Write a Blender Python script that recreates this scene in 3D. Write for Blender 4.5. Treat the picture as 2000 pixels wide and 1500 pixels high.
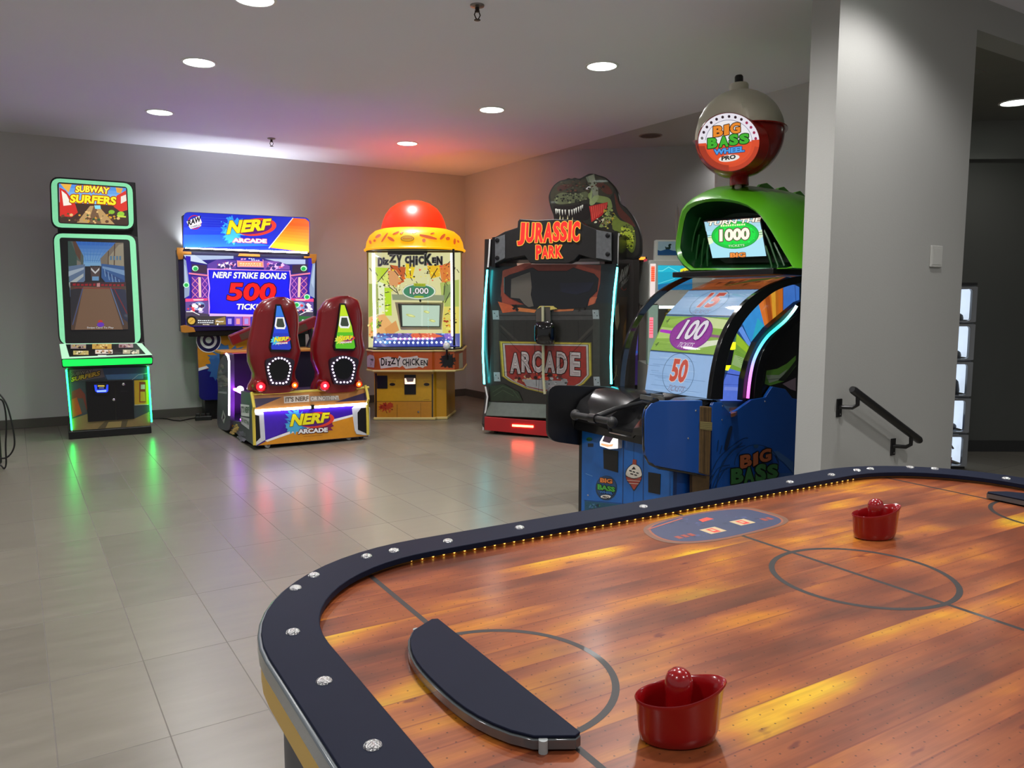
import bpy, bmesh, math, random
from mathutils import Vector, Matrix
random.seed(7)
S = bpy.context.scene
for o in list(bpy.data.objects): bpy.data.objects.remove(o)
COL = S.collection
PI = math.pi
R = math.radians

# ---------------------------------------------------------------- camera, exposure, world
FPX, PITCH, CAMZ = 1531.0, R(6.13), 1.356
CAM = Vector((0, 0, CAMZ))
cd = bpy.data.cameras.new('camera'); cam = bpy.data.objects.new('camera', cd); COL.objects.link(cam)
cd.sensor_width = 36.0; cd.sensor_fit = 'HORIZONTAL'; cd.lens = FPX / 2000 * 36
cd.clip_start = 0.05; cd.clip_end = 60
cam.location = CAM; cam.rotation_euler = (PI / 2 - PITCH, 0, 0)
S.camera = cam
S.view_settings.view_transform = 'Standard'; S.view_settings.look = 'None'
S.view_settings.gamma = 1.0; S.view_settings.exposure = 0.0
S.view_settings.use_curve_mapping = False
W = bpy.data.worlds.new('world'); S.world = W; W.use_nodes = True
W.node_tree.nodes['Background'].inputs[0].default_value = (0.5, 0.5, 0.5, 1)
W.node_tree.nodes['Background'].inputs[1].default_value = 0.6

YAW = R(32.4)                       # the room's own axes: u to the right and away, v to the left and away
CU, SU = math.cos(YAW), math.sin(YAW)
def UV(u, v, z=0.0): return Vector((u * CU - v * SU, u * SU + v * CU, z))
HC = 3.06

# ---------------------------------------------------------------- colour and materials
def lin(h):
    if not isinstance(h, str): return tuple(h)
    h = h.lstrip('#'); r = []
    for i in (0, 2, 4):
        c = int(h[i:i + 2], 16) / 255
        r.append(c / 12.92 if c <= 0.04045 else ((c + 0.055) / 1.055) ** 2.4)
    return tuple(r)
MATS = {}
def newmat(name):
    m = bpy.data.materials.new(name); m.use_nodes = True
    nt = m.node_tree; b = nt.nodes['Principled BSDF']
    return m, nt, b
def paint(name, col, rough=0.5, metal=0.0, coat=0.0, spec=0.5, var=0.06, scale=6.0, bump=0.0, bscale=200.0):
    """painted / moulded surface with a slight procedural tone variation"""
    if name in MATS: return MATS[name]
    m, nt, b = newmat(name); c = lin(col)
    tc = nt.nodes.new('ShaderNodeTexCoord'); n = nt.nodes.new('ShaderNodeTexNoise'); n.inputs['Scale'].default_value = scale
    n.inputs['Detail'].default_value = 4
    nt.links.new(tc.outputs['Object'], n.inputs['Vector'])
    mx = nt.nodes.new('ShaderNodeMix'); mx.data_type = 'RGBA'
    mx.inputs[6].default_value = (*[x * (1 - var) for x in c], 1); mx.inputs[7].default_value = (*[min(1, x * (1 + var)) for x in c], 1)
    nt.links.new(n.outputs['Fac'], mx.inputs[0]); nt.links.new(mx.outputs[2], b.inputs['Base Color'])
    b.inputs['Roughness'].default_value = rough; b.inputs['Metallic'].default_value = metal
    b.inputs['Coat Weight'].default_value = coat; b.inputs['Coat Roughness'].default_value = 0.08
    b.inputs['Specular IOR Level'].default_value = spec
    if bump:
        n2 = nt.nodes.new('ShaderNodeTexNoise'); n2.inputs['Scale'].default_value = bscale
        nt.links.new(tc.outputs['Object'], n2.inputs['Vector'])
        bp = nt.nodes.new('ShaderNodeBump'); bp.inputs['Strength'].default_value = bump; bp.inputs['Distance'].default_value = 0.01
        nt.links.new(n2.outputs['Fac'], bp.inputs['Height']); nt.links.new(bp.outputs['Normal'], b.inputs['Normal'])
    MATS[name] = m; return m
def glow(name, col, strength):
    if name in MATS: return MATS[name]
    m, nt, b = newmat(name); c = lin(col)
    tc = nt.nodes.new('ShaderNodeTexCoord'); n = nt.nodes.new('ShaderNodeTexNoise'); n.inputs['Scale'].default_value = 30
    nt.links.new(tc.outputs['Object'], n.inputs['Vector'])
    mr = nt.nodes.new('ShaderNodeMapRange'); mr.inputs[3].default_value = strength * 0.92; mr.inputs[4].default_value = strength * 1.08
    nt.links.new(n.outputs['Fac'], mr.inputs[0]); nt.links.new(mr.outputs[0], b.inputs['Emission Strength'])
    b.inputs['Base Color'].default_value = (*[x * 0.5 for x in c], 1); b.inputs['Emission Color'].default_value = (*c, 1)
    b.inputs['Roughness'].default_value = 0.4
    MATS[name] = m; return m
def artmat(name, emit=0.0, rough=0.35, coat=0.3, noise=0.0, refl=False):
    """printed or backlit graphics: the colour of each shape is a face colour"""
    if name in MATS: return MATS[name]
    m, nt, b = newmat(name)
    a = nt.nodes.new('ShaderNodeVertexColor'); a.layer_name = 'Col'
    src = a.outputs['Color']
    if noise:
        tc = nt.nodes.new('ShaderNodeTexCoord'); n = nt.nodes.new('ShaderNodeTexNoise'); n.inputs['Scale'].default_value = 25
        nt.links.new(tc.outputs['Object'], n.inputs['Vector'])
        mr = nt.nodes.new('ShaderNodeMapRange'); mr.inputs[3].default_value = 1 - noise; mr.inputs[4].default_value = 1 + noise
        nt.links.new(n.outputs['Fac'], mr.inputs[0])
        mx = nt.nodes.new('ShaderNodeVectorMath'); mx.operation = 'SCALE'
        nt.links.new(src, mx.inputs[0]); nt.links.new(mr.outputs[0], mx.inputs['Scale']); src = mx.outputs[0]
    b.inputs['Roughness'].default_value = rough; b.inputs['Coat Weight'].default_value = coat
    if emit:
        b.inputs['Base Color'].default_value = (0.02, 0.02, 0.02, 1)
        if refl: nt.links.new(src, b.inputs['Base Color'])
        nt.links.new(src, b.inputs['Emission Color']); b.inputs['Emission Strength'].default_value = emit
    else:
        nt.links.new(src, b.inputs['Base Color'])
    MATS[name] = m; return m
def clear(name, tint=(1, 1, 1), rough=0.03, alpha=0.12):
    """thin clear acrylic: mostly see-through with a glossy face"""
    if name in MATS: return MATS[name]
    m, nt, b = newmat(name)
    out = nt.nodes['Material Output']; nt.nodes.remove(b)
    t = nt.nodes.new('ShaderNodeBsdfTransparent'); t.inputs[0].default_value = (*tint, 1)
    g = nt.nodes.new('ShaderNodeBsdfGlossy'); g.inputs['Roughness'].default_value = rough
    fr = nt.nodes.new('ShaderNodeFresnel'); fr.inputs[0].default_value = 1.45
    mr = nt.nodes.new('ShaderNodeMath'); mr.operation = 'MULTIPLY'; mr.inputs[1].default_value = 0.8
    mx = nt.nodes.new('ShaderNodeMixShader')
    nt.links.new(fr.outputs[0], mr.inputs[0]); nt.links.new(mr.outputs[0], mx.inputs[0])
    nt.links.new(t.outputs[0], mx.inputs[1]); nt.links.new(g.outputs[0], mx.inputs[2]); nt.links.new(mx.outputs[0], out.inputs[0])
    MATS[name] = m; return m

# ---------------------------------------------------------------- mesh building
class MB:
    gain = 1.0
    def __init__(s): s.v = []; s.f = []; s.c = []
    def poly(s, pts, col=None):
        i = len(s.v); s.v += [tuple(p) for p in pts]; s.f.append(tuple(range(i, i + len(pts)))); s.c.append(col); return s
    def add(s, verts, faces, col=None):
        i = len(s.v); s.v += [tuple(p) for p in verts]
        for f in faces: s.f.append(tuple(i + k for k in f)); s.c.append(col)
        return s
    def box(s, x0, x1, y0, y1, z0, z1, col=None):
        v = [(x0, y0, z0), (x1, y0, z0), (x1, y1, z0), (x0, y1, z0), (x0, y0, z1), (x1, y0, z1), (x1, y1, z1), (x0, y1, z1)]
        return s.add(v, [(3, 2, 1, 0), (4, 5, 6, 7), (0, 1, 5, 4), (1, 2, 6, 5), (2, 3, 7, 6), (3, 0, 4, 7)], col)
    def loft(s, rings, cap0=True, cap1=True, closed=True, col=None):
        n = len(rings[0]); i = len(s.v)
        for r in rings: s.v += [tuple(p) for p in r]
        for k in range(len(rings) - 1):
            for j in range(n if closed else n - 1):
                a = i + k * n + j; b = i + k * n + (j + 1) % n
                s.f.append((a, b, b + n, a + n)); s.c.append(col)
        if cap0: s.f.append(tuple(reversed(range(i, i + n)))); s.c.append(col)
        if cap1: s.f.append(tuple(range(i + (len(rings) - 1) * n, i + len(rings) * n))); s.c.append(col)
        return s
    def prismx(s, yz, x0, x1, col=None): return s.loft([[(x0, y, z) for y, z in yz], [(x1, y, z) for y, z in yz]], col=col)
    def prismz(s, xy, z0, z1, col=None): return s.loft([[(x, y, z0) for x, y in xy], [(x, y, z1) for x, y in xy]], col=col)
    def prismy(s, xz, y0, y1, col=None): return s.loft([[(x, y0, z) for x, z in xz], [(x, y1, z) for x, z in xz]], col=col)
    def lathe(s, prof, c=(0, 0, 0), n=32, sx=1.0, sy=1.0, col=None):
        rings = [[(c[0] + r * sx * math.cos(2 * PI * j / n), c[1] + r * sy * math.sin(2 * PI * j / n), c[2] + z) for j in range(n)] for r, z in prof]
        return s.loft(rings, col=col)
    def tube(s, path, r, n=10, col=None, cap=True):
        P = [Vector(p) for p in path]; rings = []; up = None
        for i, p in enumerate(P):
            t = (P[min(i + 1, len(P) - 1)] - P[max(i - 1, 0)]).normalized()
            if up is None: up = Vector((0, 0, 1)) if abs(t.z) < 0.9 else Vector((1, 0, 0))
            a = t.cross(up).normalized(); b = a.cross(t).normalized(); up = b
            rr = r[i] if isinstance(r, (list, tuple)) else r
            rings.append([p + a * rr * math.cos(2 * PI * j / n) + b * rr * math.sin(2 * PI * j / n) for j in range(n)])
        return s.loft(rings, cap, cap, col=col)
    def sphere(s, c, r, n=16, m=10, sx=1, sy=1, sz=1, col=None):
        prof = [(max(1e-4, r * math.sin(PI * k / m)), -r * math.cos(PI * k / m) * sz) for k in range(m + 1)]
        return s.lathe(prof, c, n, sx, sy, col)
    def build(s, name, mat, parent=None, smooth=False, bevel=0.0, sharp=40, loc=None, fixn=True):
        me = bpy.data.meshes.new(name); me.from_pydata(s.v, [], s.f); me.update()
        if any(c is not None for c in s.c):
            ca = me.color_attributes.new('Col', 'FLOAT_COLOR', 'CORNER'); k = 0; buf = []
            for f, c in zip(s.f, s.c):
                cc = tuple(min(0.9, x * s.gain) for x in lin(c)) if c is not None else (0.5, 0.5, 0.5)
                buf += [cc[0], cc[1], cc[2], 1.0] * len(f)
            ca.data.foreach_set('color', buf)
        if fixn:
            bm = bmesh.new(); bm.from_mesh(me); bmesh.ops.recalc_face_normals(bm, faces=bm.faces); bm.to_mesh(me); bm.free()
        me.materials.append(mat)
        o = bpy.data.objects.new(name, me); COL.objects.link(o)
        if parent is not None: o.parent = parent
        if loc is not None: o.location = loc
        if smooth:
            me.shade_smooth()
            try: me.set_sharp_from_angle(angle=R(sharp))
            except Exception: pass
        if bevel:
            bv = o.modifiers.new('bevel', 'BEVEL'); bv.width = bevel; bv.segments = 2; bv.limit_method = 'ANGLE'; bv.angle_limit = R(35)
        return o

def tag(o, label=None, cat=None, group=None, kind=None):
    if label: o['label'] = label
    if cat: o['category'] = cat
    if group: o['group'] = group
    if kind: o['kind'] = kind
    return o
def thing(name, label, cat, loc, rz=0.0, group=None):
    e = bpy.data.objects.new(name, None); COL.objects.link(e); e.empty_display_size = 0.1
    e.location = loc; e.rotation_euler = (0, 0, rz)
    return tag(e, label, cat, group)
def struct(name, mb, mat, **k): return tag(mb.build(name, mat, None, **k), kind='structure')
def dup(src, parent=None):
    c = src.copy(); COL.objects.link(c)
    if parent is not None: c.parent = parent
    for ch in [x for x in bpy.data.objects if x.parent == src]: dup(ch, c)
    return c

# ---------------------------------------------------------------- surfaces: where a sight line of the survey photo meets a real plane
def ray(px, py):
    c, s = math.cos(PITCH), math.sin(PITCH)
    return Vector((0, c, -s)) + Vector((1, 0, 0)) * ((px - 1000) / FPX) + Vector((0, s, c)) * ((750 - py) / FPX)
def onz(px, py, z): d = ray(px, py); return CAM + d * ((z - CAMZ) / d.z)
class Frame:
    def __init__(s, loc, rz):
        s.loc = Vector(loc); s.rz = rz; s.rot = Matrix.Rotation(-rz, 3, 'Z'); s.o = s.rot @ (CAM - s.loc)
    def plane(s, p, n):
        return Plane(s, Vector(p), Vector(n).normalized())
    def front(s, y0, z0=0.0, y1=None, z1=1.0):       # plane holding the x axis and two profile points
        y1 = y0 if y1 is None else y1
        t = Vector((0, y1 - y0, z1 - z0)).normalized(); n = Vector((1, 0, 0)).cross(t)
        if n.y > 0: n = -n
        if abs(n.y) < 1e-6 and n.z < 0: n = -n
        return Plane(s, Vector((0, y0, z0)), n)
    def side(s, x, sign=1): return Plane(s, Vector((x, 0, 0)), Vector((sign, 0, 0)))
    def level(s, z): return Plane(s, Vector((0, 0, z)), Vector((0, 0, 1)))
class Plane:
    def __init__(s, fr, p, n): s.fr, s.p, s.n = fr, p, n
    def __call__(s, px, py, off=0.0):
        d = s.fr.rot @ ray(px, py); q = s.p + s.n * off
        return s.fr.o + d * ((q - s.fr.o).dot(s.n) / d.dot(s.n))
def slab(pl, outline, th, off=0.0, mb=None, col=None):
    """outline on a plane, given real thickness behind it"""
    f = [pl(x, y, off) for x, y in outline]; b = [p - pl.n * th for p in f]
    mb = mb or MB(); mb.loft([f, b], col=col); return mb
def ring_slab(pl, outer, inner, th, off=0.0, mb=None, col=None):
    mb = mb or MB(); n = len(outer)
    A = [pl(*p, off) for p in outer]; B = [pl(*p, off) for p in inner]; C = [p - pl.n * th for p in A]; D = [p - pl.n * th for p in B]
    v = A + B + C + D; fs = []
    for j in range(n):
        k = (j + 1) % n
        fs += [(j, k, n + k, n + j), (2 * n + k, 2 * n + j, 3 * n + j, 3 * n + k), (k, j, 2 * n + j, 2 * n + k), (n + j, n + k, 3 * n + k, 3 * n + j)]
    return mb.add(v, fs, col)
def rq(tl, tr, br, bl, r=8, n=5, inset=0.0):
    """rounded quad outline"""
    Q = [Vector(p) for p in (tl, tr, br, bl)]
    if inset:
        c = sum(Q, Vector((0, 0))) / 4; N = []
        for i in range(4):
            a = (Q[i] - Q[i - 1]).normalized(); b = (Q[i] - Q[(i + 1) % 4]).normalized()
            N.append(Q[i] - (a + b) * inset)
        Q = N
    out = []
    for i in range(4):
        p = Q[i]; a = (Q[i - 1] - p); b = (Q[(i + 1) % 4] - p)
        rr = min(r, a.length * 0.49, b.length * 0.49); a = p + a.normalized() * rr; b = p + b.normalized() * rr
        for k in range(n + 1):
            t = k / n; q = a * (1 - t) ** 2 + p * 2 * t * (1 - t) + b * t * t; out.append((q.x, q.y))
    return out
def smoothpoly(pts, k=4, closed=True):
    """Catmull-Rom through the points"""
    n = len(pts); out = []
    for i in range(n if closed else n - 1):
        if closed: p = [Vector(pts[(i + j) % n]) for j in (-1, 0, 1, 2)]
        else: p = [Vector(pts[min(max(i + j, 0), n - 1)]) for j in (-1, 0, 1, 2)]
        for s_ in range(k):
            t = s_ / k
            out.append(tuple(0.5 * ((2 * p[1]) + (p[2] - p[0]) * t + (2 * p[0] - 5 * p[1] + 4 * p[2] - p[3]) * t * t + (3 * p[1] - p[0] - 3 * p[2] + p[3]) * t ** 3)))
    if not closed: out.append(tuple(pts[-1]))
    return out

# ---------------------------------------------------------------- lettering and flat graphics
_T = {}
def glyphs(s, bold=0.0):
    k = (s, bold)
    if k in _T: return _T[k]
    cu = bpy.data.curves.new('t', 'FONT'); cu.body = s; cu.size = 1.0; cu.offset = bold; cu.resolution_u = 3; cu.fill_mode = 'FRONT'
    o = bpy.data.objects.new('t', cu); COL.objects.link(o)
    dg = bpy.context.evaluated_depsgraph_get(); dg.update(); me = o.evaluated_get(dg).to_mesh()
    v = [(p.co.x, p.co.y) for p in me.vertices]; f = [tuple(p.vertices) for p in me.polygons]
    o.evaluated_get(dg).to_mesh_clear()
    bpy.data.objects.remove(o); bpy.data.curves.remove(cu)
    x0 = min(p[0] for p in v); x1 = max(p[0] for p in v); y0 = min(p[1] for p in v); y1 = max(p[1] for p in v)
    v = [((x - x0) / (x1 - x0), (y - y0) / (y1 - y0)) for x, y in v]
    _T[k] = (v, f); return _T[k]
class Art:
    """a printed or backlit picture built of flat coloured shapes lying on one surface"""
    def __init__(s, pl, eps=0.0005, off=0.0): s.pl = pl; s.mb = MB(); s.L = []; s.eps = eps; s.off = off
    def _o(s, pts):
        x0 = min(p[0] for p in pts); x1 = max(p[0] for p in pts); y0 = min(p[1] for p in pts); y1 = max(p[1] for p in pts)
        k = 1 + max([l for a, b, c, d, l in s.L if a < x1 and b > x0 and c < y1 and d > y0], default=0)
        s.L.append((x0, x1, y0, y1, k)); return s.off + k * s.eps
    def poly(s, pts, col):
        o = s._o(pts); s.mb.poly([s.pl(x, y, o) for x, y in pts], col); return s
    def polys(s, lst, col):
        o = s._o([p for q in lst for p in q])
        for pts in lst: s.mb.poly([s.pl(x, y, o) for x, y in pts], col)
        return s
    def rect(s, x0, y0, x1, y1, col): return s.poly([(x0, y0), (x1, y0), (x1, y1), (x0, y1)], col)
    def ell(s, cx, cy, rx, ry, col, n=28, rot=0.0):
        c, q = math.cos(rot), math.sin(rot)
        return s.poly([(cx + rx * math.cos(2 * PI * k / n) * c - ry * math.sin(2 * PI * k / n) * q, cy + rx * math.cos(2 * PI * k / n) * q + ry * math.sin(2 * PI * k / n) * c) for k in range(n)], col)
    def ring(s, cx, cy, rx, ry, w, col, n=40, a0=0, a1=360, rot=0.0):
        g_ = max(rx, ry); o = s._o([(cx - g_, cy - g_), (cx + g_, cy + g_)]); c, q = math.cos(rot), math.sin(rot)
        def P(a, g): x = (rx - g) * math.cos(a); y = (ry - g) * math.sin(a); return s.pl(cx + x * c - y * q, cy + x * q + y * c, o)
        for k in range(n):
            t0 = R(a0 + (a1 - a0) * k / n); t1 = R(a0 + (a1 - a0) * (k + 1) / n)
            s.mb.poly([P(t0, 0), P(t1, 0), P(t1, w), P(t0, w)], col)
        return s
    def line(s, pts, w, col):
        o = s._o([(p[0] + q * w / 2, p[1] + q * w / 2) for p in pts for q in (-1, 1)])
        for a, b in zip(pts[:-1], pts[1:]):
            d = Vector((b[0] - a[0], b[1] - a[1]));
            if d.length < 1e-6: continue
            n = Vector((-d.y, d.x)).normalized() * w / 2; e = d.normalized() * w * 0.3
            s.mb.poly([s.pl(a[0] + n.x - e.x, a[1] + n.y - e.y, o), s.pl(b[0] + n.x + e.x, b[1] + n.y + e.y, o), s.pl(b[0] - n.x + e.x, b[1] - n.y + e.y, o), s.pl(a[0] - n.x - e.x, a[1] - n.y - e.y, o)], col)
        return s
    def text(s, t, bl, br, h, col, outline=None, ow=1.0, shear=0.0, bold=0.02, h2=None, arch=0.0, up=None):
        """letters between the baseline ends bl and br, h high (h2 at the right end)"""
        v, f = glyphs(t, bold); h2 = h if h2 is None else h2
        def M(a, b):
            hh = h + (h2 - h) * a
            x = bl[0] + (br[0] - bl[0]) * a + shear * b * hh; y = bl[1] + (br[1] - bl[1]) * a - b * hh - arch * 4 * a * (1 - a)
            return x, y
        Q = [M(a, b) for a, b in v]
        if outline is not None:
            o = s._o([(x + q * ow, y + q * ow) for x, y in Q for q in (-1, 1)])
            for k in range(10):
                dx, dy = ow * math.cos(2 * PI * k / 10), ow * math.sin(2 * PI * k / 10)
                s.mb.add([s.pl(x + dx, y + dy, o) for x, y in Q], f, outline)
        o = s._o(Q); s.mb.add([s.pl(x, y, o) for x, y in Q], f, col)
        return s
    def grad(s, pts_top, pts_bot, c0, c1, n=6):
        """bands between two edges (printed blend)"""
        o = s._o(list(pts_top) + list(pts_bot)); a = lin(c0); b = lin(c1)
        for k in range(n):
            t0, t1 = k / n, (k + 1) / n; tm = (k + 0.5) / n
            q = lambda A, B, t: (A[0] + (B[0] - A[0]) * t, A[1] + (B[1] - A[1]) * t)
            P = [q(pts_top[0], pts_bot[0], t0), q(pts_top[1], pts_bot[1], t0), q(pts_top[1], pts_bot[1], t1), q(pts_top[0], pts_bot[0], t1)]
            s.mb.poly([s.pl(x, y, o) for x, y in P], tuple(a[i] + (b[i] - a[i]) * tm for i in range(3)))
        return s
    def scrawl(s, p0, p1, h, col, n=7, seed=1):
        """print too small to read: a row of short strokes"""
        rr = random.Random(seed); L = []
        for k in range(n):
            a = (k + 0.12 + 0.1 * rr.random()) / n; b = (k + 0.78 + 0.14 * rr.random()) / n
            x0 = p0[0] + (p1[0] - p0[0]) * a; y0 = p0[1] + (p1[1] - p0[1]) * a; x1 = p0[0] + (p1[0] - p0[0]) * b; y1 = p0[1] + (p1[1] - p0[1]) * b
            g = h * (0.7 + 0.3 * rr.random()); L.append([(x0, y0), (x1, y1), (x1, y1 - g), (x0, y0 - g * 0.9)])
        return s.polys(L, col)
    def splat(s, cx, cy, rx, ry, col, seed=1, n=26, rough=0.35):
        rr = random.Random(seed); pts = []
        for k in range(n):
            g = 1 - rough * rr.random() if k % 2 else 1 + rough * 0.6 * rr.random(); a = 2 * PI * k / n
            pts.append((cx + rx * g * math.cos(a), cy + ry * g * math.sin(a)))
        return s.poly(pts, col)
    def scatter(s, cx, cy, rx, ry, n, sz, cols, seed=1):
        rr = random.Random(seed)
        for c in cols:
            L = []
            for _ in range(n):
                a = rr.random() * 2 * PI; g = math.sqrt(rr.random()); x = cx + rx * g * math.cos(a); y = cy + ry * g * math.sin(a); q = sz * (0.4 + rr.random())
                t = rr.random() * 2; k = rr.choice((3, 4, 5)); L.append([(x + q * math.cos(t + 2 * PI * j / k), y + q * 0.8 * math.sin(t + 2 * PI * j / k)) for j in range(k)])
            s.polys(L, c)
        return s
    gain = 1.0
    def build(s, name, mat, parent, label=None):
        s.mb.gain = s.gain; o = s.mb.build(name, mat, parent, fixn=False)
        if label: o['label'] = label
        return o
BLACK = paint('black plastic', '#0b0b0d', 0.38)
BLACKG = paint('black gloss', '#060607', 0.12, coat=0.5)
CHROME = paint('chrome', '#d8d8d8', 0.14, 1.0)
STEEL = paint('brushed steel', '#9a9a9a', 0.32, 1.0)
WHITEP = paint('white plastic', '#e8e8e6', 0.35)
PRINT = artmat('printed vinyl', 0.0, 0.32, 0.3, 0.10)
# ================================================================= the room
WALL = paint('grey wall paint', '#bebebc', 0.72, var=0.04, scale=1.5, bump=0.05, bscale=120)
CEILM = paint('ceiling paint', '#e4e4ec', 0.8, var=0.03, scale=1.0, bump=0.04, bscale=150)
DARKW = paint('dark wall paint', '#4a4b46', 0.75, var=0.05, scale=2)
def floor_mat():
    m, nt, b = newmat('porcelain floor tiles')
    tc = nt.nodes.new('ShaderNodeTexCoord')
    br = nt.nodes.new('ShaderNodeTexBrick'); br.offset = 0.0; br.squash = 1.0
    br.inputs['Scale'].default_value = 1.0; br.inputs['Brick Width'].default_value = 0.305; br.inputs['Row Height'].default_value = 0.61
    br.inputs['Mortar Size'].default_value = 0.0022; br.inputs['Mortar Smooth'].default_value = 0.2; br.inputs['Bias'].default_value = 0.0
    br.inputs['Color1'].default_value = (*lin('#6e695e'), 1); br.inputs['Color2'].default_value = (*lin('#777266'), 1); br.inputs['Mortar'].default_value = (*lin('#5a554d'), 1)
    nt.links.new(tc.outputs['Object'], br.inputs['Vector'])
    mp = nt.nodes.new('ShaderNodeMapping'); mp.inputs['Scale'].default_value = (2.0, 9.0, 1)
    mp.inputs['Rotation'].default_value = (0, 0, R(-14))
    nt.links.new(tc.outputs['Object'], mp.inputs['Vector'])
    n = nt.nodes.new('ShaderNodeTexNoise'); n.inputs['Scale'].default_value = 1.6; n.inputs['Detail'].default_value = 9; n.inputs['Roughness'].default_value = 0.62
    nt.links.new(mp.outputs[0], n.inputs['Vector'])
    cr = nt.nodes.new('ShaderNodeMapRange'); cr.inputs[1].default_value = 0.3; cr.inputs[2].default_value = 0.7; cr.inputs[3].default_value = 0.90; cr.inputs[4].default_value = 1.09
    nt.links.new(n.outputs['Fac'], cr.inputs[0])
    sc = nt.nodes.new('ShaderNodeVectorMath'); sc.operation = 'SCALE'
    nt.links.new(br.outputs['Color'], sc.inputs[0]); nt.links.new(cr.outputs[0], sc.inputs['Scale']); nt.links.new(sc.outputs[0], b.inputs['Base Color'])
    rr = nt.nodes.new('ShaderNodeMapRange'); rr.inputs[3].default_value = 0.26; rr.inputs[4].default_value = 0.33
    nt.links.new(n.outputs['Fac'], rr.inputs[0])
    ad = nt.nodes.new('ShaderNodeMath'); ad.operation = 'ADD'
    m2 = nt.nodes.new('ShaderNodeMath'); m2.operation = 'MULTIPLY'; m2.inputs[1].default_value = 0.4
    nt.links.new(br.outputs['Fac'], m2.inputs[0]); nt.links.new(rr.outputs[0], ad.inputs[0]); nt.links.new(m2.outputs[0], ad.inputs[1]); nt.links.new(ad.outputs[0], b.inputs['Roughness'])
    b.inputs['Specular IOR Level'].default_value = 1.0
    bp = nt.nodes.new('ShaderNodeBump'); bp.inputs['Strength'].default_value = 0.35; bp.inputs['Distance'].default_value = 0.002; bp.invert = True
    nt.links.new(br.outputs['Fac'], bp.inputs['Height']); nt.links.new(bp.outputs[0], b.inputs['Normal'])
    return m
FO = onz(456, 1070, 0)
f = struct('floor', MB().box(-6, 8, -9, 9, -0.15, 0), floor_mat()); f.location = FO; f.rotation_euler = (0, 0, YAW)
VA, U0, VB, VD = 9.72, 5.39, 7.72, 5.05        # left wall, right wall line, alcove opening along the right wall line
VE = 2.50                                        # near wall with the rail
def uvbox(u0, u1, v0, v1, z0, z1):
    q = [UV(u0, v0), UV(u1, v0), UV(u1, v1), UV(u0, v1)]
    return MB().loft([[(p.x, p.y, z0) for p in q], [(p.x, p.y, z1) for p in q]])
# ceiling with its straight edge above the right wall; the alcove has its own
struct('ceiling', uvbox(-4.2, U0, -4.2, VA, HC, HC + 0.2), CEILM)
struct('ceiling_alcove', uvbox(U0, 9.3, VD - 0.02, VA + 0.2, HC + 0.03, HC + 0.2), WALL)
uE1 = 2.638 * CU + 4.637 * SU
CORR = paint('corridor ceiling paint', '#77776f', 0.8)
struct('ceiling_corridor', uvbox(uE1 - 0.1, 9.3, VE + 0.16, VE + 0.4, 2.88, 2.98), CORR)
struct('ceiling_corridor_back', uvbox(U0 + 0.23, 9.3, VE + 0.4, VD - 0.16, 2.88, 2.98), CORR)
struct('wall_left', uvbox(-4.2, U0 + 0.15, VA, VA + 0.15, 0, HC + 0.2), WALL)
# alcove back wall (set at its own angle)
a0 = UV(U0, VB); a1 = Vector((4.6, 8.62, 0)); dd = (a1 - a0).normalized(); dv = UV(0, 1)
pth_ = [UV(U0, VA)]
for k in range(13):
    t = k / 12; pth_.append((a0 + dv * 0.55) * (1 - t) ** 2 + a0 * 2 * t * (1 - t) + (a0 + dd * 0.55) * t * t)
pth_.append(a1)
bk = []
for i, p in enumerate(pth_):
    t = (pth_[min(i + 1, len(pth_) - 1)] - pth_[max(i - 1, 0)]).normalized(); bk.append(p + Vector((-t.y, t.x, 0)) * 0.12)
wb = MB(); n_ = len(pth_); vv = [(p.x, p.y, z) for z in (0, HC + 0.03) for p in pth_] + [(p.x, p.y, z) for z in (0, HC + 0.03) for p in bk]
fs = [(i, i + 1, n_ + i + 1, n_ + i) for i in range(n_ - 1)] + [(2 * n_ + i + 1, 2 * n_ + i, 3 * n_ + i, 3 * n_ + i + 1) for i in range(n_ - 1)] + [(n_ + i, n_ + i + 1, 3 * n_ + i + 1, 3 * n_ + i) for i in range(n_ - 1)] + [(i + 1, i, 2 * n_ + i, 2 * n_ + i + 1) for i in range(n_ - 1)] + [(0, n_, 3 * n_, 2 * n_), (n_ - 1, 3 * n_ - 1, 4 * n_ - 1, 2 * n_ - 1)]
wb.add(vv, fs); struct('wall_right', wb, WALL, smooth=True)
# wall beyond the opening, with a rounded end
rnd = [(U0 + 0.11 + 0.11 * math.cos(a), VD + 0.11 * math.sin(a)) for a in [PI - PI * k / 12 for k in range(13)]]
pl_ = rnd + [(U0 + 0.22, 3.7), (U0, 3.7)]
q = [UV(*p) for p in pl_]
struct('wall_alcove_side', MB().loft([[(p.x, p.y, z) for p in q] for z in (0, HC)]), WALL, smooth=True)
# near wall: end face, broad face, doorway with a header
cE = (1.59 * CU + 3.97 * SU); uE0 = cE; uE1 = 2.638 * CU + 4.637 * SU
NEARW = paint('near wall paint', '#a2a39f', 0.7, var=0.03, scale=2, bump=0.05, bscale=120)
struct('wall_near', uvbox(uE0, uE1, VE, VE + 0.16, 0, HC), NEARW)
struct('wall_header', uvbox(uE1, 9.3, VE, VE + 0.16, 2.88, HC), NEARW)
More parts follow.
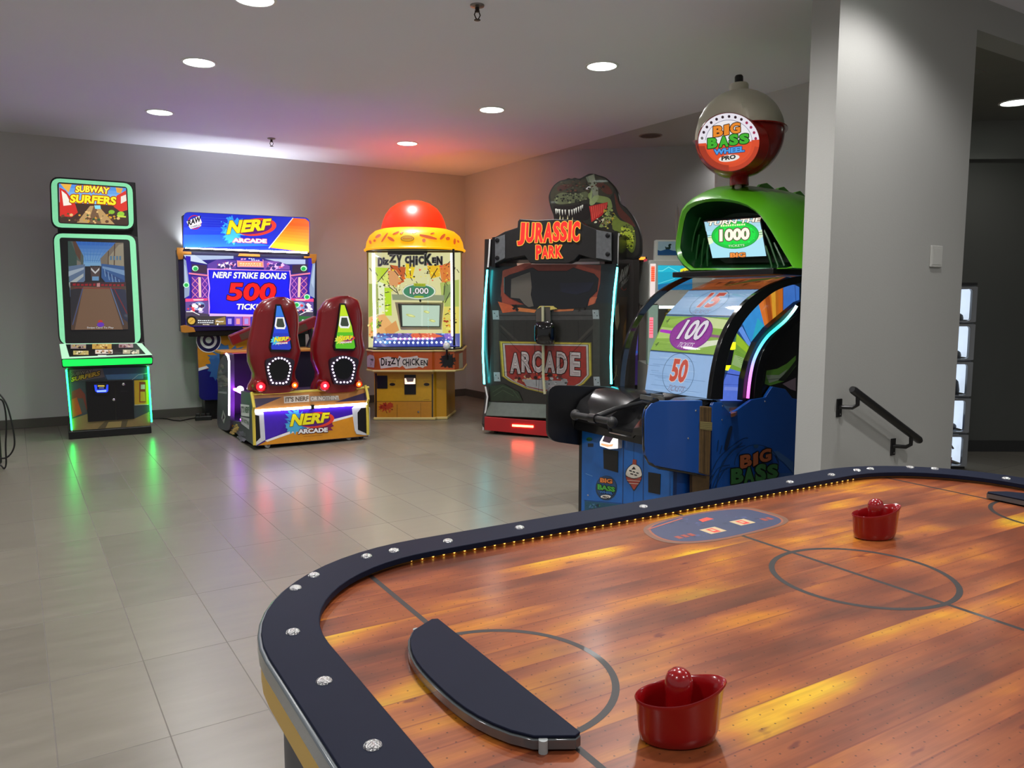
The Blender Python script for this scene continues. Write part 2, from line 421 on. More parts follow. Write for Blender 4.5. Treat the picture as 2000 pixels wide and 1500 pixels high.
# corridor behind the doorway
b0 = Vector((3.4, 6.98, 0)); b1 = Vector((6.9, 6.86, 0))
def wallseg(a, b, th, z0, z1):
    d = (b - a).normalized(); n = Vector((-d.y, d.x, 0)) * th
    return MB().loft([[(p.x, p.y, z) for p in (a, b, b + n, a + n)] for z in (z0, z1)])
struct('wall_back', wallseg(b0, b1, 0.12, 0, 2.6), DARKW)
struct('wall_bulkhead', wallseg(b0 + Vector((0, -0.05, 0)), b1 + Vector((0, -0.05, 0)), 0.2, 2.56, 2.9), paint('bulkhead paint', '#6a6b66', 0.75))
struct('baseboard_back', wallseg(b0 + Vector((0, -0.012, 0)), b1 + Vector((0, -0.012, 0)), 0.012, 0, 0.1), paint('dark baseboard', '#1f1f1d', 0.5))
# the unseen rest of the room behind the camera
struct('wall_outer_right', uvbox(9.3, 9.45, -4.2, VA + 0.3, 0, HC + 0.2), WALL)
struct('wall_alcove_end', uvbox(U0 + 0.1, 9.3, VA + 0.16, VA + 0.3, 0, HC + 0.2), WALL)
struct('ceiling_right', uvbox(U0, 9.3, -4.2, VE, HC, HC + 0.2), CEILM)
struct('ceiling_mid', uvbox(U0, 9.3, VE, VD - 0.02, HC + 0.02, HC + 0.2), CEILM)
BASEB = paint('grey baseboard', '#55504b', 0.45)
struct('baseboard_left', uvbox(-4.2, U0, VA - 0.014, VA, 0, 0.1), BASEB, bevel=0.003)
struct('baseboard_right', uvbox(U0 - 0.014, U0, VB + 0.55, VA - 0.014, 0, 0.1), BASEB, bevel=0.003)

# ---------------------------------------------------------------- ceiling fittings
DL = []
def downlight(u, v, z, label, group, power=70, emit=9.0, r=0.105, on=True, angle=150, blend=1.0):
    p = UV(u, v, z)
    t = thing('downlight' if on else 'unlit_downlight', label, 'ceiling light', p, 0, group)
    MB().lathe([(r, 0.0), (r + 0.002, -0.006), (r + 0.018, -0.004), (r + 0.02, 0.001), (r, 0.002)], n=36).build('trim_ring', WHITEP if on else paint('beige trim', '#8a7a6c', 0.5), t, smooth=True)
    d = MB()
    d.lathe([(0.001, -0.001), (r * 0.55, -0.0012), (r, -0.002), (r, 0.003), (0.001, 0.003)], n=36)
    d.build('lens', glow('downlight lens', '#f2fff4', emit) if on else paint('dark grille', '#5c4c42', 0.7), t)
    if on:
        l = bpy.data.lights.new('downlight_lamp', 'SPOT'); l.energy = power; l.spot_size = R(angle); l.spot_blend = blend; l.shadow_soft_size = 0.09
        l.color = (1.0, 0.965, 0.955)
        lo = bpy.data.objects.new('downlight_lamp', l); COL.objects.link(lo); lo.parent = t; lo.location = (0, 0, -0.03)
    return t
PW = 122
for (u, v, lb) in [(1.24, 7.96, 'lit round downlight above the green-lit cabinet nearest the left wall'),
                   (1.24, 6.17, 'larger lit round downlight on the left half of the ceiling'),
                   (1.265, 4.73, 'lit downlight just clipped by the top edge of the picture'),
                   (3.75, 4.68, 'larger lit round downlight left of the bobber topper'),
                   (3.75, 6.25, 'lit round downlight above the dinosaur cabinet, in mid ceiling'),
                   (3.755, 8.06, 'smallest lit downlight, above the domed machine')]:
    downlight(u, v, HC, lb, 'lit downlights of the main ceiling', PW)
for (u, v) in [(1.25, 2.9), (1.25, 1.1), (3.75, 0.6), (-1.25, 7.0), (-1.25, 4.7), (-1.25, 2.4), (1.25, -1.2), (3.75, -1.2), (-1.25, 0.0)]:
    downlight(u, v, HC, 'round ceiling downlight behind the camera, outside the picture', 'downlights outside the picture', PW)
downlight(3.6, 1.98, HC, 'round ceiling downlight close to the near wall, outside the picture', None, 68, angle=138, blend=0.5)
downlight(2.45, 2.7, HC, 'round ceiling downlight above the far table edge, outside the picture', None, 215)
downlight(6.674, 3.208, 2.88, 'lit downlight in the dark corridor at the right edge', None, 26)
downlight(7.0, 6.2, HC + 0.03, 'added unseen downlight brightening the alcove, hidden behind the wheel machine', None, 170)  # no fitting seen here; added to brighten the alcove back wall
downlight(5.83, 6.44, HC + 0.03, 'unlit round fitting in the alcove ceiling left of the bobber', None, on=False)
def sprinkler(u, v, label):
    t = thing('fire_sprinkler', label, 'sprinkler', UV(u, v, HC), 0.4, 'fire sprinklers on the ceiling')
    M_ = paint('bronze', '#3b302c', 0.35, 0.9)
    MB().lathe([(0.001, 0), (0.042, 0), (0.04, -0.008), (0.02, -0.014), (0.001, -0.015)], n=24).build('escutcheon', paint('brushed trim', '#8a817c', 0.35, 0.8), t, smooth=True)
    MB().lathe([(0.012, -0.012), (0.012, -0.03), (0.016, -0.034), (0.009, -0.04), (0.001, -0.04)], n=12).build('body', M_, t, smooth=True)
    b = MB()
    for s_ in (-1, 1): b.tube([(s_ * 0.010, 0, -0.036), (s_ * 0.018, 0, -0.055), (s_ * 0.008, 0, -0.075), (0, 0, -0.08)], 0.0035, 6)
    b.build('frame', M_, t, smooth=True)
    MB().lathe([(0.001, -0.08), (0.019, -0.082), (0.019, -0.085), (0.001, -0.086)], n=16).build('deflector', M_, t)
sprinkler(2.384, 4.134, 'nearer fire sprinkler at the top edge of the picture')
sprinkler(2.424, 8.583, 'farther small fire sprinkler near the left wall')

# ---------------------------------------------------------------- near wall: switch plate and hand rail
FE = Frame(UV(uE0, VE), YAW); WE = FE.front(0.0)
t = thing('blank_switch_plate', 'white blank plate on the grey wall above the black rail', 'wall plate', FE.loc, YAW)
pl = [(1816.5, 479.5), (1838, 483), (1836, 524), (1814, 520)]
c = WE(1826.5, 501); t.location = UV(uE0, VE) + Matrix.Rotation(YAW, 3, 'Z') @ c
x0 = WE(*pl[0]).x - c.x; x1 = WE(*pl[1]).x - c.x; hz = 0.06
MB().box(x0, x1, -0.012, 0, -hz, hz).build('plate', paint('off white plastic', '#b9bab5', 0.4), t, bevel=0.004)
MB().box(x0 + 0.012, x1 - 0.012, -0.0135, -0.011, -hz + 0.014, hz - 0.014).build('blank_insert', paint('off white plastic', '#b9bab5', 0.4), t, bevel=0.0008)
sc = MB()
for z in (-0.052, 0.052): sc.lathe([(0.001, -0.001), (0.003, -0.001), (0.003, 0.001), (0.001, 0.001)], (0, 0, 0), 8)
# black hand rail running down beside the ramp
RY = -0.085
FR = Frame(UV(uE0, VE), YAW); pr_ = FR.front(RY)
r0 = pr_(1664, 760); r1 = pr_(1797, 861)
t = thing('hand_rail', 'short black sloping hand rail on the grey near wall', 'hand rail', UV(uE0, VE), YAW)
MB().tube([r0, r0 + (r1 - r0) * 0.02, r1 - (r1 - r0) * 0.02, r1], [0.016, 0.021, 0.021, 0.016], 16).build('rail_tube', BLACK, t, smooth=True)
for px, py in ((1676, 770), (1780, 849)):
    k = pr_(px, py)
    b = MB().tube([k + Vector((0, 0, -0.015)), k + Vector((0, 0.0, -0.055)), k + Vector((-0.012, 0.02, -0.07)), k + Vector((-0.03, 0.07, -0.072)), (k.x - 0.035, -0.004, k.z - 0.075)], 0.011, 8)
    bo = b.build('bracket', BLACK, t, smooth=True)
    MB().box(k.x - 0.055, k.x - 0.015, -0.008, 0, k.z - 0.125, k.z - 0.03).build('wall_plate', BLACK, bo, bevel=0.002)
    MB().lathe([(0.001, 0), (0.004, 0.001), (0.005, 0.003), (0.001, 0.003)], (0, 0, 0), 10).build('screw', CHROME, bo, loc=(k.x - 0.035, -0.0095, k.z - 0.11)).rotation_euler = (PI / 2, 0, 0)
# ================================================================= air hockey table
TY = R(31.0)
def TAB(a, b, z=0.0): return Vector((a * math.cos(TY) - b * math.sin(TY), a * math.sin(TY) + b * math.cos(TY), z))
TF = Frame(TAB(1.40, 0.954), TY)
tbl = thing('air_hockey_table', 'air hockey table with an orange wood-look playfield and dark navy rim', 'air hockey table', TF.loc, TY)
def rrect(hx, hy, r, n=14):
    out = []
    for cx, cy, a in ((hx - r, hy - r, 0), (-hx + r, hy - r, 90), (-hx + r, -hy + r, 180), (hx - r, -hy + r, 270)):
        for k in range(n + 1):
            t = R(a + 90 * k / n); out.append((cx + r * math.cos(t), cy + r * math.sin(t)))
    return out
OX, OY, IX, IY = 1.132, 0.632, 1.038, 0.536
NAVY = paint('dark navy laminate', '#161b2c', 0.5, coat=0.0, spec=0.08, var=0.12, scale=14)
def ringz(o, i, z0, z1, mb=None):
    mb = mb or MB(); n = len(o)
    v = [(x, y, z1) for x, y in o] + [(x, y, z1) for x, y in i] + [(x, y, z0) for x, y in o] + [(x, y, z0) for x, y in i]
    fs = []
    for j in range(n):
        k = (j + 1) % n
        fs += [(j, k, n + k, n + j), (2 * n + j, 3 * n + j, 3 * n + k, 2 * n + k), (j, 2 * n + j, 2 * n + k, k), (n + j, n + k, 3 * n + k, 3 * n + j)]
    return mb.add(v, fs)
ringz(rrect(OX, OY, 0.43), rrect(IX, IY, 0.33), 0.807, 0.820).build('rim', NAVY, tbl, smooth=True, bevel=0.0015)
ringz(rrect(OX + 0.006, OY + 0.006, 0.436), rrect(OX - 0.004, OY - 0.004, 0.426), 0.786, 0.8165).build('edge_strip', paint('smoky grey acrylic edge', '#5f676c', 0.22, coat=0.5), tbl, smooth=True, bevel=0.003)
ringz(rrect(OX + 0.002, OY + 0.002, 0.432), rrect(OX - 0.02, OY - 0.02, 0.41), 0.742, 0.786).build('side_band', paint('yellow side band', '#c9a245', 0.4), tbl, smooth=True)
ringz(rrect(IX + 0.05, IY + 0.05, 0.38), rrect(IX + 0.012, IY + 0.012, 0.34), 0.799, 0.807).build('inner_wall', paint('amber inner wall', '#9a6a2c', 0.4), tbl, smooth=True)
MB().prismz(rrect(OX - 0.03, OY - 0.03, 0.4), 0.30, 0.765).build('cabinet', paint('dark blue cabinet', '#141a30', 0.4), tbl, smooth=True)
for sx in (-1, 1):
    MB().prismz([(sx * 0.62 + x, y) for x, y in rrect(0.17, 0.40, 0.08, 5)], 0.0, 0.305).build('pedestal', BLACK, tbl, smooth=True)
def play_mat():
    m, nt, b = newmat('orange wood playfield'); N = nt.nodes; L = nt.links
    tc = N.new('ShaderNodeTexCoord'); sp = N.new('ShaderNodeSeparateXYZ'); L.new(tc.outputs['Object'], sp.inputs[0])
    def math_(op, a, bb=None, c=None):
        n = N.new('ShaderNodeMath'); n.operation = op
        for i, x in enumerate((a, bb, c)):
            if x is None: continue
            if isinstance(x, (int, float)): n.inputs[i].default_value = x
            else: L.new(x, n.inputs[i])
        return n.outputs[0]
    yy = math_('DIVIDE', math_('SUBTRACT', sp.outputs['Y'], 0.277), 0.0655)
    row = math_('FLOOR', yy); fr = math_('FRACT', yy)
    edge = math_('MINIMUM', fr, math_('SUBTRACT', 1.0, fr))
    gap = math_('LESS_THAN', edge, 0.022)
    wn = N.new('ShaderNodeTexWhiteNoise'); wn.noise_dimensions = '1D'; L.new(row, wn.inputs['W'])
    cmb = N.new('ShaderNodeCombineXYZ'); L.new(sp.outputs['X'], cmb.inputs[0]); L.new(sp.outputs['Y'], cmb.inputs[1]); L.new(math_('MULTIPLY', wn.outputs['Value'], 0.22), cmb.inputs[2])
    def noise(sx, sy, scale, det=4, rough=0.5, loc=0.0):
        mp = N.new('ShaderNodeMapping'); mp.inputs['Scale'].default_value = (sx, sy, 6); mp.inputs['Location'].default_value = (loc, loc * 0.7, 0)
        L.new(cmb.outputs[0], mp.inputs['Vector'])
        n = N.new('ShaderNodeTexNoise'); n.inputs['Scale'].default_value = scale; n.inputs['Detail'].default_value = det; n.inputs['Roughness'].default_value = rough
        L.new(mp.outputs[0], n.inputs['Vector']); return n.outputs['Fac']
    big = noise(1.7, 4.2, 1.5, 3, 0.5)
    cr = N.new('ShaderNodeValToRGB'); L.new(big, cr.inputs[0])
    E_ = cr.color_ramp.elements
    E_[0].position = 0.30; E_[0].color = (*lin('#552a1a'), 1); E_[1].position = 0.73; E_[1].color = (*lin('#dcae1a'), 1)
    for p, c in ((0.44, '#7c3e22'), (0.54, '#96522a'), (0.62, '#b66f20'), (0.675, '#c88e1c')):
        e = E_.new(p); e.color = (*lin(c), 1)
    grain = noise(2.5, 60, 2.0, 6, 0.65, 3.0)
    g2 = N.new('ShaderNodeMapRange'); g2.inputs[1].default_value = 0.3; g2.inputs[2].default_value = 0.7; g2.inputs[3].default_value = 0.78; g2.inputs[4].default_value = 1.16; L.new(grain, g2.inputs[0])
    s1 = N.new('ShaderNodeVectorMath'); s1.operation = 'SCALE'; L.new(cr.outputs[0], s1.inputs[0]); L.new(g2.outputs[0], s1.inputs['Scale'])
    def over(base, fac, col):
        mx = N.new('ShaderNodeMix'); mx.data_type = 'RGBA'; L.new(fac, mx.inputs[0]); L.new(base, mx.inputs[6]); mx.inputs[7].default_value = (*lin(col), 1); return mx.outputs[2]
    smoke = N.new('ShaderNodeMapRange'); smoke.inputs[1].default_value = 0.52; smoke.inputs[2].default_value = 0.72; smoke.inputs[4].default_value = 0.55; L.new(noise(1.5, 5.5, 1.3, 4, 0.55, 11.0), smoke.inputs[0])
    c = over(s1.outputs[0], smoke.outputs[0], '#5a3a2c')
    knot = N.new('ShaderNodeMapRange'); knot.inputs[1].default_value = 0.70; knot.inputs[2].default_value = 0.76; knot.inputs[4].default_value = 0.75; L.new(noise(14, 34, 1.0, 2, 0.5, 23.0), knot.inputs[0])
    c = over(c, knot.outputs[0], '#5b1f1a')
    c = over(c, math_('MULTIPLY', gap, 0.6), '#6a2c1c')
    # air holes on a one inch grid
    px = math_('SUBTRACT', math_('FRACT', math_('DIVIDE', sp.outputs['X'], 0.0254)), 0.5); py = math_('SUBTRACT', math_('FRACT', math_('DIVIDE', sp.outputs['Y'], 0.0254)), 0.5)
    d = math_('SQRT', math_('ADD', math_('MULTIPLY', px, px), math_('MULTIPLY', py, py)))
    hole = math_('LESS_THAN', d, 0.055)
    c = over(c, math_('MULTIPLY', hole, 0.75), '#3a1c12')
    L.new(c, b.inputs['Base Color'])
    b.inputs['Roughness'].default_value = 0.34; b.inputs['Specular IOR Level'].default_value = 0.3; b.inputs['Coat Weight'].default_value = 0.16; b.inputs['Coat Roughness'].default_value = 0.16
    bp = N.new('ShaderNodeBump'); bp.inputs['Strength'].default_value = 0.5; bp.inputs['Distance'].default_value = 0.0004; bp.invert = True
    L.new(hole, bp.inputs['Height']); L.new(bp.outputs[0], b.inputs['Normal'])
    return m
MB().prismz(rrect(IX + 0.03, IY + 0.03, 0.36), 0.765, 0.80).build('playfield', play_mat(), tbl)
# markings in table coordinates
class Flat(Plane):
    def __init__(s, z): s.z = z; s.n = Vector((0, 0, 1))
    def __call__(s, x, y, off=0.0): return Vector((x, y, s.z + off))
GL = 0.854
LINEC = '#160e0e'
A = Art(Flat(0.80), eps=0.0001)
for gx in (-GL, 0, GL): A.line([(gx, -IY - 0.005), (gx, IY + 0.005)], 0.0105, LINEC)
A.ring(0, 0, 0.179, 0.179, 0.0115, LINEC, 72)
A.ring(-GL, 0, 0.18, 0.18, 0.011, LINEC, 40, -90, 90); A.ring(GL, 0, 0.18, 0.18, 0.011, LINEC, 40, 90, 270)
A.build('line_marking', artmat('playfield print', 0, 0.5, 0.04, 0.05), tbl)
A = Art(Flat(0.8004), eps=0.0001)
def dec(sc, x0=0.013, y0=0.416): return [(x0 + x * sc, y0 + y * sc) for x, y in smoothpoly([(-0.21, -0.005), (-0.19, -0.066), (-0.10, -0.098), (0.03, -0.1), (0.15, -0.088), (0.20, -0.05), (0.205, 0.02), (0.185, 0.075), (0.08, 0.1), (-0.06, 0.1), (-0.17, 0.07)], 4)]
A.poly(dec(1.0), '#6b4530'); A.poly(dec(0.93), '#8c4a2e'); A.poly(dec(0.90), '#2b3253')
A.scatter(0.013, 0.416, 0.17, 0.075, 14, 0.008, ['#39436e', '#222846'], 5)
for x, y in ((-0.03, -0.035), (0.085, -0.022)):
    A.rect(x - 0.026, y - 0.02 + 0.416, x + 0.026, y + 0.02 + 0.416, '#b7a27c'); A.rect(x - 0.011, y + 0.406 - 0.006, x + 0.011, y + 0.436 - 0.006, '#c9372c'); A.rect(x - 0.005, y + 0.41, x + 0.005, y + 0.424, '#b7a27c')
A.poly([(0.0, 0.446), (0.045, 0.452), (0.04, 0.472), (0.005, 0.466)], '#c9402e')
for x in (-0.12, -0.14, -0.10, 0.15, 0.17): A.rect(x - 0.007, 0.372, x + 0.007, 0.392, '#8c3426')
A.line([(-0.16, 0.468), (-0.02, 0.498)], 0.006, '#9c4a38')
A.build('score_decal', artmat('playfield print', 0, 0.5, 0.04, 0.05), tbl)
# dome bolts on the rim
BOLT = paint('polished dome bolt', '#f0f0f0', 0.18, 0.75, bump=0.9, bscale=260)
bolt0 = None
TL_ = TF.level(0.82)
for px, py in [(728, 1457), (633, 1331), (572, 1235), (577, 1149), (613, 1124), (716, 1087), (769, 1076), (875, 1057), (1015, 1031), (1257, 990), (1543, 942), (1624, 928), (1674, 919), (1700, 916), (1778, 913), (1826, 916), (1965, 935)]:
    p = TL_(px, py)
    if bolt0 is None:
        o = MB().lathe([(0.0115, 0), (0.0115, 0.001), (0.010, 0.0032), (0.0065, 0.0048), (0.001, 0.0055)], n=14).build('dome_bolt', BOLT, tbl, smooth=True); bolt0 = o
    else: o = bolt0.copy(); COL.objects.link(o)
    o.location = p; o.rotation_euler = (0, 0, random.random())
for x, y in [(-1.07, -0.3), (-0.9, -0.53), (-0.6, -0.585), (-0.2, -0.585), (0.3, -0.585), (0.8, -0.58), (1.07, -0.2)]:
    o = bolt0.copy(); COL.objects.link(o); o.location = (x, y, 0.82)
# amber lamps under the far rim
led0 = None; LEDM = glow('amber led', '#ffc65a', 2.2)
for k in range(62):
    x = -0.80 + k * 0.0256
    if led0 is None: o = led0 = MB().sphere((0, 0, 0), 0.0024, 8, 6).build('amber_led', LEDM, tbl, smooth=True)
    else: o = led0.copy(); COL.objects.link(o)
    o.location = (x, IY + 0.0105, 0.8038)
# goal covers
def cover(sgn):
    prof = []
    for t in [k / 16 for k in range(17)]:
        y = -0.208 + 0.416 * t; q = abs(2 * t - 1)
        prof.append((0.034 + 0.062 * (1 - q ** 2.8) - 0.02 * max(0, (q - 0.8) / 0.2) ** 2, y))
    pts = [(-0.004, -0.204), (0.006, -0.208)] + prof[1:-1] + [(0.006, 0.208), (-0.004, 0.204)]
    P = [(sgn * (GL + x), y) for x, y in pts]
    c = MB().prismz(P, 0.8165, 0.8205).build('goal_cover', NAVY, tbl, smooth=True, bevel=0.001)
    P2 = [(sgn * (GL + x * 1.03 + 0.001), y * 1.012) for x, y in pts]
    P3 = [(sgn * (GL + x * 0.9 + 0.002), y * 0.97) for x, y in pts]
    ringz(P2, P3, 0.8035, 0.8163).build('clear_edge', paint('smoky acrylic', '#4d5254', 0.12, coat=0.8), c, smooth=True, bevel=0.002)
    for yy in (-0.19, -0.06, 0.075, 0.19):
        q = abs(yy / 0.208); x = 0.030 + 0.062 * (1 - q ** 2.8)
        MB().lathe([(0.006, 0.80), (0.006, 0.817)], (sgn * (GL + x * 0.96), yy, 0), 10).build('post', paint('frosted post', '#9aa0a0', 0.3), c, smooth=True)
cover(-1); cover(1)
# mallets
RED = paint('glossy red plastic', '#8c0a0f', 0.2, coat=0.5, var=0.08)
def mallet(p, rz, label):
    t = thing('air_hockey_mallet', label, 'mallet', TAB(p[0], p[1], 0.8006), rz, 'red mallets on the playfield')
    n = 48; rings = []
    def ring(r, zf, ex=0.0):
        return [((r + ex * max(0, math.cos(a)) ** 2) * math.cos(a) * 1.08, r * math.sin(a) * 0.68 * (1 - 0.06 * max(0, math.cos(a))), zf(a)) for a in [2 * PI * k / n for k in range(n)]]
    rim = lambda a: 0.064 + 0.010 * math.cos(a) + 0.002 * math.cos(2 * a)
    rings = [ring(0.001, lambda a: 0.0), ring(0.041, lambda a: 0.0), ring(0.045, lambda a: 0.003), ring(0.047, lambda a: 0.015, 0.002), ring(0.050, lambda a: rim(a) - 0.006, 0.004), ring(0.052, lambda a: rim(a) - 0.001, 0.005), ring(0.051, lambda a: rim(a) + 0.0008, 0.005), ring(0.0485, lambda a: rim(a) - 0.001, 0.004), ring(0.045, lambda a: rim(a) - 0.014, 0.002), ring(0.040, lambda a: 0.012), ring(0.001, lambda a: 0.010)]
    MB().loft(rings).build('skirt', RED, t, smooth=True, sharp=60)
    MB().lathe([(0.0165, 0.009), (0.0165, 0.06), (0.0178, 0.070), (0.0172, 0.079), (0.0138, 0.087), (0.008, 0.0915), (0.001, 0.093)], n=28).build('knob', RED, t, smooth=True, sharp=80)
mallet((0.668, 0.702), R(4), 'nearer red mallet beside the near goal circle')
mallet((1.655, 1.10), R(8), 'farther red mallet beyond the centre circle')
# ================================================================= green-lit runner cabinet (far left)
SCR = artmat('bright screen picture', 1.2, 0.25, 0.2)
SCRD = artmat('dimmer screen picture', 0.55, 0.2, 0.2)
GREEN = glow('green light strip', '#14ff62', 20.0)
GREENP = glow('pale green light frame', '#84dca6', 0.78)
GREENB = glow('green light band', '#10f050', 1.2)
SL = (onz(135, 858, 0) + onz(296, 846, 0)) / 2; SL.z = 0
SF = Frame(SL, R(30))
sub = thing('runner_arcade_cabinet', 'tall arcade cabinet with green-lit frames and a portrait street-run screen', 'arcade machine', SL, R(30))
pF = SF.front(0.0); pB = SF.front(-0.15); pS = SF.front(0.10, 0.93, 0.24, 2.02); pM = SF.front(0.20, 2.04, 0.17, 2.55)
pC = SF.front(-0.145, 0.80, 0.10, 0.93)
SIDEB = paint('black cabinet side', '#0c0d0e', 0.4)
MB().prismx([(0.012, 0.06), (0.012, 0.68), (-0.10, 0.72), (-0.10, 0.79), (0.13, 0.92), (0.26, 2.0), (0.24, 2.54), (0.36, 2.54), (0.42, 2.0), (0.62, 1.2), (0.62, 0.06)], -0.355, 0.355).build('body', SIDEB, sub, bevel=0.006)
MB().box(-0.37, 0.368, -0.015, 0.6, 0.0, 0.078).build('plinth', BLACK, sub, bevel=0.008)
# marquee
o1 = rq((96.4, 344.3), (261.6, 355.5), (264.4, 450.7), (100, 447), 20); i1 = rq((112, 356), (248, 365.5), (251.5, 441.5), (114.5, 435.5), 5)
mo = slab(pM, o1, 0.12).build('marquee', SIDEB, sub, smooth=True, bevel=0.006)
ring_slab(pM, rq((99.3, 347.5), (258.6, 358.5), (261.6, 447.5), (103, 444), 18), rq((111.6, 355.5), (248.5, 365), (252, 442), (114, 436), 6), 0.004, 0.004).build('light_frame', GREENP, mo)
A = Art(pM, off=0.003)
A.poly(rq((113, 357), (247, 366.2), (250.5, 440.6), (115.5, 435), 3), '#2a1a14')
A.grad([(115, 358.5), (246, 367.3)], [(116, 395), (248, 402)], '#3f7fd0', '#8cc4e8', 5)
A.poly([(116, 395), (248, 402), (250, 439), (117, 434)], '#3a261c')
A.poly([(150, 434.7), (176, 402), (192, 402), (224, 438)], '#b08d5a'); A.poly([(172, 435.5), (183, 402), (187, 402), (198, 436.5)], '#6d5138')
A.poly([(116, 366), (128, 372), (146, 396), (152, 415), (140, 424), (117, 422)], '#c8261c'); A.poly([(228, 382), (246, 372), (249, 410), (236, 414), (222, 404)], '#cf2d1e')
A.poly([(120, 372), (130, 380), (140, 400), (124, 402)], '#e8e0d2'); A.poly([(236, 384), (246, 380), (247, 392), (236, 398)], '#e0d8cc')
A.poly([(118, 358.8), (140, 360), (134, 376), (124, 366)], '#e0a840'); A.poly([(226, 366), (240, 368), (236, 378), (228, 376)], '#d89838')
A.poly([(184, 401), (196, 401), (197, 408), (186, 408)], '#7fd0e0'); A.ell(218, 414, 6, 4, '#7fb02c'); A.ell(236, 418, 7, 5, '#8cc030'); A.poly([(228, 420), (246, 422), (246, 425), (230, 424)], '#b8d040')
A.scatter(180, 424, 60, 11, 10, 3, ['#d8b070', '#5d3a24', '#c8922c', '#31502a'], 3)
A.text('SUBWAY', (147, 376), (213, 380), 13, '#ffe640', '#a04408', 1.6, 0.1, 0.045, arch=2)
A.text('SURFERS', (136, 396), (226, 401), 16, '#ffe21c', '#a04408', 1.8, 0.12, 0.045, arch=1)
A.build('marquee_screen', SCR, mo)
# main frame
slab(pS, rq((102, 452.5), (267, 457), (278, 672), (115, 674), 20), 0.05).build('screen_surround', SIDEB, sub, smooth=True, bevel=0.004)
ring_slab(pS, rq((104.5, 455.5), (264.3, 459.5), (275.6, 671), (117.5, 673), 18), rq((116, 463.6), (253.3, 468), (264.2, 670.6), (127.6, 672.6), 6), 0.004, 0.006).build('light_frame', GREENP, sub)
A = Art(pS, off=0.003)
A.poly(rq((132, 470), (241, 474), (250.4, 644.5), (139, 645.5), 1), '#1b1d26')
A.grad([(147, 471.5), (227, 474)], [(163, 520), (197, 520)], '#1f6fd8', '#8fc8f4', 7)
for k in range(9):
    t = k / 8; A.line([(150 + 74 * t, 471.5 + 2.4 * t), (164 + 32 * t, 512)], 0.7, '#3f8be0')
A.line([(163, 496), (197, 497)], 0.8, '#4a86c8'); A.line([(162, 508), (198, 509)], 0.8, '#4a86c8')
A.poly([(132.4, 471), (148, 471.5), (163, 500), (163, 520), (134, 560)], '#5d6a62'); A.poly([(132.4, 471), (138, 471), (150, 500), (150, 536), (134, 552)], '#3e5a52')
A.poly([(142, 471.3), (148, 471.5), (158, 492), (157, 510), (148, 496)], '#6a4a3a'); A.poly([(150, 508), (158, 512), (158, 536), (150, 540)], '#8c8478')
A.poly([(241, 474), (226, 474), (196, 505), (198, 524), (243, 530)], '#8c7e6c'); A.poly([(241, 476), (232, 478), (212, 502), (213, 522), (242, 524)], '#b0a48a'); A.line([(224, 476), (223, 520)], 2.0, '#5a3a28'); A.line([(212, 490), (211, 522)], 1.6, '#5f4632')
for k in range(4): A.rect(215 + 6 * k, 500, 218.5 + 6 * k, 508, '#5d88a8')
A.poly([(134, 520), (166, 516), (166, 548), (137, 580)], '#6e86a8'); A.poly([(134, 530), (164, 522), (164, 526), (134, 540)], '#b8c8d8'); A.poly([(135, 552), (163, 534), (163, 540), (136, 562)], '#c8d0d0')
A.poly([(242.5, 520), (198, 515), (198, 542), (246, 600)], '#3868a8'); A.poly([(243, 528), (200, 520), (200, 524), (243.5, 538)], '#88b0dc'); A.poly([(243.5, 548), (202, 528), (203, 532), (244, 560)], '#2a5090')
for k in range(5): A.line([(204 + 7 * k, 526 + 5 * k), (206 + 7.6 * k, 540 + 7 * k)], 1.2, '#9cc4ee')
A.poly([(176, 519), (196, 519), (194, 548), (179, 548)], '#5d4a48'); A.poly([(178, 523), (186, 531), (194, 523), (194, 527), (186, 535), (178, 527)], '#f0f0f0'); A.rect(180, 540, 193, 548, '#7cb0e0')
for k in range(5): A.rect(178 + 3.4 * k, 519, 180 + 3.4 * k, 522, '#202020')
A.poly([(137, 553), (246, 558), (250, 643), (139, 644.5)], '#5d4638')
A.poly([(163, 560), (214, 562), (240, 643.5), (146, 644)], '#8c6a50'); A.poly([(137, 566), (160, 562), (146, 612), (139.5, 636)], '#2c2c34'); A.poly([(218, 562), (246, 566), (250, 630), (240, 622)], '#2d3450')
A.line([(216, 562), (241, 634)], 1.6, '#6d8cc0'); A.line([(162, 562), (142, 634)], 1.4, '#4a66a0'); A.line([(222, 562), (248, 612)], 2, '#8a2830')
A.rect(137, 551, 246, 559, '#43262c')
A.scrawl((141, 558), (243, 559), 5, '#b01828', 13); A.scrawl((188, 560), (196, 560), 8, '#e0a0a0', 1); A.line([(146, 562.5), (236, 563.5)], 1.2, '#a81c2a')
A.ell(196, 628, 4.5, 3.2, '#e0402c'); A.ell(196.5, 634, 7, 4.5, '#7a3cd8'); A.text('Swipe Card To Play', (170, 642.5), (222, 642.5), 4.4, '#f4f4f4', None, 1, 0, 0.01)
A.build('screen', SCRD, sub)
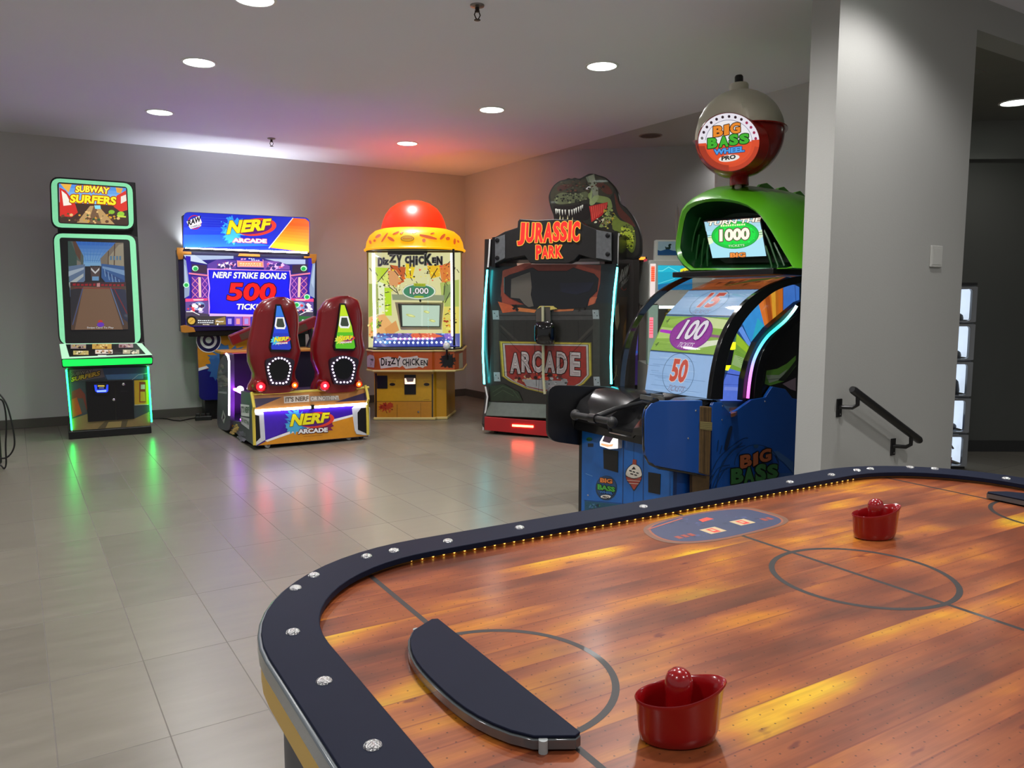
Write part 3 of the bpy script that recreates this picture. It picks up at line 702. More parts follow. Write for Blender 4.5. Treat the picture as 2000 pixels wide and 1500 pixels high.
# control shelf: black panel with cards of artwork, white rim, green band
slab(pC, [(131, 670), (264, 669), (297, 694), (121, 701)], 0.02).build('control_shelf', BLACK, sub, bevel=0.004)
sh = ring_slab(pC, [(116, 672), (277, 670.5), (297.5, 693), (120.8, 700.6)], [(128, 671), (265.5, 669.8), (285, 691.5), (135.5, 697)], 0.003, 0.005); sh.build('light_frame', glow('pale shelf light', '#b8ecc6', 0.7), sub)
A = Art(pC, off=0.003)
for x, y, w, h, cs in [(138, 672, 30, 9, ('#a89890', '#40302c', '#c8b070')), (180, 671.5, 38, 10, ('#d0a850', '#7a4a20', '#f0d890')), (232, 671, 28, 8, ('#a88c90', '#6a3030', '#e0c8b0')), (143, 685, 30, 8, ('#c8b870', '#4c5a3a', '#f0e8c0')), (186, 683, 34, 8, ('#e8e0d0', '#504a40', '#c09060')), (240, 683, 32, 8, ('#b8b490', '#4a5040', '#e8e4c8'))]:
    A.rect(x, y, x + w, y + h, cs[0]); A.scatter(x + w / 2, y + h / 2, w * 0.42, h * 0.36, 5, 3, cs[1:], int(x))
A.rect(191, 693.2, 208, 697, '#e8eee8')
A.build('shelf_artwork', PRINT, sub)
bo = slab(pB, rq((119.5, 700), (299, 696.5), (298.5, 713), (121.5, 719), 4), 0.10).build('front_rail', SIDEB, sub, bevel=0.006)
slab(pB, rq((121.3, 702.5), (297.3, 698.8), (297, 710), (123, 716), 3), 0.004, 0.004).build('light_band', GREENB, bo)
# lower door
A = Art(pF, off=-0.008)
P_ = [(135, 719.8), (290, 717), (293, 832), (140, 841.5)]
A.poly(P_, '#39434a'); A.poly([(136, 720), (200, 719), (206, 736), (170, 742), (138, 746)], '#6a6460'); A.poly([(200, 719), (288, 717), (289, 736), (206, 741)], '#35526a'); A.poly([(206, 732), (280, 729), (280, 740), (210, 742)], '#4f7fa4')
A.line([(258, 742), (270, 732), (288, 729)], 0.9, '#b8c4c8')
A.poly([(262, 743), (289.5, 742), (290.5, 790), (263, 792)], '#c89a1c'); A.poly([(272, 746), (284, 746), (285, 786), (272, 786)], '#8c3a14'); A.poly([(275, 751), (283, 751), (283, 760), (275, 760)], '#c8c8b8'); A.poly([(274, 765), (283, 765), (284, 784), (274, 784)], '#d0a424'); A.line([(263, 791), (290, 790)], 1.2, '#b8b8b0')
A.poly([(140, 765), (156, 758), (166, 770), (171, 800), (158, 806), (142, 816)], '#7a3428'); A.poly([(150, 778), (162, 778), (170, 804), (160, 808)], '#4a4846'); A.poly([(140, 780), (150, 776), (160, 808), (142, 815)], '#b0481c')
A.poly([(141, 818), (172, 808), (172, 824), (262, 818), (292, 804), (293, 831), (140, 841)], '#8a7448'); A.poly([(190, 838), (205, 823), (250, 820), (246, 835)], '#5d5338'); A.poly([(206, 836), (212, 824), (238, 822), (236, 834)], '#9c8a52')
A.text('SURFERS', (139, 746), (195, 733), 9, '#d0a82c', '#2c2018', 1.3, 0.1, 0.04); A.text('SUBWAY', (138, 735), (180, 728), 7, '#8a8070', '#3a3430', 1.0, 0.1, 0.03)
A.build('door_artwork', PRINT, sub)
dr = slab(pF, [(167.3, 744.7), (260, 742), (262.5, 818), (172, 824)], 0.012, 0.012).build('coin_door', BLACK, sub, bevel=0.002)
slab(pF, [(224, 744), (225.5, 744), (227.5, 820), (226, 820)], 0.002, 0.0132).build('door_seam', BLACKG, dr)
lk = MB()
for x, y in ((222, 780.5), (241, 750.5)):
    c = pF(x, y, 0.013); lk.loft([[(c.x + r * math.cos(2 * PI * k / 14), c.y - dy, c.z + r * math.sin(2 * PI * k / 14)) for k in range(14)] for r, dy in ((0.013, 0), (0.013, 0.006), (0.008, 0.009))])
lk.build('lock', CHROME, dr, smooth=True)
slab(pF, [(236, 763), (249, 762.6), (249, 765), (236, 765.4)], 0.002, 0.0135).build('bill_slot', paint('dark slot', '#1c1c1c', 0.6), dr)
rd = slab(pF, rq((183, 750), (212.5, 749), (213, 770), (185, 771.5), 4), 0.022, 0.03).build('card_reader', BLACK, dr, bevel=0.003)
A = Art(pF, off=0.0305)
A.poly([(184, 752), (189, 752), (190, 761), (207, 760), (208, 751.5), (211.5, 751.5), (211, 764), (208, 766.5), (190, 767), (186, 764)], '#1c3cff'); A.poly([(188, 763), (208, 762), (207, 765), (190, 765.6)], '#8fb0ff'); A.rect(191, 752.6, 204, 755, '#b8a040'); A.rect(193, 757, 203, 758.4, '#5d70c0')
A.build('reader_light', artmat('blue reader glow', 1.6), dr)
for px in ((129.5, 722, 140.2, 840), (289.2, 716, 296.2, 824)):
    a = pF(px[0], px[1], 0.006); b = pF(px[2], px[3], 0.006)
    MB().tube([a, a + (b - a) * 0.5, b], 0.0075, 10).build('light_tube', GREEN, sub, smooth=True)
    b2 = b + (b - a).normalized() * 0.02
    MB().tube([b, b2], 0.008, 10).build('tube_cap', paint('grey cap', '#9a9a96', 0.4), sub, smooth=True)

# ================================================================= foam-dart shooter: screen tower
NL = onz(495, 880, 0); NL.z = 0; NY = R(31)
NF = Frame(NL, NY)
nl = thing('shooter_screen_tower', 'wide blue-lit shooting game screen under a slanted orange and blue marquee', 'arcade screen', NL + Matrix.Rotation(NY, 3, 'Z') @ Vector((0.55, 2.2, 0)), NY)
TFr = Frame(nl.location, NY)
pT = TFr.front(-0.15); pTf = TFr.front(-0.19); pMq = TFr.front(-0.20, 1.92, -0.10, 2.32); pPed = TFr.front(-0.05)
NVY = paint('navy screen frame', '#1a1240', 0.35, coat=0.2)
ORB = paint('orange corner bracket', '#c8842c', 0.4)
fr = slab(pT, [(347, 487), (618.5, 500), (619.5, 640), (354, 648)], 0.16).build('screen_frame', NVY, nl, bevel=0.005)
A = Art(pT, off=0.002)
TLs, TRs, BRs, BLs = (360, 498), (608.5, 506), (611, 635), (363, 638)
A.poly([TLs, TRs, BRs, BLs], '#241a78')
def zz(x, y): return (330 + x * 0.18, 390 + y * 0.18)          # tower close-up units
def Z(*p): return [zz(*q) for q in p]
A.poly(Z((160, 600), (700, 610), (700, 640), (240, 660)), '#a8b8d8'); A.poly(Z((160, 600), (280, 600), (420, 700), (200, 660)), '#c4d0e4'); A.poly(Z((1040, 640), (1480, 650), (1480, 700), (1280, 700)), '#b0bcdc')
A.poly(Z((420, 700), (520, 650), (730, 660), (730, 745), (420, 745)), '#5c3c9c'); A.poly(Z((1030, 660), (1190, 670), (1310, 720), (1310, 760), (1030, 760)), '#7a48a8')
A.scatter(*zz(620, 715), 18, 7, 9, 4, ['#e8b0e0', '#c03060', '#f0e0f0', '#3a2c70'], 4); A.scatter(*zz(1150, 720), 18, 7, 9, 4, ['#d8a0e8', '#e05c88', '#f0c0f0', '#402c80'], 5)
A.poly(Z((425, 745), (1310, 770), (1325, 780), (425, 760)), '#d890d8')
A.poly(Z((420, 760), (1305, 775), (1320, 1260), (430, 1240)), '#0a0ad0'); A.poly(Z((450, 780), (1290, 795), (1300, 1240), (450, 1225)), '#1212e4')
A.line(Z((422, 750), (424, 830), (440, 960), (430, 1040), (438, 1170), (432, 1240)), 2.2, '#e8a8e8'); A.line(Z((1310, 770), (1322, 860), (1310, 980), (1325, 1120)), 2.2, '#d890e0')
A.poly(Z((735, 640), (1025, 650), (1030, 735), (742, 730)), '#e890a8'); A.poly(Z((745, 675), (1015, 682), (1015, 725), (750, 720)), '#f0a060'); A.poly(Z((722, 630), (1010, 640), (1020, 668), (740, 660)), '#1c10a0')
A.scrawl(zz(765, 697), zz(1000, 702), 2.4, '#f6e0c0', 8); A.scrawl(zz(765, 716), zz(1000, 721), 2.4, '#f6d0b0', 9, 2)
A.scrawl(zz(775, 654), zz(840, 650), 3.2, '#f0a0c8', 2); A.scrawl(zz(860, 644), zz(930, 646), 2.2, '#d8d8ff', 3); A.scrawl(zz(890, 660), zz(985, 664), 2.4, '#d8d8ff', 4)
for sx in (0, 1):                                                 # truss towers at both sides
    X = lambda x: x if not sx else 1748 - x
    A.poly(Z((X(180), 610), (X(235), 615), (X(235), 1160), (X(190), 1180)), '#2814a8')
    A.poly(Z((X(250), 700), (X(410), 710), (X(410), 800), (X(250), 790)), '#3a2440'); A.ell(*zz(X(285), 745), 6.2, 5.4, '#b8f0c8'); A.ell(*zz(X(288), 750), 4.2, 3.8, '#1fae4c')
    A.poly(Z((X(215), 790), (X(425), 815), (X(425), 832), (X(215), 808)), '#e07898')
    A.poly(Z((X(245), 830), (X(420), 838), (X(420), 1075), (X(250), 1080)), '#5a2498'); A.poly(Z((X(318), 840), (X(345), 842), (X(352), 1060), (X(325), 1060)), '#f0c0b8')
    for k in range(3):
        y = 845 + 75 * k; A.line(Z((X(250), y), (X(318), y + 70)), 1.1, '#f090a0'); A.line(Z((X(318), y), (X(250), y + 70)), 1.1, '#e07898'); A.line(Z((X(360), y), (X(418), y + 70)), 1.1, '#d078c0'); A.line(Z((X(418), y), (X(360), y + 70)), 1.1, '#d078c0')
    A.poly(Z((X(178), 1075), (X(420), 1070), (X(420), 1095), (X(178), 1108)), '#f04880'); A.poly(Z((X(260), 1080), (X(380), 1078), (X(370), 1092), (X(270), 1094)), '#f8c0c0')
    A.poly(Z((X(160), 640), (X(185), 660), (X(225), 960), (X(220), 1040), (X(168), 1070)), '#8898b8'); A.poly(Z((X(166), 700), (X(178), 720), (X(205), 900), (X(180), 960)), '#a8b8d0')
    A.poly(Z((X(180), 1110), (X(430), 1100), (X(432), 1240), (X(180), 1210)), '#5c4890'); A.ell(*zz(X(330), 1150), 11, 8, '#7898c8'); A.scatter(*zz(X(300), 1180), 18, 10, 8, 4, ['#c0b0d8', '#e04050', '#302850', '#f0e8f0'], 6 + sx)
    A.poly(Z((X(180), 1210), (X(430), 1240), (X(430), 1290), (X(180), 1290)), '#453c50'); A.line(Z((X(190), 1215), (X(260), 1215), (X(330), 1250)), 1.3, '#f0f0f0')
for x, y in ((188, 925), (1498, 1055), (1385, 1140)): A.ell(*zz(x, y), 6, 5.4, '#b8f0c8'); A.ell(*zz(x, y + 2), 4, 3.6, '#1fae4c')
A.poly(Z((440, 1235), (1300, 1255), (1300, 1275), (440, 1265)), '#d8b0e8')
for k, c in enumerate(('#3020a0', '#8050c0', '#c060a0', '#4030b8', '#e080b0', '#6040b0', '#d87098', '#3820a8')):
    x = 620 + 90 * k; A.poly(Z((x, 1268), (x + 84, 1270), (x + 84, 1368), (x, 1366)), c); A.poly(Z((x + 20, 1290), (x + 60, 1290), (x + 60, 1350), (x + 20, 1350)), '#f09090' if k % 2 else '#a090e0')
A.poly(Z((185, 1265), (620, 1262), (620, 1368), (190, 1370)), '#383438'); A.ell(*zz(245, 1315), 10.5, 10, '#141210'); A.ell(*zz(245, 1315), 7, 6.6, '#c8a03c'); A.line(Z((225, 1330), (262, 1300)), 2, '#a8802c')
A.scrawl(zz(312, 1316), zz(485, 1318), 2.2, '#e4ecf0', 8); A.scrawl(zz(312, 1338), zz(485, 1340), 2.2, '#e4ecf0', 9, 3); A.scrawl(zz(365, 1358), zz(440, 1360), 1.8, '#f0e0c8', 4, 4)
A.poly(Z((500, 1300), (610, 1270), (618, 1352), (500, 1355)), '#8a7038'); A.text('Player', zz(508, 1334), zz(595, 1334), 4, '#f8f8f0', None, 1, 0.2, 0.02); A.text('1', zz(520, 1362), zz(534, 1362), 3.6, '#f8f8f0', None, 1, 0.2, 0.02)
A.poly(Z((1410, 1262), (1545, 1268), (1550, 1362), (1412, 1362)), '#2c6a30'); A.text('Player', zz(1440, 1322), zz(1520, 1326), 4, '#f8f8f0', None, 1, 0.2, 0.02); A.text('2', zz(1450, 1350), zz(1466, 1350), 3.6, '#f8f8f0', None, 1, 0.2, 0.02)
A.text('NERF STRIKE BONUS', zz(472, 850), zz(1268, 864), 12.4, '#ffffff', '#0404a0', 0.8, 0.18, 0.035)
A.text('500', zz(625, 1095), zz(1145, 1100), 35, '#f01414', '#30083c', 1.8, 0.16, 0.035)
A.text('TICKETS', zz(725, 1192), zz(1085, 1198), 11.5, '#ffffff', '#0404a0', 0.8, 0.18, 0.035)
A.build('screen', artmat('vivid screen picture', 1.25, 0.2, 0.2), fr)
for n_, pts in enumerate([((85, 520), (160, 520), (240, 560), (245, 595), (160, 595), (150, 645), (105, 650), (85, 580)), ((1605, 590), (1600, 650), (1585, 690), (1555, 695), (1550, 635), (1470, 635), (1465, 605), (1530, 590)), ((125, 1370), (175, 1360), (270, 1390), (290, 1435), (180, 1445), (135, 1440)), ((1605, 1340), (1605, 1400), (1540, 1412), (1500, 1385), (1560, 1350))]):
    slab(pT, Z(*pts), 0.03, 0.022).build('corner_bracket', ORB, fr, bevel=0.003)
slab(pT, Z((770, 575), (985, 582), (990, 620), (750, 612)), 0.03, 0.02).build('top_bracket', ORB, fr, bevel=0.003)
slab(pT, Z((800, 1385), (905, 1385), (905, 1430), (820, 1425)), 0.03, 0.02).build('bottom_bracket', ORB, fr, bevel=0.003)
# marquee
mq = slab(pMq, rq((358.5, 413.5), (605.5, 425), (604, 494), (356.5, 485), 12), 0.03).build('marquee', paint('marquee back', '#2a2a60', 0.4), nl, smooth=True)
A = Art(pMq, off=0.001)
full = rq((358.8, 414.3), (605, 425.6), (603.4, 493.4), (357, 484.4), 11)
A.poly(full, '#1a30c8')
A.poly(Z((1345, 200), (1480, 208), (1520, 240), (1522, 300), (1518, 575), (1090, 520)), '#ff6a18')
A.grad(Z((1300, 250), (1520, 260)), Z((1095, 515), (1518, 570)), '#ff5a14', '#ffc828', 9)
A.line(Z((1345, 200), (1085, 525)), 1.6, '#fff0d8')
A.poly(Z((160, 300), (800, 300), (640, 480), (158, 500)), '#1f46e0'); A.poly(Z((158, 380), (600, 380), (1100, 500), (155, 520)), '#2868ec')
for k in range(6): A.line(Z((200, 190 + 26 * k), (640, 205 + 26 * k)), 0.5, '#3c58e8')
A.splat(*zz(700, 330), 22, 24, '#2c9ce8', 3, 30, 0.5); A.splat(*zz(690, 380), 19, 16, '#44c0e8', 8, 26, 0.5)
A.scatter(*zz(640, 240), 14, 10, 9, 2, ['#2c9ce8', '#40b0f0'], 2)
def nerf(A, cx, cy, w, sl, seed=1):
    """the word in slanted yellow letters before an orange-red swoosh"""
    h = w * 0.30
    A.ell(cx + w * 0.13, cy - h * 0.02, w * 0.43, h * 0.62, '#e8402c', 36, -0.10 + sl); A.ell(cx + w * 0.06, cy + h * 0.0, w * 0.41, h * 0.48, '#5a1c78', 36, -0.10 + sl)
    A.text('NERF', (cx - w * 0.50, cy + h * 0.5 - sl * w * 0.5), (cx + w * 0.40, cy + h * 0.16 + sl * w * 0.4), h * 0.98, '#ffe81c', '#7a2c10', w * 0.010, 0.24, 0.05, h2=h * 0.78)
nerf(A, *zz(880, 300), 92, 0.0)
A.ell(*zz(278, 245), 13.5, 14, '#c81e2c'); A.ell(*zz(278, 245), 12, 12.4, '#1a2cb0')
A.poly(Z((190, 238), (330, 175), (358, 250), (225, 305)), '#f4f4f4'); A.text('RAW', zz(205, 288), zz(348, 236), 11.5, '#16161c', None, 1, 0.0, 0.05)
A.poly(Z((222, 300), (345, 255), (350, 285), (235, 318)), '#f4f4f4'); A.text('THRILLS', zz(232, 314), zz(346, 278), 4.2, '#16161c', None, 1, 0, 0.02)
A.text('ARCADE', zz(690, 462), zz(1060, 472), 8, '#ffffff', '#d04858', 1.1, 0, 0.05)
A.build('marquee_artwork', artmat('backlit marquee', 0.7, 0.35, 0.1, refl=True), mq)
# light bar at the marquee's foot
p0 = pMq(362, 485, 0.05); p1 = pMq(600, 493.5, 0.05)
LBAR = glow('white light bar', '#f4faff', 26.0)
slab(pMq, Z((160, 528), (1525, 588), (1530, 600), (155, 545)), 0.05, 0.075).build('light_housing', paint('dark housing', '#241f2c', 0.4), nl)
MB().tube([p0, (Vector(p0) + Vector(p1)) / 2, p1], 0.009, 8).build('light_bar', LBAR, nl)
l_ = bpy.data.lights.new('marquee_uplight', 'AREA'); l_.shape = 'RECTANGLE'; l_.size = 1.2; l_.size_y = 0.06; l_.energy = 10; l_.color = (0.86, 0.92, 1.0); l_.spread = R(110)
lo2 = bpy.data.objects.new('marquee_uplight', l_); COL.objects.link(lo2); lo2.parent = nl; lo2.location = ((p0.x + p1.x) / 2, 0.31, 1.95); lo2.rotation_euler = (PI, 0, 0)
# body behind, pedestal
q0 = pT(352, 490); q1 = pT(618, 636)
MB().box(q0.x + 0.05, q1.x - 0.05, -0.13, 0.16, 0.95, 1.93).build('screen_housing', BLACK, nl, bevel=0.01)
MB().box(p0.x + 0.02, p1.x - 0.02, -0.07, 0.06, 1.9, 2.28).build('marquee_housing', BLACK, nl, bevel=0.01)
k0 = pPed(384, 651); k1 = pPed(395, 781)
MB().box(k0.x + 0.06, -k0.x - 0.06, -0.03, 0.18, 0.0, 1.0).build('pedestal', BLACK, nl)
MB().box(k0.x + 0.16, -k0.x - 0.1, -0.04, 0.22, 0.0, 0.05).build('pedestal_foot', BLACK, nl)
def z4(x, y): return (370 + x / 4.41, 560 + y / 4.41)
def Y4(*p): return [z4(*q) for q in p]
pd = slab(pPed, Y4((62, 390), (700, 360), (900, 380), (900, 960), (130, 978), (100, 968), (86, 945)), 0.03).build('pedestal_panel', paint('pedestal navy', '#1d1d6c', 0.35), nl)
A = Art(pPed, off=0.001)
A.poly(Y4((62, 390), (880, 360), (880, 560), (78, 722)), '#c8861e'); A.poly(Y4((78, 700), (300, 640), (300, 656), (78, 726)), '#e0e0e8'); A.poly(Y4((78, 726), (880, 560), (880, 955), (130, 974), (100, 962), (88, 940)), '#17176e')
A.splat(*z4(320, 610), 36, 25, '#3c6ca8', 5, 34, 0.5); A.splat(*z4(240, 700), 20, 20, '#33609c', 9, 22, 0.5)
for r, c in ((24.5, '#e8e8ee'), (23, '#1a1a4c'), (16.5, '#e4e4ea'), (11.5, '#1a1a4c'), (6.2, '#d8d8e0')): A.ell(*z4(165, 460), r, r * 1.0, c)
A.build('pedestal_artwork', PRINT, pd)

# ================================================================= foam-dart shooter: ride-on bench with two pods
bn = thing('shooter_seat_bench', 'orange and purple two-seat shooter bench with red pod backs', 'arcade seat', NL, NY)
PURP = paint('purple laminate', '#241440', 0.35); ORG = paint('orange laminate', '#c2892c', 0.38); YTM = paint('yellow edge trim', '#d8c44c', 0.35)
bp = NF.front(0.0); bs = NF.side(0.0, -1)
W_ = 1.10
MB().box(0.01, W_ - 0.01, 0.03, 1.55, 0.06, 0.16).build('floor_pan', PURP, bn, bevel=0.004)
MB().box(0.015, W_ - 0.015, 0.075, 0.46, 0.10, 0.50).build('seat_box', PURP, bn, bevel=0.004)
up = slab(NF.front(0.0, 0.37, 0.05, 0.52), Y4((545, 930), (1530, 880), (1540, 1008), (560, 1062)), 0.02).build('upper_panel', ORG, bn)
pu = NF.front(0.0, 0.37, 0.05, 0.52)
A = Art(pu, off=0.0008)
A.poly(Y4((560, 938), (1530, 884), (1538, 1000), (560, 1056)), '#b87a34'); A.poly(Y4((558, 965), (800, 950), (562, 1048)), '#2c1446'); A.poly(Y4((1535, 905), (1538, 975), (1250, 995)), '#2c1446')
A.poly(Y4((812, 945), (1030, 930), (1032, 990), (816, 1004)), '#d8cec0'); A.poly(Y4((1036, 942), (1278, 938), (1296, 978), (1040, 990)), '#9c9084')
A.text("IT'S NERF", z4(826, 994), z4(1026, 982), 9.5, '#6a5644', None, 1, 0.02, 0.04); A.text("OR NOTHIN'!", z4(1044, 982), z4(1284, 972), 8, '#e0d8cc', None, 1, 0.02, 0.04)
A.build('upper_artwork', PRINT, up)
MB().tube([pu(*z4(535, 925)), pu(*z4(1545, 868))], 0.012, 8).build('top_trim', YTM, bn, smooth=True)
lp = NF.front(0.015)
lo_ = slab(lp, Y4((560, 1060), (1540, 1005), (1540, 1290), (575, 1372)), 0.02).build('lower_panel', PURP, bn)
A = Art(lp, off=0.0008)
A.poly(Y4((570, 1075), (1535, 1015), (1535, 1285), (580, 1368)), '#3a12a4'); A.poly(Y4((570, 1075), (900, 1052), (760, 1280), (600, 1340)), '#4018b0'); A.poly(Y4((660, 1330), (900, 1250), (1210, 1160), (1535, 1080), (1535, 1285), (590, 1368)), '#d8901c')
A.poly(Y4((650, 1325), (880, 1240), (1210, 1150), (1535, 1068), (1535, 1084), (1210, 1172), (900, 1256), (670, 1336)), '#f0f0f0')
A.splat(*z4(930, 1160), 22, 22, '#3a90d8', 7, 34, 0.5); A.splat(*z4(900, 1200), 16, 14, '#4cb0dc', 4, 26, 0.5); A.scatter(*z4(900, 1090), 14, 8, 8, 2, ['#3a90d8'], 3); A.splat(*z4(1130, 1200), 24, 14, '#7c1c50', 11, 24, 0.3)
nerf(A, *z4(1045, 1150), 82, 0.0)
A.text('ARCADE', z4(935, 1268), z4(1192, 1252), 9, '#ffffff', '#6a2030', 1.2, 0, 0.05)
A.line(Y4((985, 1290), (1145, 1278)), 0.8, '#a86414')
A.build('lower_artwork', PRINT, lo_)
for sx, pts in ((0, ((550, 1078), (640, 1085), (655, 1320), (572, 1370))), (1, ((1402, 1050), (1420, 1030), (1500, 1020), (1555, 1040), (1555, 1285), (1440, 1270), (1425, 1240)))):
    g = slab(NF.front(0.004), Y4(*pts), 0.02).build('corner_guard', paint('white corner guard', '#cfd3d8', 0.3), bn, bevel=0.003)
    ins = ((552, 1100), (600, 1112), (612, 1300), (566, 1345)) if not sx else ((1448, 1085), (1480, 1045), (1548, 1040), (1552, 1276), (1452, 1232))
    slab(NF.front(0.002), Y4(*ins), 0.02).build('guard_insert', BLACK, g)
sid = [(0.0, 0.05), (0.0, 0.36), (-0.03, 0.40), (0.045, 0.52), (0.44, 0.50), (0.46, 0.20), (1.05, 0.14), (1.05, 0.05)]
for x in (0.0, W_ - 0.022):
    b_ = MB().prismx(sid, x, x + 0.022).build('side_panel', paint('dark printed side', '#3c3648', 0.4), bn, bevel=0.002)
    MB().tube([(x + 0.011, y - 0.004, z) for y, z in [(0.0, 0.05), (-0.002, 0.2), (0.0, 0.36), (-0.03, 0.40), (0.0, 0.46), (0.045, 0.525)]], 0.014, 8).build('edge_trim', YTM, b_, smooth=True)
A = Art(bs, off=0.001)
A.poly(Y4((440, 1010), (515, 1020), (515, 1120), (445, 1110)), '#e4e4e4'); A.text("IT'S NERF", z4(445, 1085), z4(513, 1090), 13, '#17171c', None, 1, 0, 0.05); A.poly(Y4((440, 1118), (516, 1135), (514, 1230), (446, 1180)), '#c8c8cc'); A.text('OR NOTHIN', z4(446, 1160), z4(512, 1195), 8, '#3a3a44', None, 1, 0, 0.03)
A.scatter(*z4(385, 1225), 8, 10, 10, 3, ['#c88c2c', '#a06020', '#e0b050'], 5); A.scatter(*z4(450, 1290), 8, 10, 8, 4, ['#707484', '#585c6c'], 6)
A.build('side_artwork', PRINT, bn)
lb0 = lp(*z4(560, 1070), 0.02); lb1 = lp(*z4(1535, 1008), 0.02)
MB().tube([lb0, lb1], 0.011, 8).build('light_bar', glow('cool white strip', '#f2ecff', 16.0), bn)
MB().box(0.53, 0.56, -0.03, 0.01, lb0.z - 0.02, lb0.z + 0.02).build('light_clip', BLACK, bn)
# wing at the far end, white light on its edge
pw = NF.side(-0.02, -1)
wg = slab(pw, smoothpoly(Y4((240, 1180), (245, 900), (240, 760), (262, 640), (310, 580), (335, 578), (350, 640), (352, 1120), (340, 1228), (290, 1232)), 3), 0.04).build('side_wing', paint('wing purple grey', '#4a4354', 0.4), bn, smooth=True)
A = Art(pw, off=0.001)
A.poly(Y4((250, 900), (322, 905), (322, 925), (250, 915)), '#8a8494'); A.scatter(*z4(288, 780), 8, 26, 10, 5, ['#5d5468', '#38323f', '#6c5c58'], 8); A.poly(Y4((275, 1130), (290, 1060), (312, 1120), (296, 1180)), '#b8b4b8'); A.poly(Y4((282, 1150), (292, 1090), (304, 1130)), '#4a4050')
A.build('wing_artwork', PRINT, wg)
MB().tube([pw(*z4(*q), 0.005) for q in ((318, 578), (334, 600), (343, 640), (344, 740), (345, 900), (344, 1108))], 0.011, 8).build('wing_light', glow('wing white strip', '#fff2ff', 4.0), wg, smooth=True)
# gun console in front of the seats
MB().box(0.02, 1.16, 1.30, 1.52, 0.10, 0.80).build('gun_console', paint('console dark', '#120c18', 0.45), bn, bevel=0.01)
MB().box(-0.02, 1.2, 1.22, 1.56, 0.80, 0.83).build('console_top', ORG, bn, bevel=0.006)
PINK = glow('violet step light', '#b040ff', 30.0)
MB().box(0.08, 0.32, 0.50, 0.9, 0.161, 0.166).build('step_light', PINK, bn)
MB().box(0.005, 0.03, 0.47, 0.80, 0.47, 0.49).build('seat_side_light', PINK, bn)
MB().sphere((0.02, 0.56, 0.50), 0.035, 12, 8, 1, 1, 1).build('side_lamp', glow('white side lamp', '#fff0ff', 2.5), bn, smooth=True)
# dart blasters on the console
for i_, (gx, gz) in enumerate(((0.30, 1.0), (0.86, 1.05))):
    g = MB(); m_ = Matrix.Rotation(R(-22), 3, 'Y')
    b = MB().box(-0.20, 0.20, -0.045, 0.045, -0.05, 0.06)
    b.v = [tuple(m_ @ Vector(p) + Vector((gx, 1.40, gz))) for p in b.v]
    go = b.build('dart_blaster', paint('blaster red', '#7c1416', 0.35, coat=0.3), bn, bevel=0.012)
    h = MB().tube([(gx + 0.10, 1.40, gz + 0.02), (gx + 0.12, 1.40, gz - 0.12), (gx + 0.10, 1.40, 0.83)], [0.03, 0.026, 0.05], 10); h.build('blaster_mount', BLACK, go, smooth=True)
    d = MB().box(-0.10, 0.06, -0.048, -0.044, -0.035, 0.03); d.v = [tuple(m_ @ Vector(p) + Vector((gx, 1.40, gz))) for p in d.v]; d.build('blaster_label', paint('blaster panel', '#55402a', 0.4), go)
    mz = MB().tube([tuple(m_ @ Vector(p) + Vector((gx, 1.40, gz))) for p in ((0.2, 0, 0.01), (0.27, 0, 0.01))], 0.04, 12); mz.build('muzzle', BLACK, go, smooth=True)
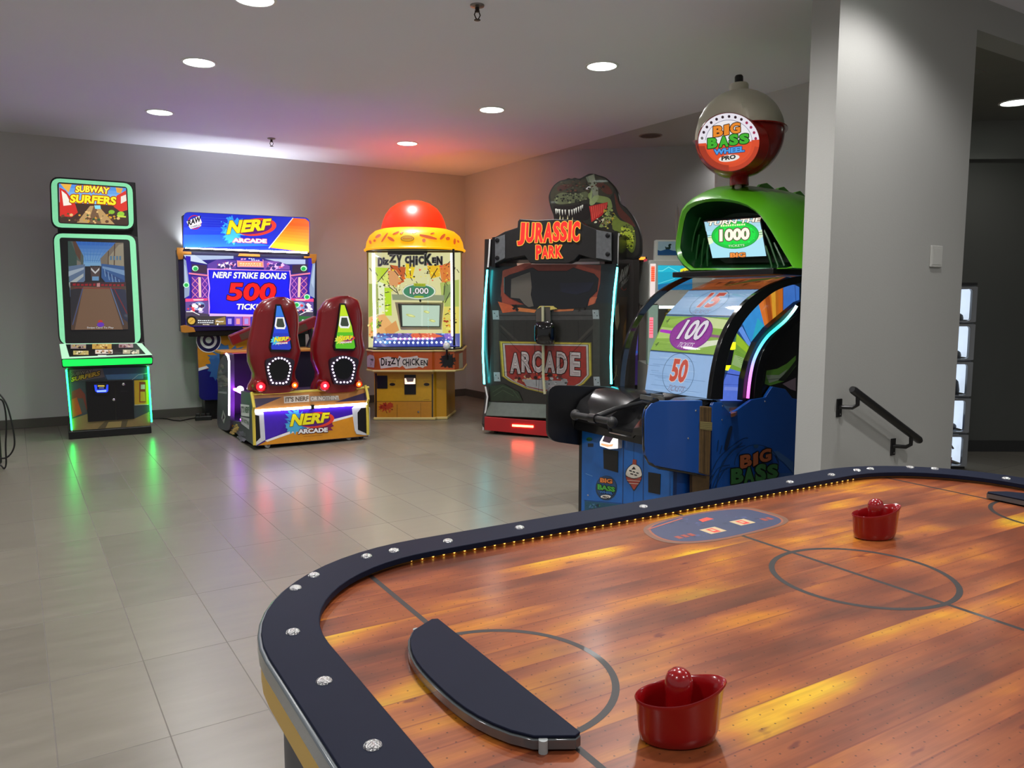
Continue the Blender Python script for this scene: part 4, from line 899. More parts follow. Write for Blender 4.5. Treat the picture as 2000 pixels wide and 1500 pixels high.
# pod seats
REDP = paint('dark red pod', '#7d1017', 0.28, coat=0.35, var=0.08)
pod_pts = [(910, 560, 905), (880, 510, 945), (840, 520, 950), (790, 548, 918), (740, 552, 912), (640, 510, 945), (560, 504, 962), (480, 508, 945), (420, 522, 936), (340, 540, 944), (240, 556, 938), (215, 560, 930), (150, 602, 910), (120, 630, 895), (100, 690, 850), (88, 730, 815)]
def pod(dx, dy, lab, wcol, gcol):
    pf = NF.front(0.10)
    rings = []
    n = 20
    for (yy, xl, xr) in pod_pts:
        a = pf(*z4(xl + dx, yy + dy)); b = pf(*z4(xr + dx, yy + dy)); c = (a + b) / 2; hw = abs(b.x - a.x) / 2
        t = min(1, max(0, (c.z - 0.52) / 0.86)); dp = 0.20 * (1 - 0.45 * t) if yy > 120 else 0.09; lean = 0.16 - 0.05 * t
        if yy >= 780: dp = 0.17
        ring = []
        for k in range(n):
            an = 2 * PI * k / n; cx = math.copysign(abs(math.cos(an)) ** 0.7, math.cos(an)); sy = math.copysign(abs(math.sin(an)) ** 0.75, math.sin(an))
            ring.append((c.x + hw * cx, lean + dp * sy * (0.85 if sy < 0 else 0.9), c.z))
        rings.append(ring)
    s_ = MB().loft(rings).build('pod_seat', REDP, bn, smooth=True, sharp=50)
    pp = NF.front(-0.038, 0.52, -0.006, 1.38)
    # recessed-looking dark surround and lit window
    def q(*p): return [z4(x + dx, y + dy) for x, y in p]
    slab(pp, q((745, 150), (790, 150), (850, 330), (888, 520), (870, 560), (700, 558), (688, 520), (722, 330)), 0.05).build('window_surround', BLACK, s_, bevel=0.004)
    A = Art(pp, off=0.002)
    top, mid, bot = wcol
    A.poly(q((752, 165), (783, 165), (845, 350), (875, 530), (860, 543), (708, 540), (704, 520), (733, 330)), mid)
    A.poly(q((752, 165), (783, 165), (812, 255), (742, 255)), top); A.poly(q((720, 400), (855, 400), (875, 530), (860, 543), (708, 540), (704, 520)), bot)
    A.poly(q((745, 262), (815, 262), (832, 340), (820, 366), (748, 364), (733, 340)), '#f4f4f4'); A.poly(q((757, 274), (804, 274), (820, 336), (812, 350), (758, 348), (748, 334)), '#353f30')
    A.splat(*z4(750 + dx, 465 + dy), 10, 9, '#d8e04c' if dx else '#4cc8e0', 5, 22, 0.5)
    nerf(A, *z4(795 + dx, 455 + dy), 31, 0.0); A.text('ARCADE', z4(745 + dx, 497 + dy), z4(845 + dx, 490 + dy), 3.2, '#ffffff', '#a03040', 0.5, 0, 0.05)
    A.build('lit_window', artmat('pod window glow', 0.95), s_)
    # lower opening with a ring of small white lights
    pl2 = NF.front(-0.068, 0.50, -0.045, 0.86)
    slab(pl2, smoothpoly(q((660, 640), (700, 615), (770, 600), (850, 612), (905, 640), (890, 720), (870, 830), (840, 850), (720, 852), (690, 830), (665, 720)), 3), 0.05).build('speaker_recess', paint('dark recess', '#1c0f20', 0.5), s_, smooth=True)
    MB().lathe([(0.001, 0), (0.075, 0), (0.085, -0.006), (0.095, -0.004), (0.095, 0.004), (0.001, 0.004)], n=24).build('speaker', BLACK, s_, smooth=True, loc=pl2(*z4(775 + dx, 715 + dy), 0.006)).rotation_euler = (PI / 2, 0, 0)
    lp_ = [(720, 640), (742, 622), (768, 616), (795, 617), (820, 626), (842, 640), (860, 660), (868, 685), (868, 712), (862, 740), (855, 768), (850, 796), (835, 822), (808, 832), (780, 830), (750, 832), (718, 828), (704, 805), (697, 775), (688, 748), (680, 720), (678, 692), (690, 665)]
    l0 = None
    for x, y in lp_:
        p = pl2(*z4(x + dx, y + dy), 0.008)
        if l0 is None: o = l0 = MB().sphere((0, 0, 0), 0.0085, 8, 6).build('ring_light', glow('pale violet led', '#f0dcff', 4.0), s_, smooth=True)
        else: o = l0.copy(); COL.objects.link(o)
        o.location = p
    for (x, y, r, nm, cl) in ((612, 860, 0.044, 'red', '#ff1420'), (905, 848, 0.030, 'amber', '#ff4a10')):
        c = NF.front(-0.03)(*z4(x + dx, y + dy))
        hs = MB().lathe([(r * 1.35, 0.08), (r * 1.25, 0.0), (r * 1.0, -0.012), (r * 0.95, -0.004), (0.001, -0.004)], n=22).build('tail_lamp', paint('tail lamp red', '#7c0b0c', 0.2, coat=0.5), s_, smooth=True, loc=c); hs.rotation_euler = (-PI / 2, 0, 0)
        b = MB().sphere((0, 0, 0), r * 0.92, 16, 10, 1, 1, 0.35).build('lamp_lens', glow('tail lens ' + nm, cl, 4.0), hs, smooth=True)
        MB().sphere((0, 0, -0.012), r * 0.30, 12, 8, 1, 1, 0.5).build('lamp_bulb', glow('tail bulb ' + nm, '#ff3048' if nm == 'red' else '#ff8420', 260.0), hs, smooth=True)
    return s_
pod(0, 0, '', ('#2878e0', '#1540d8', '#1030c0'), 0)
pod(553, -8, '', ('#c8e81c', '#b8e018', '#58c014'), 0)
# casters
for x, y in ((0.14, 0.06), (0.92, 0.07), (1.04, 0.06), (0.14, 1.4), (0.96, 1.4)):
    w = MB().lathe([(0.001, -0.012), (0.026, -0.012), (0.028, -0.006), (0.028, 0.006), (0.026, 0.012), (0.001, 0.012)], n=16).build('caster', WHITEP if y < 0.1 and x < 1 else BLACK, bn, smooth=True, loc=(x, y, 0.0285)); w.rotation_euler = (PI / 2, 0.0, 0.6)
    MB().box(-0.02, 0.02, -0.016, 0.016, -0.003, 0.035).build('caster_fork', STEEL, bn, loc=(x, y, 0.03)).rotation_euler = (0, 0, 0.6)
# ================================================================= domed ticket machine (centre back)
class Lathed:
    """surface of revolution about a vertical axis (profile of z, r), found along a sight line"""
    def __init__(s, fr, cx, cy, prof): s.fr, s.cx, s.cy, s.prof = fr, cx, cy, sorted((z, r) for r, z in prof)
    def rad(s, z):
        P = s.prof
        if z <= P[0][0]: return P[0][1]
        for (z0, r0), (z1, r1) in zip(P[:-1], P[1:]):
            if z <= z1: return r0 + (r1 - r0) * (z - z0) / max(1e-9, z1 - z0)
        return P[-1][1]
    def __call__(s, px, py, off=0.0):
        d = s.fr.rot @ ray(px, py); o = s.fr.o
        g = lambda t: math.hypot(o.x + d.x * t - s.cx, o.y + d.y * t - s.cy) - s.rad(o.z + d.z * t) - off
        t = 2.0
        while g(t) > 0 and t < 14: t += 0.01
        a, b = t - 0.01, t
        for _ in range(24):
            m = (a + b) / 2
            if g(m) > 0: a = m
            else: b = m
        return o + d * b
DLc = onz(791, 820, 0); DLc.z = 0
DF = Frame(DLc, 0.0)
dz = thing('domed_ticket_machine', 'round glass ticket machine with a red dome and yellow brim', 'arcade machine', DLc, 0.0)
DX, DY = 0.085, 0.45
YEL = paint('yellow cabinet', '#bf8a14', 0.35, coat=0.2); CREAM = paint('cream trim', '#d8c078', 0.35); REDD = glow('red dome plastic', '#ff2606', 1.7)
# base and console
base = [(-0.343, 0.0), (0.335, 0.0), (0.355, 0.035), (0.47, 0.05), (0.525, 0.60), (0.40, 1.0), (-0.343, 1.0)]
MB().prismz(base, 0.02, 0.56).build('base', YEL, dz, bevel=0.004)
grow = lambda P, g: [(DX + (x - DX) * (1 + g), 0.5 + (y - 0.5) * (1 + g)) for x, y in P]
MB().prismz(grow(base, 0.03), 0.0, 0.03).build('base_trim', CREAM, dz, bevel=0.008)
con = [(-0.43, 0.07), (-0.33, -0.10), (0.325, -0.10), (0.35, -0.075), (0.575, -0.075), (0.655, 0.09), (0.655, 0.8), (0.5, 1.0), (-0.33, 1.0), (-0.43, 0.8)]
MB().prismz(con, 0.575, 0.785).build('console', paint('orange console', '#b8501c', 0.35, coat=0.2), dz, bevel=0.004)
for z0, z1 in ((0.555, 0.578), (0.78, 0.80)): MB().prismz(grow(con, 0.02), z0, z1).build('console_trim', CREAM, dz, bevel=0.008)
MB().prismz(grow(con, -0.02), 0.80, 0.815).build('console_deck', BLACK, dz)
def z6(x, y): return (690 + x * 0.16, 590 + y * 0.16)
def D6(*p): return [z6(*q) for q in p]
def z5(x, y): return (690 + x * 0.16, 370 + y * 0.16)
def D5(*p): return [z5(*q) for q in p]
pc = DF.front(-0.10)
A = Art(pc, off=0.001)
A.poly(D6((312, 690), (360, 675), (430, 665), (545, 690), (560, 655), (600, 680), (690, 672), (780, 655), (795, 678), (915, 690), (905, 780), (870, 785), (850, 805), (800, 785), (780, 800), (640, 815), (600, 775), (565, 800), (530, 790), (440, 800), (335, 812)), '#cfc6ba')
for w, x0, x1, y, h in (('D', 338, 385, 778, 15.5), ('i', 392, 410, 770, 12), ('z', 418, 462, 778, 9), ('Z', 456, 520, 760, 13.5), ('Y', 520, 575, 782, 16), ('C', 600, 640, 768, 11.5), ('H', 642, 682, 785, 15), ('i', 690, 704, 775, 12.5), ('C', 712, 752, 770, 13), ('K', 758, 815, 775, 14), ('E', 822, 852, 770, 10), ('N', 858, 908, 778, 11.5)):
    A.text(w, z6(x0, y), z6(x1, y), h, '#1f1a18', None, 1, 0.0, 0.03)
A.build('name_banner', PRINT, dz)
pl_l = DF.plane((-0.43, 0.07, 0.7), (-0.17, -0.10, 0)); A = Art(pl_l, off=0.002)
A.poly(D6((172, 660), (200, 640), (250, 655), (262, 700), (255, 800), (170, 790), (165, 710)), '#c4b4aa'); A.scatter(*z6(212, 725), 4, 9, 5, 2.2, ['#8a7a70', '#6a5a50'], 4); A.build('side_sticker', PRINT, dz)
pr2 = DF.plane((0.575, -0.075, 0.7), (0.165, -0.08, 0)); A = Art(pr2, off=0.002)
A.poly(D6((1290, 630), (1335, 612), (1340, 800), (1290, 815)), '#a89a80'); A.build('side_sticker', PRINT, dz)
pj = DF.front(-0.075)
slab(pj, D6((1092, 655), (1150, 645), (1212, 655), (1216, 770), (1190, 782), (1095, 782)), 0.012, 0.012).build('stick_plate', BLACK, dz, bevel=0.003)
A = Art(pj, off=0.001); A.splat(*z6(1155, 720), 15, 14, '#2c120c', 3, 26, 0.5); A.build('stick_artwork', PRINT, dz)
jb = pj(*z6(1150, 700), 0.02)
js = MB().tube([jb, pj(*z6(1143, 640), 0.06), pj(*z6(1140, 560), 0.07)], 0.011, 10).build('joystick', BLACK, dz, smooth=True)
MB().sphere(pj(*z6(1140, 535), 0.07), 0.040, 18, 12).build('ball_knob', WHITEP, js, smooth=True)
# lower doors
pf0 = DF.front(0.0)
A = Art(pf0, off=0.001)
A.poly(D6((285, 870), (952, 880), (952, 1210), (290, 1212)), '#c8961a'); A.poly(D6((290, 1216), (952, 1212), (955, 1408), (290, 1408)), '#c48420')
A.line(D6((290, 1213), (955, 1210)), 0.9, '#5a3c10'); A.line(D6((535, 1250), (535, 1406)), 0.7, '#5a3c10'); A.line(D6((822, 1235), (824, 1406)), 0.7, '#7a5418')
A.poly(D6((264, 870), (288, 870), (288, 1412), (264, 1412)), '#3c2610'); A.poly(D6((958, 880), (975, 880), (975, 1408), (958, 1408)), '#3a3428')
A.scrawl(z6(440, 968), z6(520, 968), 1.4, '#7a5c14', 6); A.scrawl(z6(855, 968), z6(940, 968), 1.4, '#7a5c14', 6); A.line(D6((860, 1192), (930, 1190)), 0.7, '#6a4a14')
A.splat(*z6(400, 1280), 13, 9, '#a8341a', 5, 24, 0.6); A.splat(*z6(445, 1265), 7, 7, '#b03a1c', 8, 18, 0.6); A.scatter(*z6(400, 1300), 14, 8, 8, 1.5, ['#7a2410', '#c8481c'], 3)
A.build('door_artwork', PRINT, dz)
slab(pf0, D6((288, 898), (415, 898), (418, 1056), (290, 1056)), 0.008, 0.008).build('bill_door', BLACK, dz, bevel=0.001)
tp = slab(pf0, D6((622, 888), (762, 888), (765, 1128), (625, 1128)), 0.008, 0.008).build('reader_door', BLACK, dz, bevel=0.001)
slab(pf0, rq(*D6((622, 925), (758, 925), (760, 1008), (626, 1008)), 3), 0.03, 0.036).build('card_reader', paint('grey reader', '#8a7a72', 0.4), tp, bevel=0.004)
A = Art(pf0, off=0.037); A.poly(D6((626, 930), (642, 930), (660, 975), (730, 972), (742, 930), (756, 930), (757, 1000), (630, 1002)), '#ffd0b8'); A.poly(D6((645, 985), (740, 985), (738, 998), (645, 998)), '#ffffff'); A.build('reader_light', artmat('warm reader glow', 1.6), tp)
for x in (477, 895):
    e = Art(pf0, off=0.002); e.ell(*z6(x, 1005), 6.2, 3.4, '#a8803c'); e.ell(*z6(x, 1005), 5.4, 2.8, '#1c0f08'); e.build('ticket_slot', PRINT, dz)
for x, y in ((795, 1340), (330, 1330)): MB().lathe([(0.001, 0), (0.012, 0), (0.012, 0.006), (0.001, 0.008)], n=14).build('lock', STEEL, dz, smooth=True, loc=pf0(*z6(795, 1340), 0.0)).rotation_euler = (PI / 2, 0, 0); break
# glass housing: clear front, printed back, lit play deck
GR = 0.535; n = 40
def arc(r, a0, a1, z, m=24): return [(DX + r * math.cos(R(a0 + (a1 - a0) * k / m)), DY + r * math.sin(R(a0 + (a1 - a0) * k / m)), z) for k in range(m + 1)]
gl = MB().loft([arc(GR, 188, 352, 0.815), arc(GR, 188, 352, 1.915)], False, False, closed=False); gl.build('curved_glass', clear('clear acrylic'), dz, smooth=True)
MB().loft([arc(GR, 0, 180, 0.80), arc(GR, 0, 180, 1.92)], False, False, closed=False).build('rear_shell', YEL, dz, smooth=True)
for sx in (-1, 1):
    x = DX + sx * (GR - 0.005); MB().box(x - 0.018, x + 0.018, DY - 0.10, DY + 0.02, 0.80, 1.92).build('corner_post', paint('gold post', '#b89a34', 0.3, 0.4), dz, bevel=0.006)
    xx = DX + sx * (0.44 if sx < 0 else 0.45); yy = 0.175; MB().tube([(xx, yy, 0.83), (xx, yy, 1.4), (xx, yy, 1.88)], 0.016, 10).build('light_tube', glow('white tube', '#fffbe8', 7.0), dz, smooth=True)
pp_ = DF.front(-0.02); a = pp_(885, 500); MB().box(a.x - 0.012, a.x + 0.012, 0.03, 0.05, 0.815, 1.92).build('glass_joint', BLACK, dz)
MB().lathe([(0.001, 0), (0.565, 0), (0.565, 0.02), (0.001, 0.02)], (DX, DY, 1.905), 40).build('canopy_underside', BLACK, dz)
# backdrop
pbk = DF.front(0.20)
A = Art(pbk)
A.poly(D5((185, 770), (1310, 770), (1310, 2040), (185, 2040)), '#d8d49a')
A.poly(D5((260, 950), (440, 960), (300, 1130)), '#b8d428'); A.poly(D5((270, 1140), (430, 1000), (470, 1150), (330, 1180)), '#d8e46c'); A.poly(D5((190, 1150), (330, 1160), (360, 1500), (190, 1560)), '#98a83c'); A.poly(D5((300, 1120), (380, 1150), (380, 1900), (320, 1900)), '#e8f0c8'); A.poly(D5((380, 1200), (460, 1200), (470, 1540), (390, 1540)), '#b4dc1c')
A.poly(D5((450, 920), (640, 950), (620, 1130), (470, 1180)), '#c05a24'); A.poly(D5((420, 1000), (520, 980), (600, 1100), (520, 1200), (440, 1160)), '#d89a60'); A.poly(D5((640, 900), (760, 920), (720, 1090), (640, 1080)), '#e8c81c'); A.poly(D5((900, 930), (1060, 920), (1060, 1060), (950, 1090)), '#e8b820'); A.poly(D5((1050, 930), (1220, 880), (1200, 1120), (1080, 1140)), '#d87a2c'); A.poly(D5((1060, 1140), (1290, 1100), (1290, 1440), (1090, 1430)), '#a8b858'); A.poly(D5((1100, 1180), (1200, 1150), (1200, 1300), (1110, 1360)), '#7c9450')
A.poly(D5((190, 1560), (380, 1520), (520, 1700), (480, 1790), (190, 1800)), '#e8b068'); A.poly(D5((200, 1640), (300, 1560), (330, 1660), (240, 1740)), '#b0c82c'); A.poly(D5((380, 1700), (520, 1600), (560, 1720), (420, 1800)), '#d89850'); A.poly(D5((1090, 1430), (1290, 1430), (1290, 1780), (1090, 1760)), '#d8cc5c')
for p in (((440, 960), (300, 1130)), ((450, 930), (600, 1110)), ((1030, 960), (950, 1090)), ((1130, 930), (1190, 870)), ((690, 950), (700, 1080)), ((330, 1280), (360, 1300)), ((1120, 1150), (1090, 1430)), ((1180, 1260), (1120, 1380)), ((1230, 1200), (1210, 1400)), ((390, 1260), (440, 1250)), ((390, 1420), (450, 1410)), ((350, 1600), (250, 1720)), ((520, 1210), (570, 1330)), ((440, 1190), (530, 1260)), ((1120, 1530), (1180, 1500))): A.line(D5(*p), 1.6, '#2a2418')
A.scatter(*z5(560, 1080), 34, 26, 9, 2.6, ['#f0d820', '#e06a1c', '#3c3418', '#f8f4b0'], 21); A.scatter(*z5(950, 1000), 26, 18, 9, 2.4, ['#e8482c', '#f0e040', '#2a2414'], 22); A.scatter(*z5(260, 1700), 12, 26, 9, 2.6, ['#78a020', '#f4e890', '#38401a', '#e07c28'], 23)
for k in range(16): A.line([(z5(200 + 71 * k, 0)[0], z5(0, 960 + (k * 53) % 260)[1]), (z5(225 + 71 * k, 0)[0], z5(0, 1000 + (k * 53) % 260)[1])], 1.3, '#241e12')
A.scatter(*z5(1150, 1000), 16, 22, 9, 2.2, ['#2a2010', '#e8d040', '#c04818'], 4); A.scatter(*z5(1180, 1600), 12, 26, 12, 2.4, ['#e8a01c', '#f0e060', '#4a4418', '#a83c18'], 7); A.scatter(*z5(330, 1400), 16, 40, 10, 2.4, ['#f4f8c0', '#5c7418', '#e0ec50'], 9); A.scatter(*z5(600, 1220), 30, 10, 8, 2.4, ['#c8d048', '#a09a50'], 11)
A.poly(D5((470, 1280), (1110, 1290), (1110, 1360), (480, 1350)), '#8a9474'); A.poly(D5((420, 700), (920, 690), (900, 800), (420, 800)), '#16120e')
A.build('backdrop', artmat('lit backdrop', 1.0, 0.4, 0.1), dz)
pmn = DF.front(0.06, 1.0, 0.12, 1.35)
mn = slab(pmn, D6((505, 0), (1105, 5), (1075, 325), (575, 330)), 0.08).build('monitor', paint('monitor bezel cream', '#c8bc8c', 0.4), dz, bevel=0.006)
slab(pmn, D6((545, 18), (600, 22), (600, 300), (582, 305)), 0.02, 0.003).build('bezel_shade', BLACK, mn)
A = Art(pmn, off=0.004)
A.poly(D6((562, 22), (1068, 28), (1058, 305), (588, 305)), '#20261e'); A.poly(D6((592, 38), (1055, 42), (1048, 295), (602, 292)), '#a9c0ac'); A.poly(D6((830, 40), (850, 40), (848, 294), (828, 294)), '#b6cab8')
for x, y, w in ((700, 165, 60), (895, 120, 38), (965, 228, 40)): A.ell(*z6(x, y), w * 0.16, 2.6, '#b0b86c', 16, 0.25); A.ell(*z6(x + 6, y), w * 0.10, 1.4, '#d0d488', 12, 0.25)
A.build('monitor_screen', SCR, mn)
# prize sign
psg = DF.front(-0.03)
sg = MB(); slab(psg, [(z5(800, 1245)[0] + 33 * math.cos(2 * PI * k / 32), z5(800, 1245)[1] + 15.5 * math.sin(2 * PI * k / 32)) for k in range(32)], 0.02, mb=sg)
sgo = sg.build('prize_sign', paint('white sign edge', '#e0e4d8', 0.4), dz, smooth=True)
A = Art(psg, off=0.001); A.ell(*z5(800, 1245), 32.4, 15, '#e8f0dc'); A.ell(*z5(800, 1245), 30, 13.2, '#3f8a64'); A.poly(D5((735, 1145), (885, 1150), (880, 1185), (740, 1180)), '#b0c01c'); A.scrawl(z5(750, 1174), z5(872, 1177), 3.0, '#7c8414', 7)
A.text('1,000', z5(690, 1285), z5(918, 1287), 13.5, '#ffffff', '#4a2c18', 1.0, 0, 0.02); A.ell(*z5(800, 1312), 10, 2.2, '#a8c030'); A.build('sign_face', artmat('lit sign', 0.9), sgo)
MB().tube([psg(*z5(800, 1330), -0.03), (psg(*z5(800, 1330)).x, 0.06, 1.38), (psg(*z5(800, 1330)).x, 0.12, 1.34)], 0.012, 8).build('sign_stem', BLACK, sgo)
# lit play deck
pdk = DF.front(0.02, 0.83, 0.20, 0.97)
dk = slab(pdk, D6((250, 380), (1300, 360), (1300, 545), (240, 550)), 0.01).build('play_deck', paint('deck dark blue', '#1c2050', 0.3), dz)
A = Art(pdk, off=0.002)
A.poly(D6((250, 390), (700, 330), (1300, 360), (1300, 540), (240, 545)), '#283a9c'); A.poly(D6((560, 350), (760, 330), (700, 420), (540, 430)), '#5a4aa8'); A.poly(D6((700, 400), (780, 330), (900, 370), (1050, 400), (1100, 420), (960, 440), (720, 440)), '#e0583c'); A.poly(D6((1080, 340), (1200, 330), (1210, 470), (1120, 440)), '#7c5ad0'); A.poly(D6((260, 460), (400, 410), (520, 470), (400, 520)), '#3078c8'); A.poly(D6((380, 440), (1010, 435), (1000, 455), (380, 462)), '#e8a0e8')
A.scatter(*z6(400, 440), 22, 10, 10, 2.0, ['#50b0f0', '#2038a0', '#c8e0ff'], 3); A.scatter(*z6(1150, 440), 16, 14, 10, 2.0, ['#80c0ff', '#6038b0', '#e0c0ff'], 5); A.scatter(*z6(880, 400), 26, 8, 8, 2.2, ['#ff9060', '#a02c40', '#f0b090'], 6); A.scatter(*z6(640, 380), 14, 8, 8, 2.2, ['#b080e0', '#302878'], 8)
A.build('deck_picture', artmat('lit deck', 1.0), dk)
d0 = None
for k in range(17):
    x = 275 + k * 57; y = 487 - 0.0 + 10 * math.sin(PI * k / 16) * 0.8
    p = pdk(*z6(x, y), 0.012)
    if d0 is None: o = d0 = MB().sphere((0, 0, 0), 0.0125, 10, 6).build('deck_lamp', glow('ice blue lamp', '#cfe6ff', 2.6), dk, smooth=True)
    else: o = d0.copy(); COL.objects.link(o)
    o.location = p
for k in range(9):
    o = d0.copy(); COL.objects.link(o); o.location = pdk(*z6(520 + k * 55, 446), 0.012)
# lettering on the glass
lg = Lathed(DF, DX, DY, [(GR, 0.8), (GR, 1.92)])
A = Art(lg, off=0.001)
def frag(A, w, bl, br, h, c, oc, ow):
    v, f = glyphs(w, 0.03); A.text(w, bl, br, h, c, oc, ow, 0, 0.03)
for w, x0, x1, y, h in (('D', 305, 355, 935, 16), ('i', 362, 380, 915, 13), ('z', 375, 430, 918, 9), ('Z', 440, 520, 890, 15), ('Y', 530, 590, 950, 24), ('C', 635, 690, 900, 13), ('H', 690, 745, 940, 20), ('i', 760, 785, 920, 17), ('C', 800, 860, 910, 15), ('K', 870, 960, 925, 22), ('E', 965, 1015, 895, 10), ('N', 1020, 1085, 920, 16)):
    frag(A, w, z5(x0, y), z5(x1, y), h, '#1a1410', '#c9c4ba', 1.3)
A.build('glass_lettering', artmat('glass print', 0.25), dz)
# brim and dome
BP = [(0.585, 1.915), (0.59, 1.93), (0.568, 1.95), (0.555, 2.02), (0.52, 2.09), (0.46, 2.14), (0.385, 2.165)]
br = MB().lathe([(0.40, 1.912)] + BP + [(0.3, 2.165)], (DX, DY, 0), 56).build('brim', glow('lit yellow brim', '#f4a800', 1.0), dz, smooth=True, sharp=50)
lb = Lathed(DF, DX, DY, BP)
A = Art(lb, eps=0.0015, off=0.002)
def strip(p0, p1, w):
    a = Vector(p0); b = Vector(p1); d = (b - a); nn_ = Vector((-d.y, d.x)).normalized() * w / 2; m_ = 5
    o = A._o([p0, p1])
    for k in range(m_):
        q0 = a + d * (k / m_); q1 = a + d * ((k + 1) / m_); w0 = math.sin(PI * (0.15 + 0.7 * k / m_)); w1 = math.sin(PI * (0.15 + 0.7 * (k + 1) / m_))
        A.mb.poly([lb(*(q0 + nn_ * w0), o), lb(*(q1 + nn_ * w1), o), lb(*(q1 - nn_ * w1), o), lb(*(q0 - nn_ * w0), o)], '#e05a10')
for p0, p1, w in (((200, 620), (215, 665), 5), ((265, 610), (255, 640), 5), ((270, 590), (335, 550), 6), ((345, 640), (420, 530), 4), ((420, 580), (500, 630), 6), ((480, 550), (560, 515), 4), ((570, 545), (610, 520), 3), ((720, 530), (780, 512), 3), ((810, 555), (1020, 605), 6), ((860, 600), (865, 645), 7), ((940, 545), (990, 530), 3), ((1060, 610), (1120, 545), 6), ((1130, 600), (1180, 600), 7), ((1240, 600), (1235, 670), 5), ((1270, 620), (1290, 650), 4)):
    strip(z5(*p0), z5(*p1), w)
for r_, c_ in ((1.0, '#8a5a08'), (0.88, '#d8a010')):
    cx, cy = z5(660, 600); rx, ry = 13.5 * r_, 6.2 * r_; o_ = A._o([(cx - rx, cy - ry), (cx + rx, cy + ry)])
    for k in range(18):
        t0 = 2 * PI * k / 18; t1 = 2 * PI * (k + 1) / 18
        A.mb.poly([lb(cx, cy, o_), lb(cx + rx * math.cos(t0), cy + ry * math.sin(t0), o_), lb(cx + rx * math.cos(t1), cy + ry * math.sin(t1), o_)], c_)
A.scrawl(z5(600, 607), z5(720, 607), 3.2, '#c86a10', 6)
A.build('brim_print', artmat('lit brim print', 0.95), br)
DP = [(0.378, 2.155), (0.372, 2.20), (0.355, 2.26), (0.325, 2.33), (0.27, 2.405), (0.19, 2.46), (0.10, 2.49), (0.001, 2.50)]
MB().lathe(DP, (DX - 0.01, DY, 0), 48).build('dome', REDD, dz, smooth=True)
l_ = bpy.data.lights.new('added_orange_glow', 'POINT'); l_.energy = 10; l_.color = (1.0, 0.36, 0.10); l_.shadow_soft_size = 0.12
lo3 = bpy.data.objects.new('added_orange_glow', l_); COL.objects.link(lo3); lo3.parent = dz; lo3.location = (DX + 0.25, 1.2, 2.2)  # unseen lamp added behind the dome for an orange glow on wall and ceiling

# ================================================================= jungle shooter cabinet with dinosaur topper
JL = onz(944, 846, 0); JL.z = 0; JY = R(-21.8)
JF = Frame(JL, JY)
jp = thing('dinosaur_arcade_cabinet', 'dark walk-in arcade cabinet with red title letters and a dinosaur head topper', 'arcade machine', JL, JY)
def z7(x, y): return (920 + x * 0.18667, 320 + y * 0.18667)
def J7(*p): return [z7(*q) for q in p]
def z8(x, y): return (920 + x * 0.19337, 580 + y * 0.19337)
def J8(*p): return [z8(*q) for q in p]
JW = 1.40
DBR = paint('dark brown cabinet side', '#231913', 0.4, coat=0.2)
prof = [(0.02, 0.03), (-0.04, 0.10), (0.02, 0.30), (0.06, 0.50), (0.02, 0.9), (0.01, 1.30), (0.03, 1.66), (0.05, 1.96), (0.45, 1.98), (0.80, 1.80), (1.0, 1.35), (0.72, 0.80), (0.72, 0.03)]
for x0, x1 in ((0.0, 0.045), (JW - 0.045, JW)): MB().prismx(prof, x0, x1).build('side_panel', DBR, jp, bevel=0.004)
MB().box(0.045, JW - 0.045, 0.35, 0.85, 0.03, 1.45).build('inner_body', BLACK, jp)
MB().box(0.045, JW - 0.045, 0.10, 0.75, 1.75, 1.95).build('roof', BLACK, jp)
for x in (0.10, 0.62, 1.27):
    for y in (0.1, 0.6): MB().lathe([(0.022, 0.0), (0.022, 0.012), (0.008, 0.014), (0.008, 0.06), (0.001, 0.06)], (x, y, 0), 12).build('levelling_foot', BLACK, jp)
# white edge and teal light
pj0 = JF.front(0.0)
for px_ in (((957, 467), (955, 500), (953, 522)), ((948, 755), (952, 775), (949, 800), (945, 820), (944, 840))):
    MB().tube([JF.side(0.0, -1)(*p) if False else pj0(*p, 0.0) for p in px_], 0.009, 8).build('edge_trim', WHITEP, jp, smooth=True)
MB().tube([pj0(*p, 0.0) for p in ((1209, 455), (1207, 490), (1206, 518))], 0.009, 8).build('edge_trim', WHITEP, jp, smooth=True)
TEAL = glow('teal light strip', '#3fd8e0', 14.0)
for pts in (((952, 527), (948, 575), (944, 640), (943, 690), (946, 750)), ((1206, 522), (1200, 570), (1195, 640), (1193, 700), (1194, 750))):
    MB().tube([pj0(*p, 0.008) for p in pts], 0.010, 8).build('light_strip', TEAL, jp, smooth=True)
# printed front
fp = JF.front(0.055)
pn = slab(fp, [(953, 520), (1206, 515), (1196, 640), (1194, 762), (1190, 818), (955, 800), (950, 750), (946, 660)], 0.03).build('front_panel', paint('printed front backing', '#161616', 0.4), jp)
A = Art(fp, off=0.001)
A.poly([(953, 521), (1205, 516), (1195, 640), (1193, 765), (1189, 816), (956, 798), (951, 750), (947, 660)], '#1d2024')
A.poly(J7((345, 1110), (600, 1050), (1100, 1050), (1360, 1060), (1350, 1250), (1290, 1500), (330, 1500), (310, 1300)), '#8c3a2a'); A.poly(J7((330, 1120), (560, 1040), (640, 1040), (400, 1190), (350, 1250), (310, 1400)), '#a04a38')
A.poly([(945, 596), (1195, 592), (1196, 640), (1193, 740), (1188, 810), (958, 790), (950, 740)], '#25231f')
A.poly(J8((215, 140), (1300, 130), (1300, 230), (220, 235)), '#3f3d3b'); A.poly(J8((215, 180), (1300, 180), (1300, 192), (215, 192)), '#2a2826')
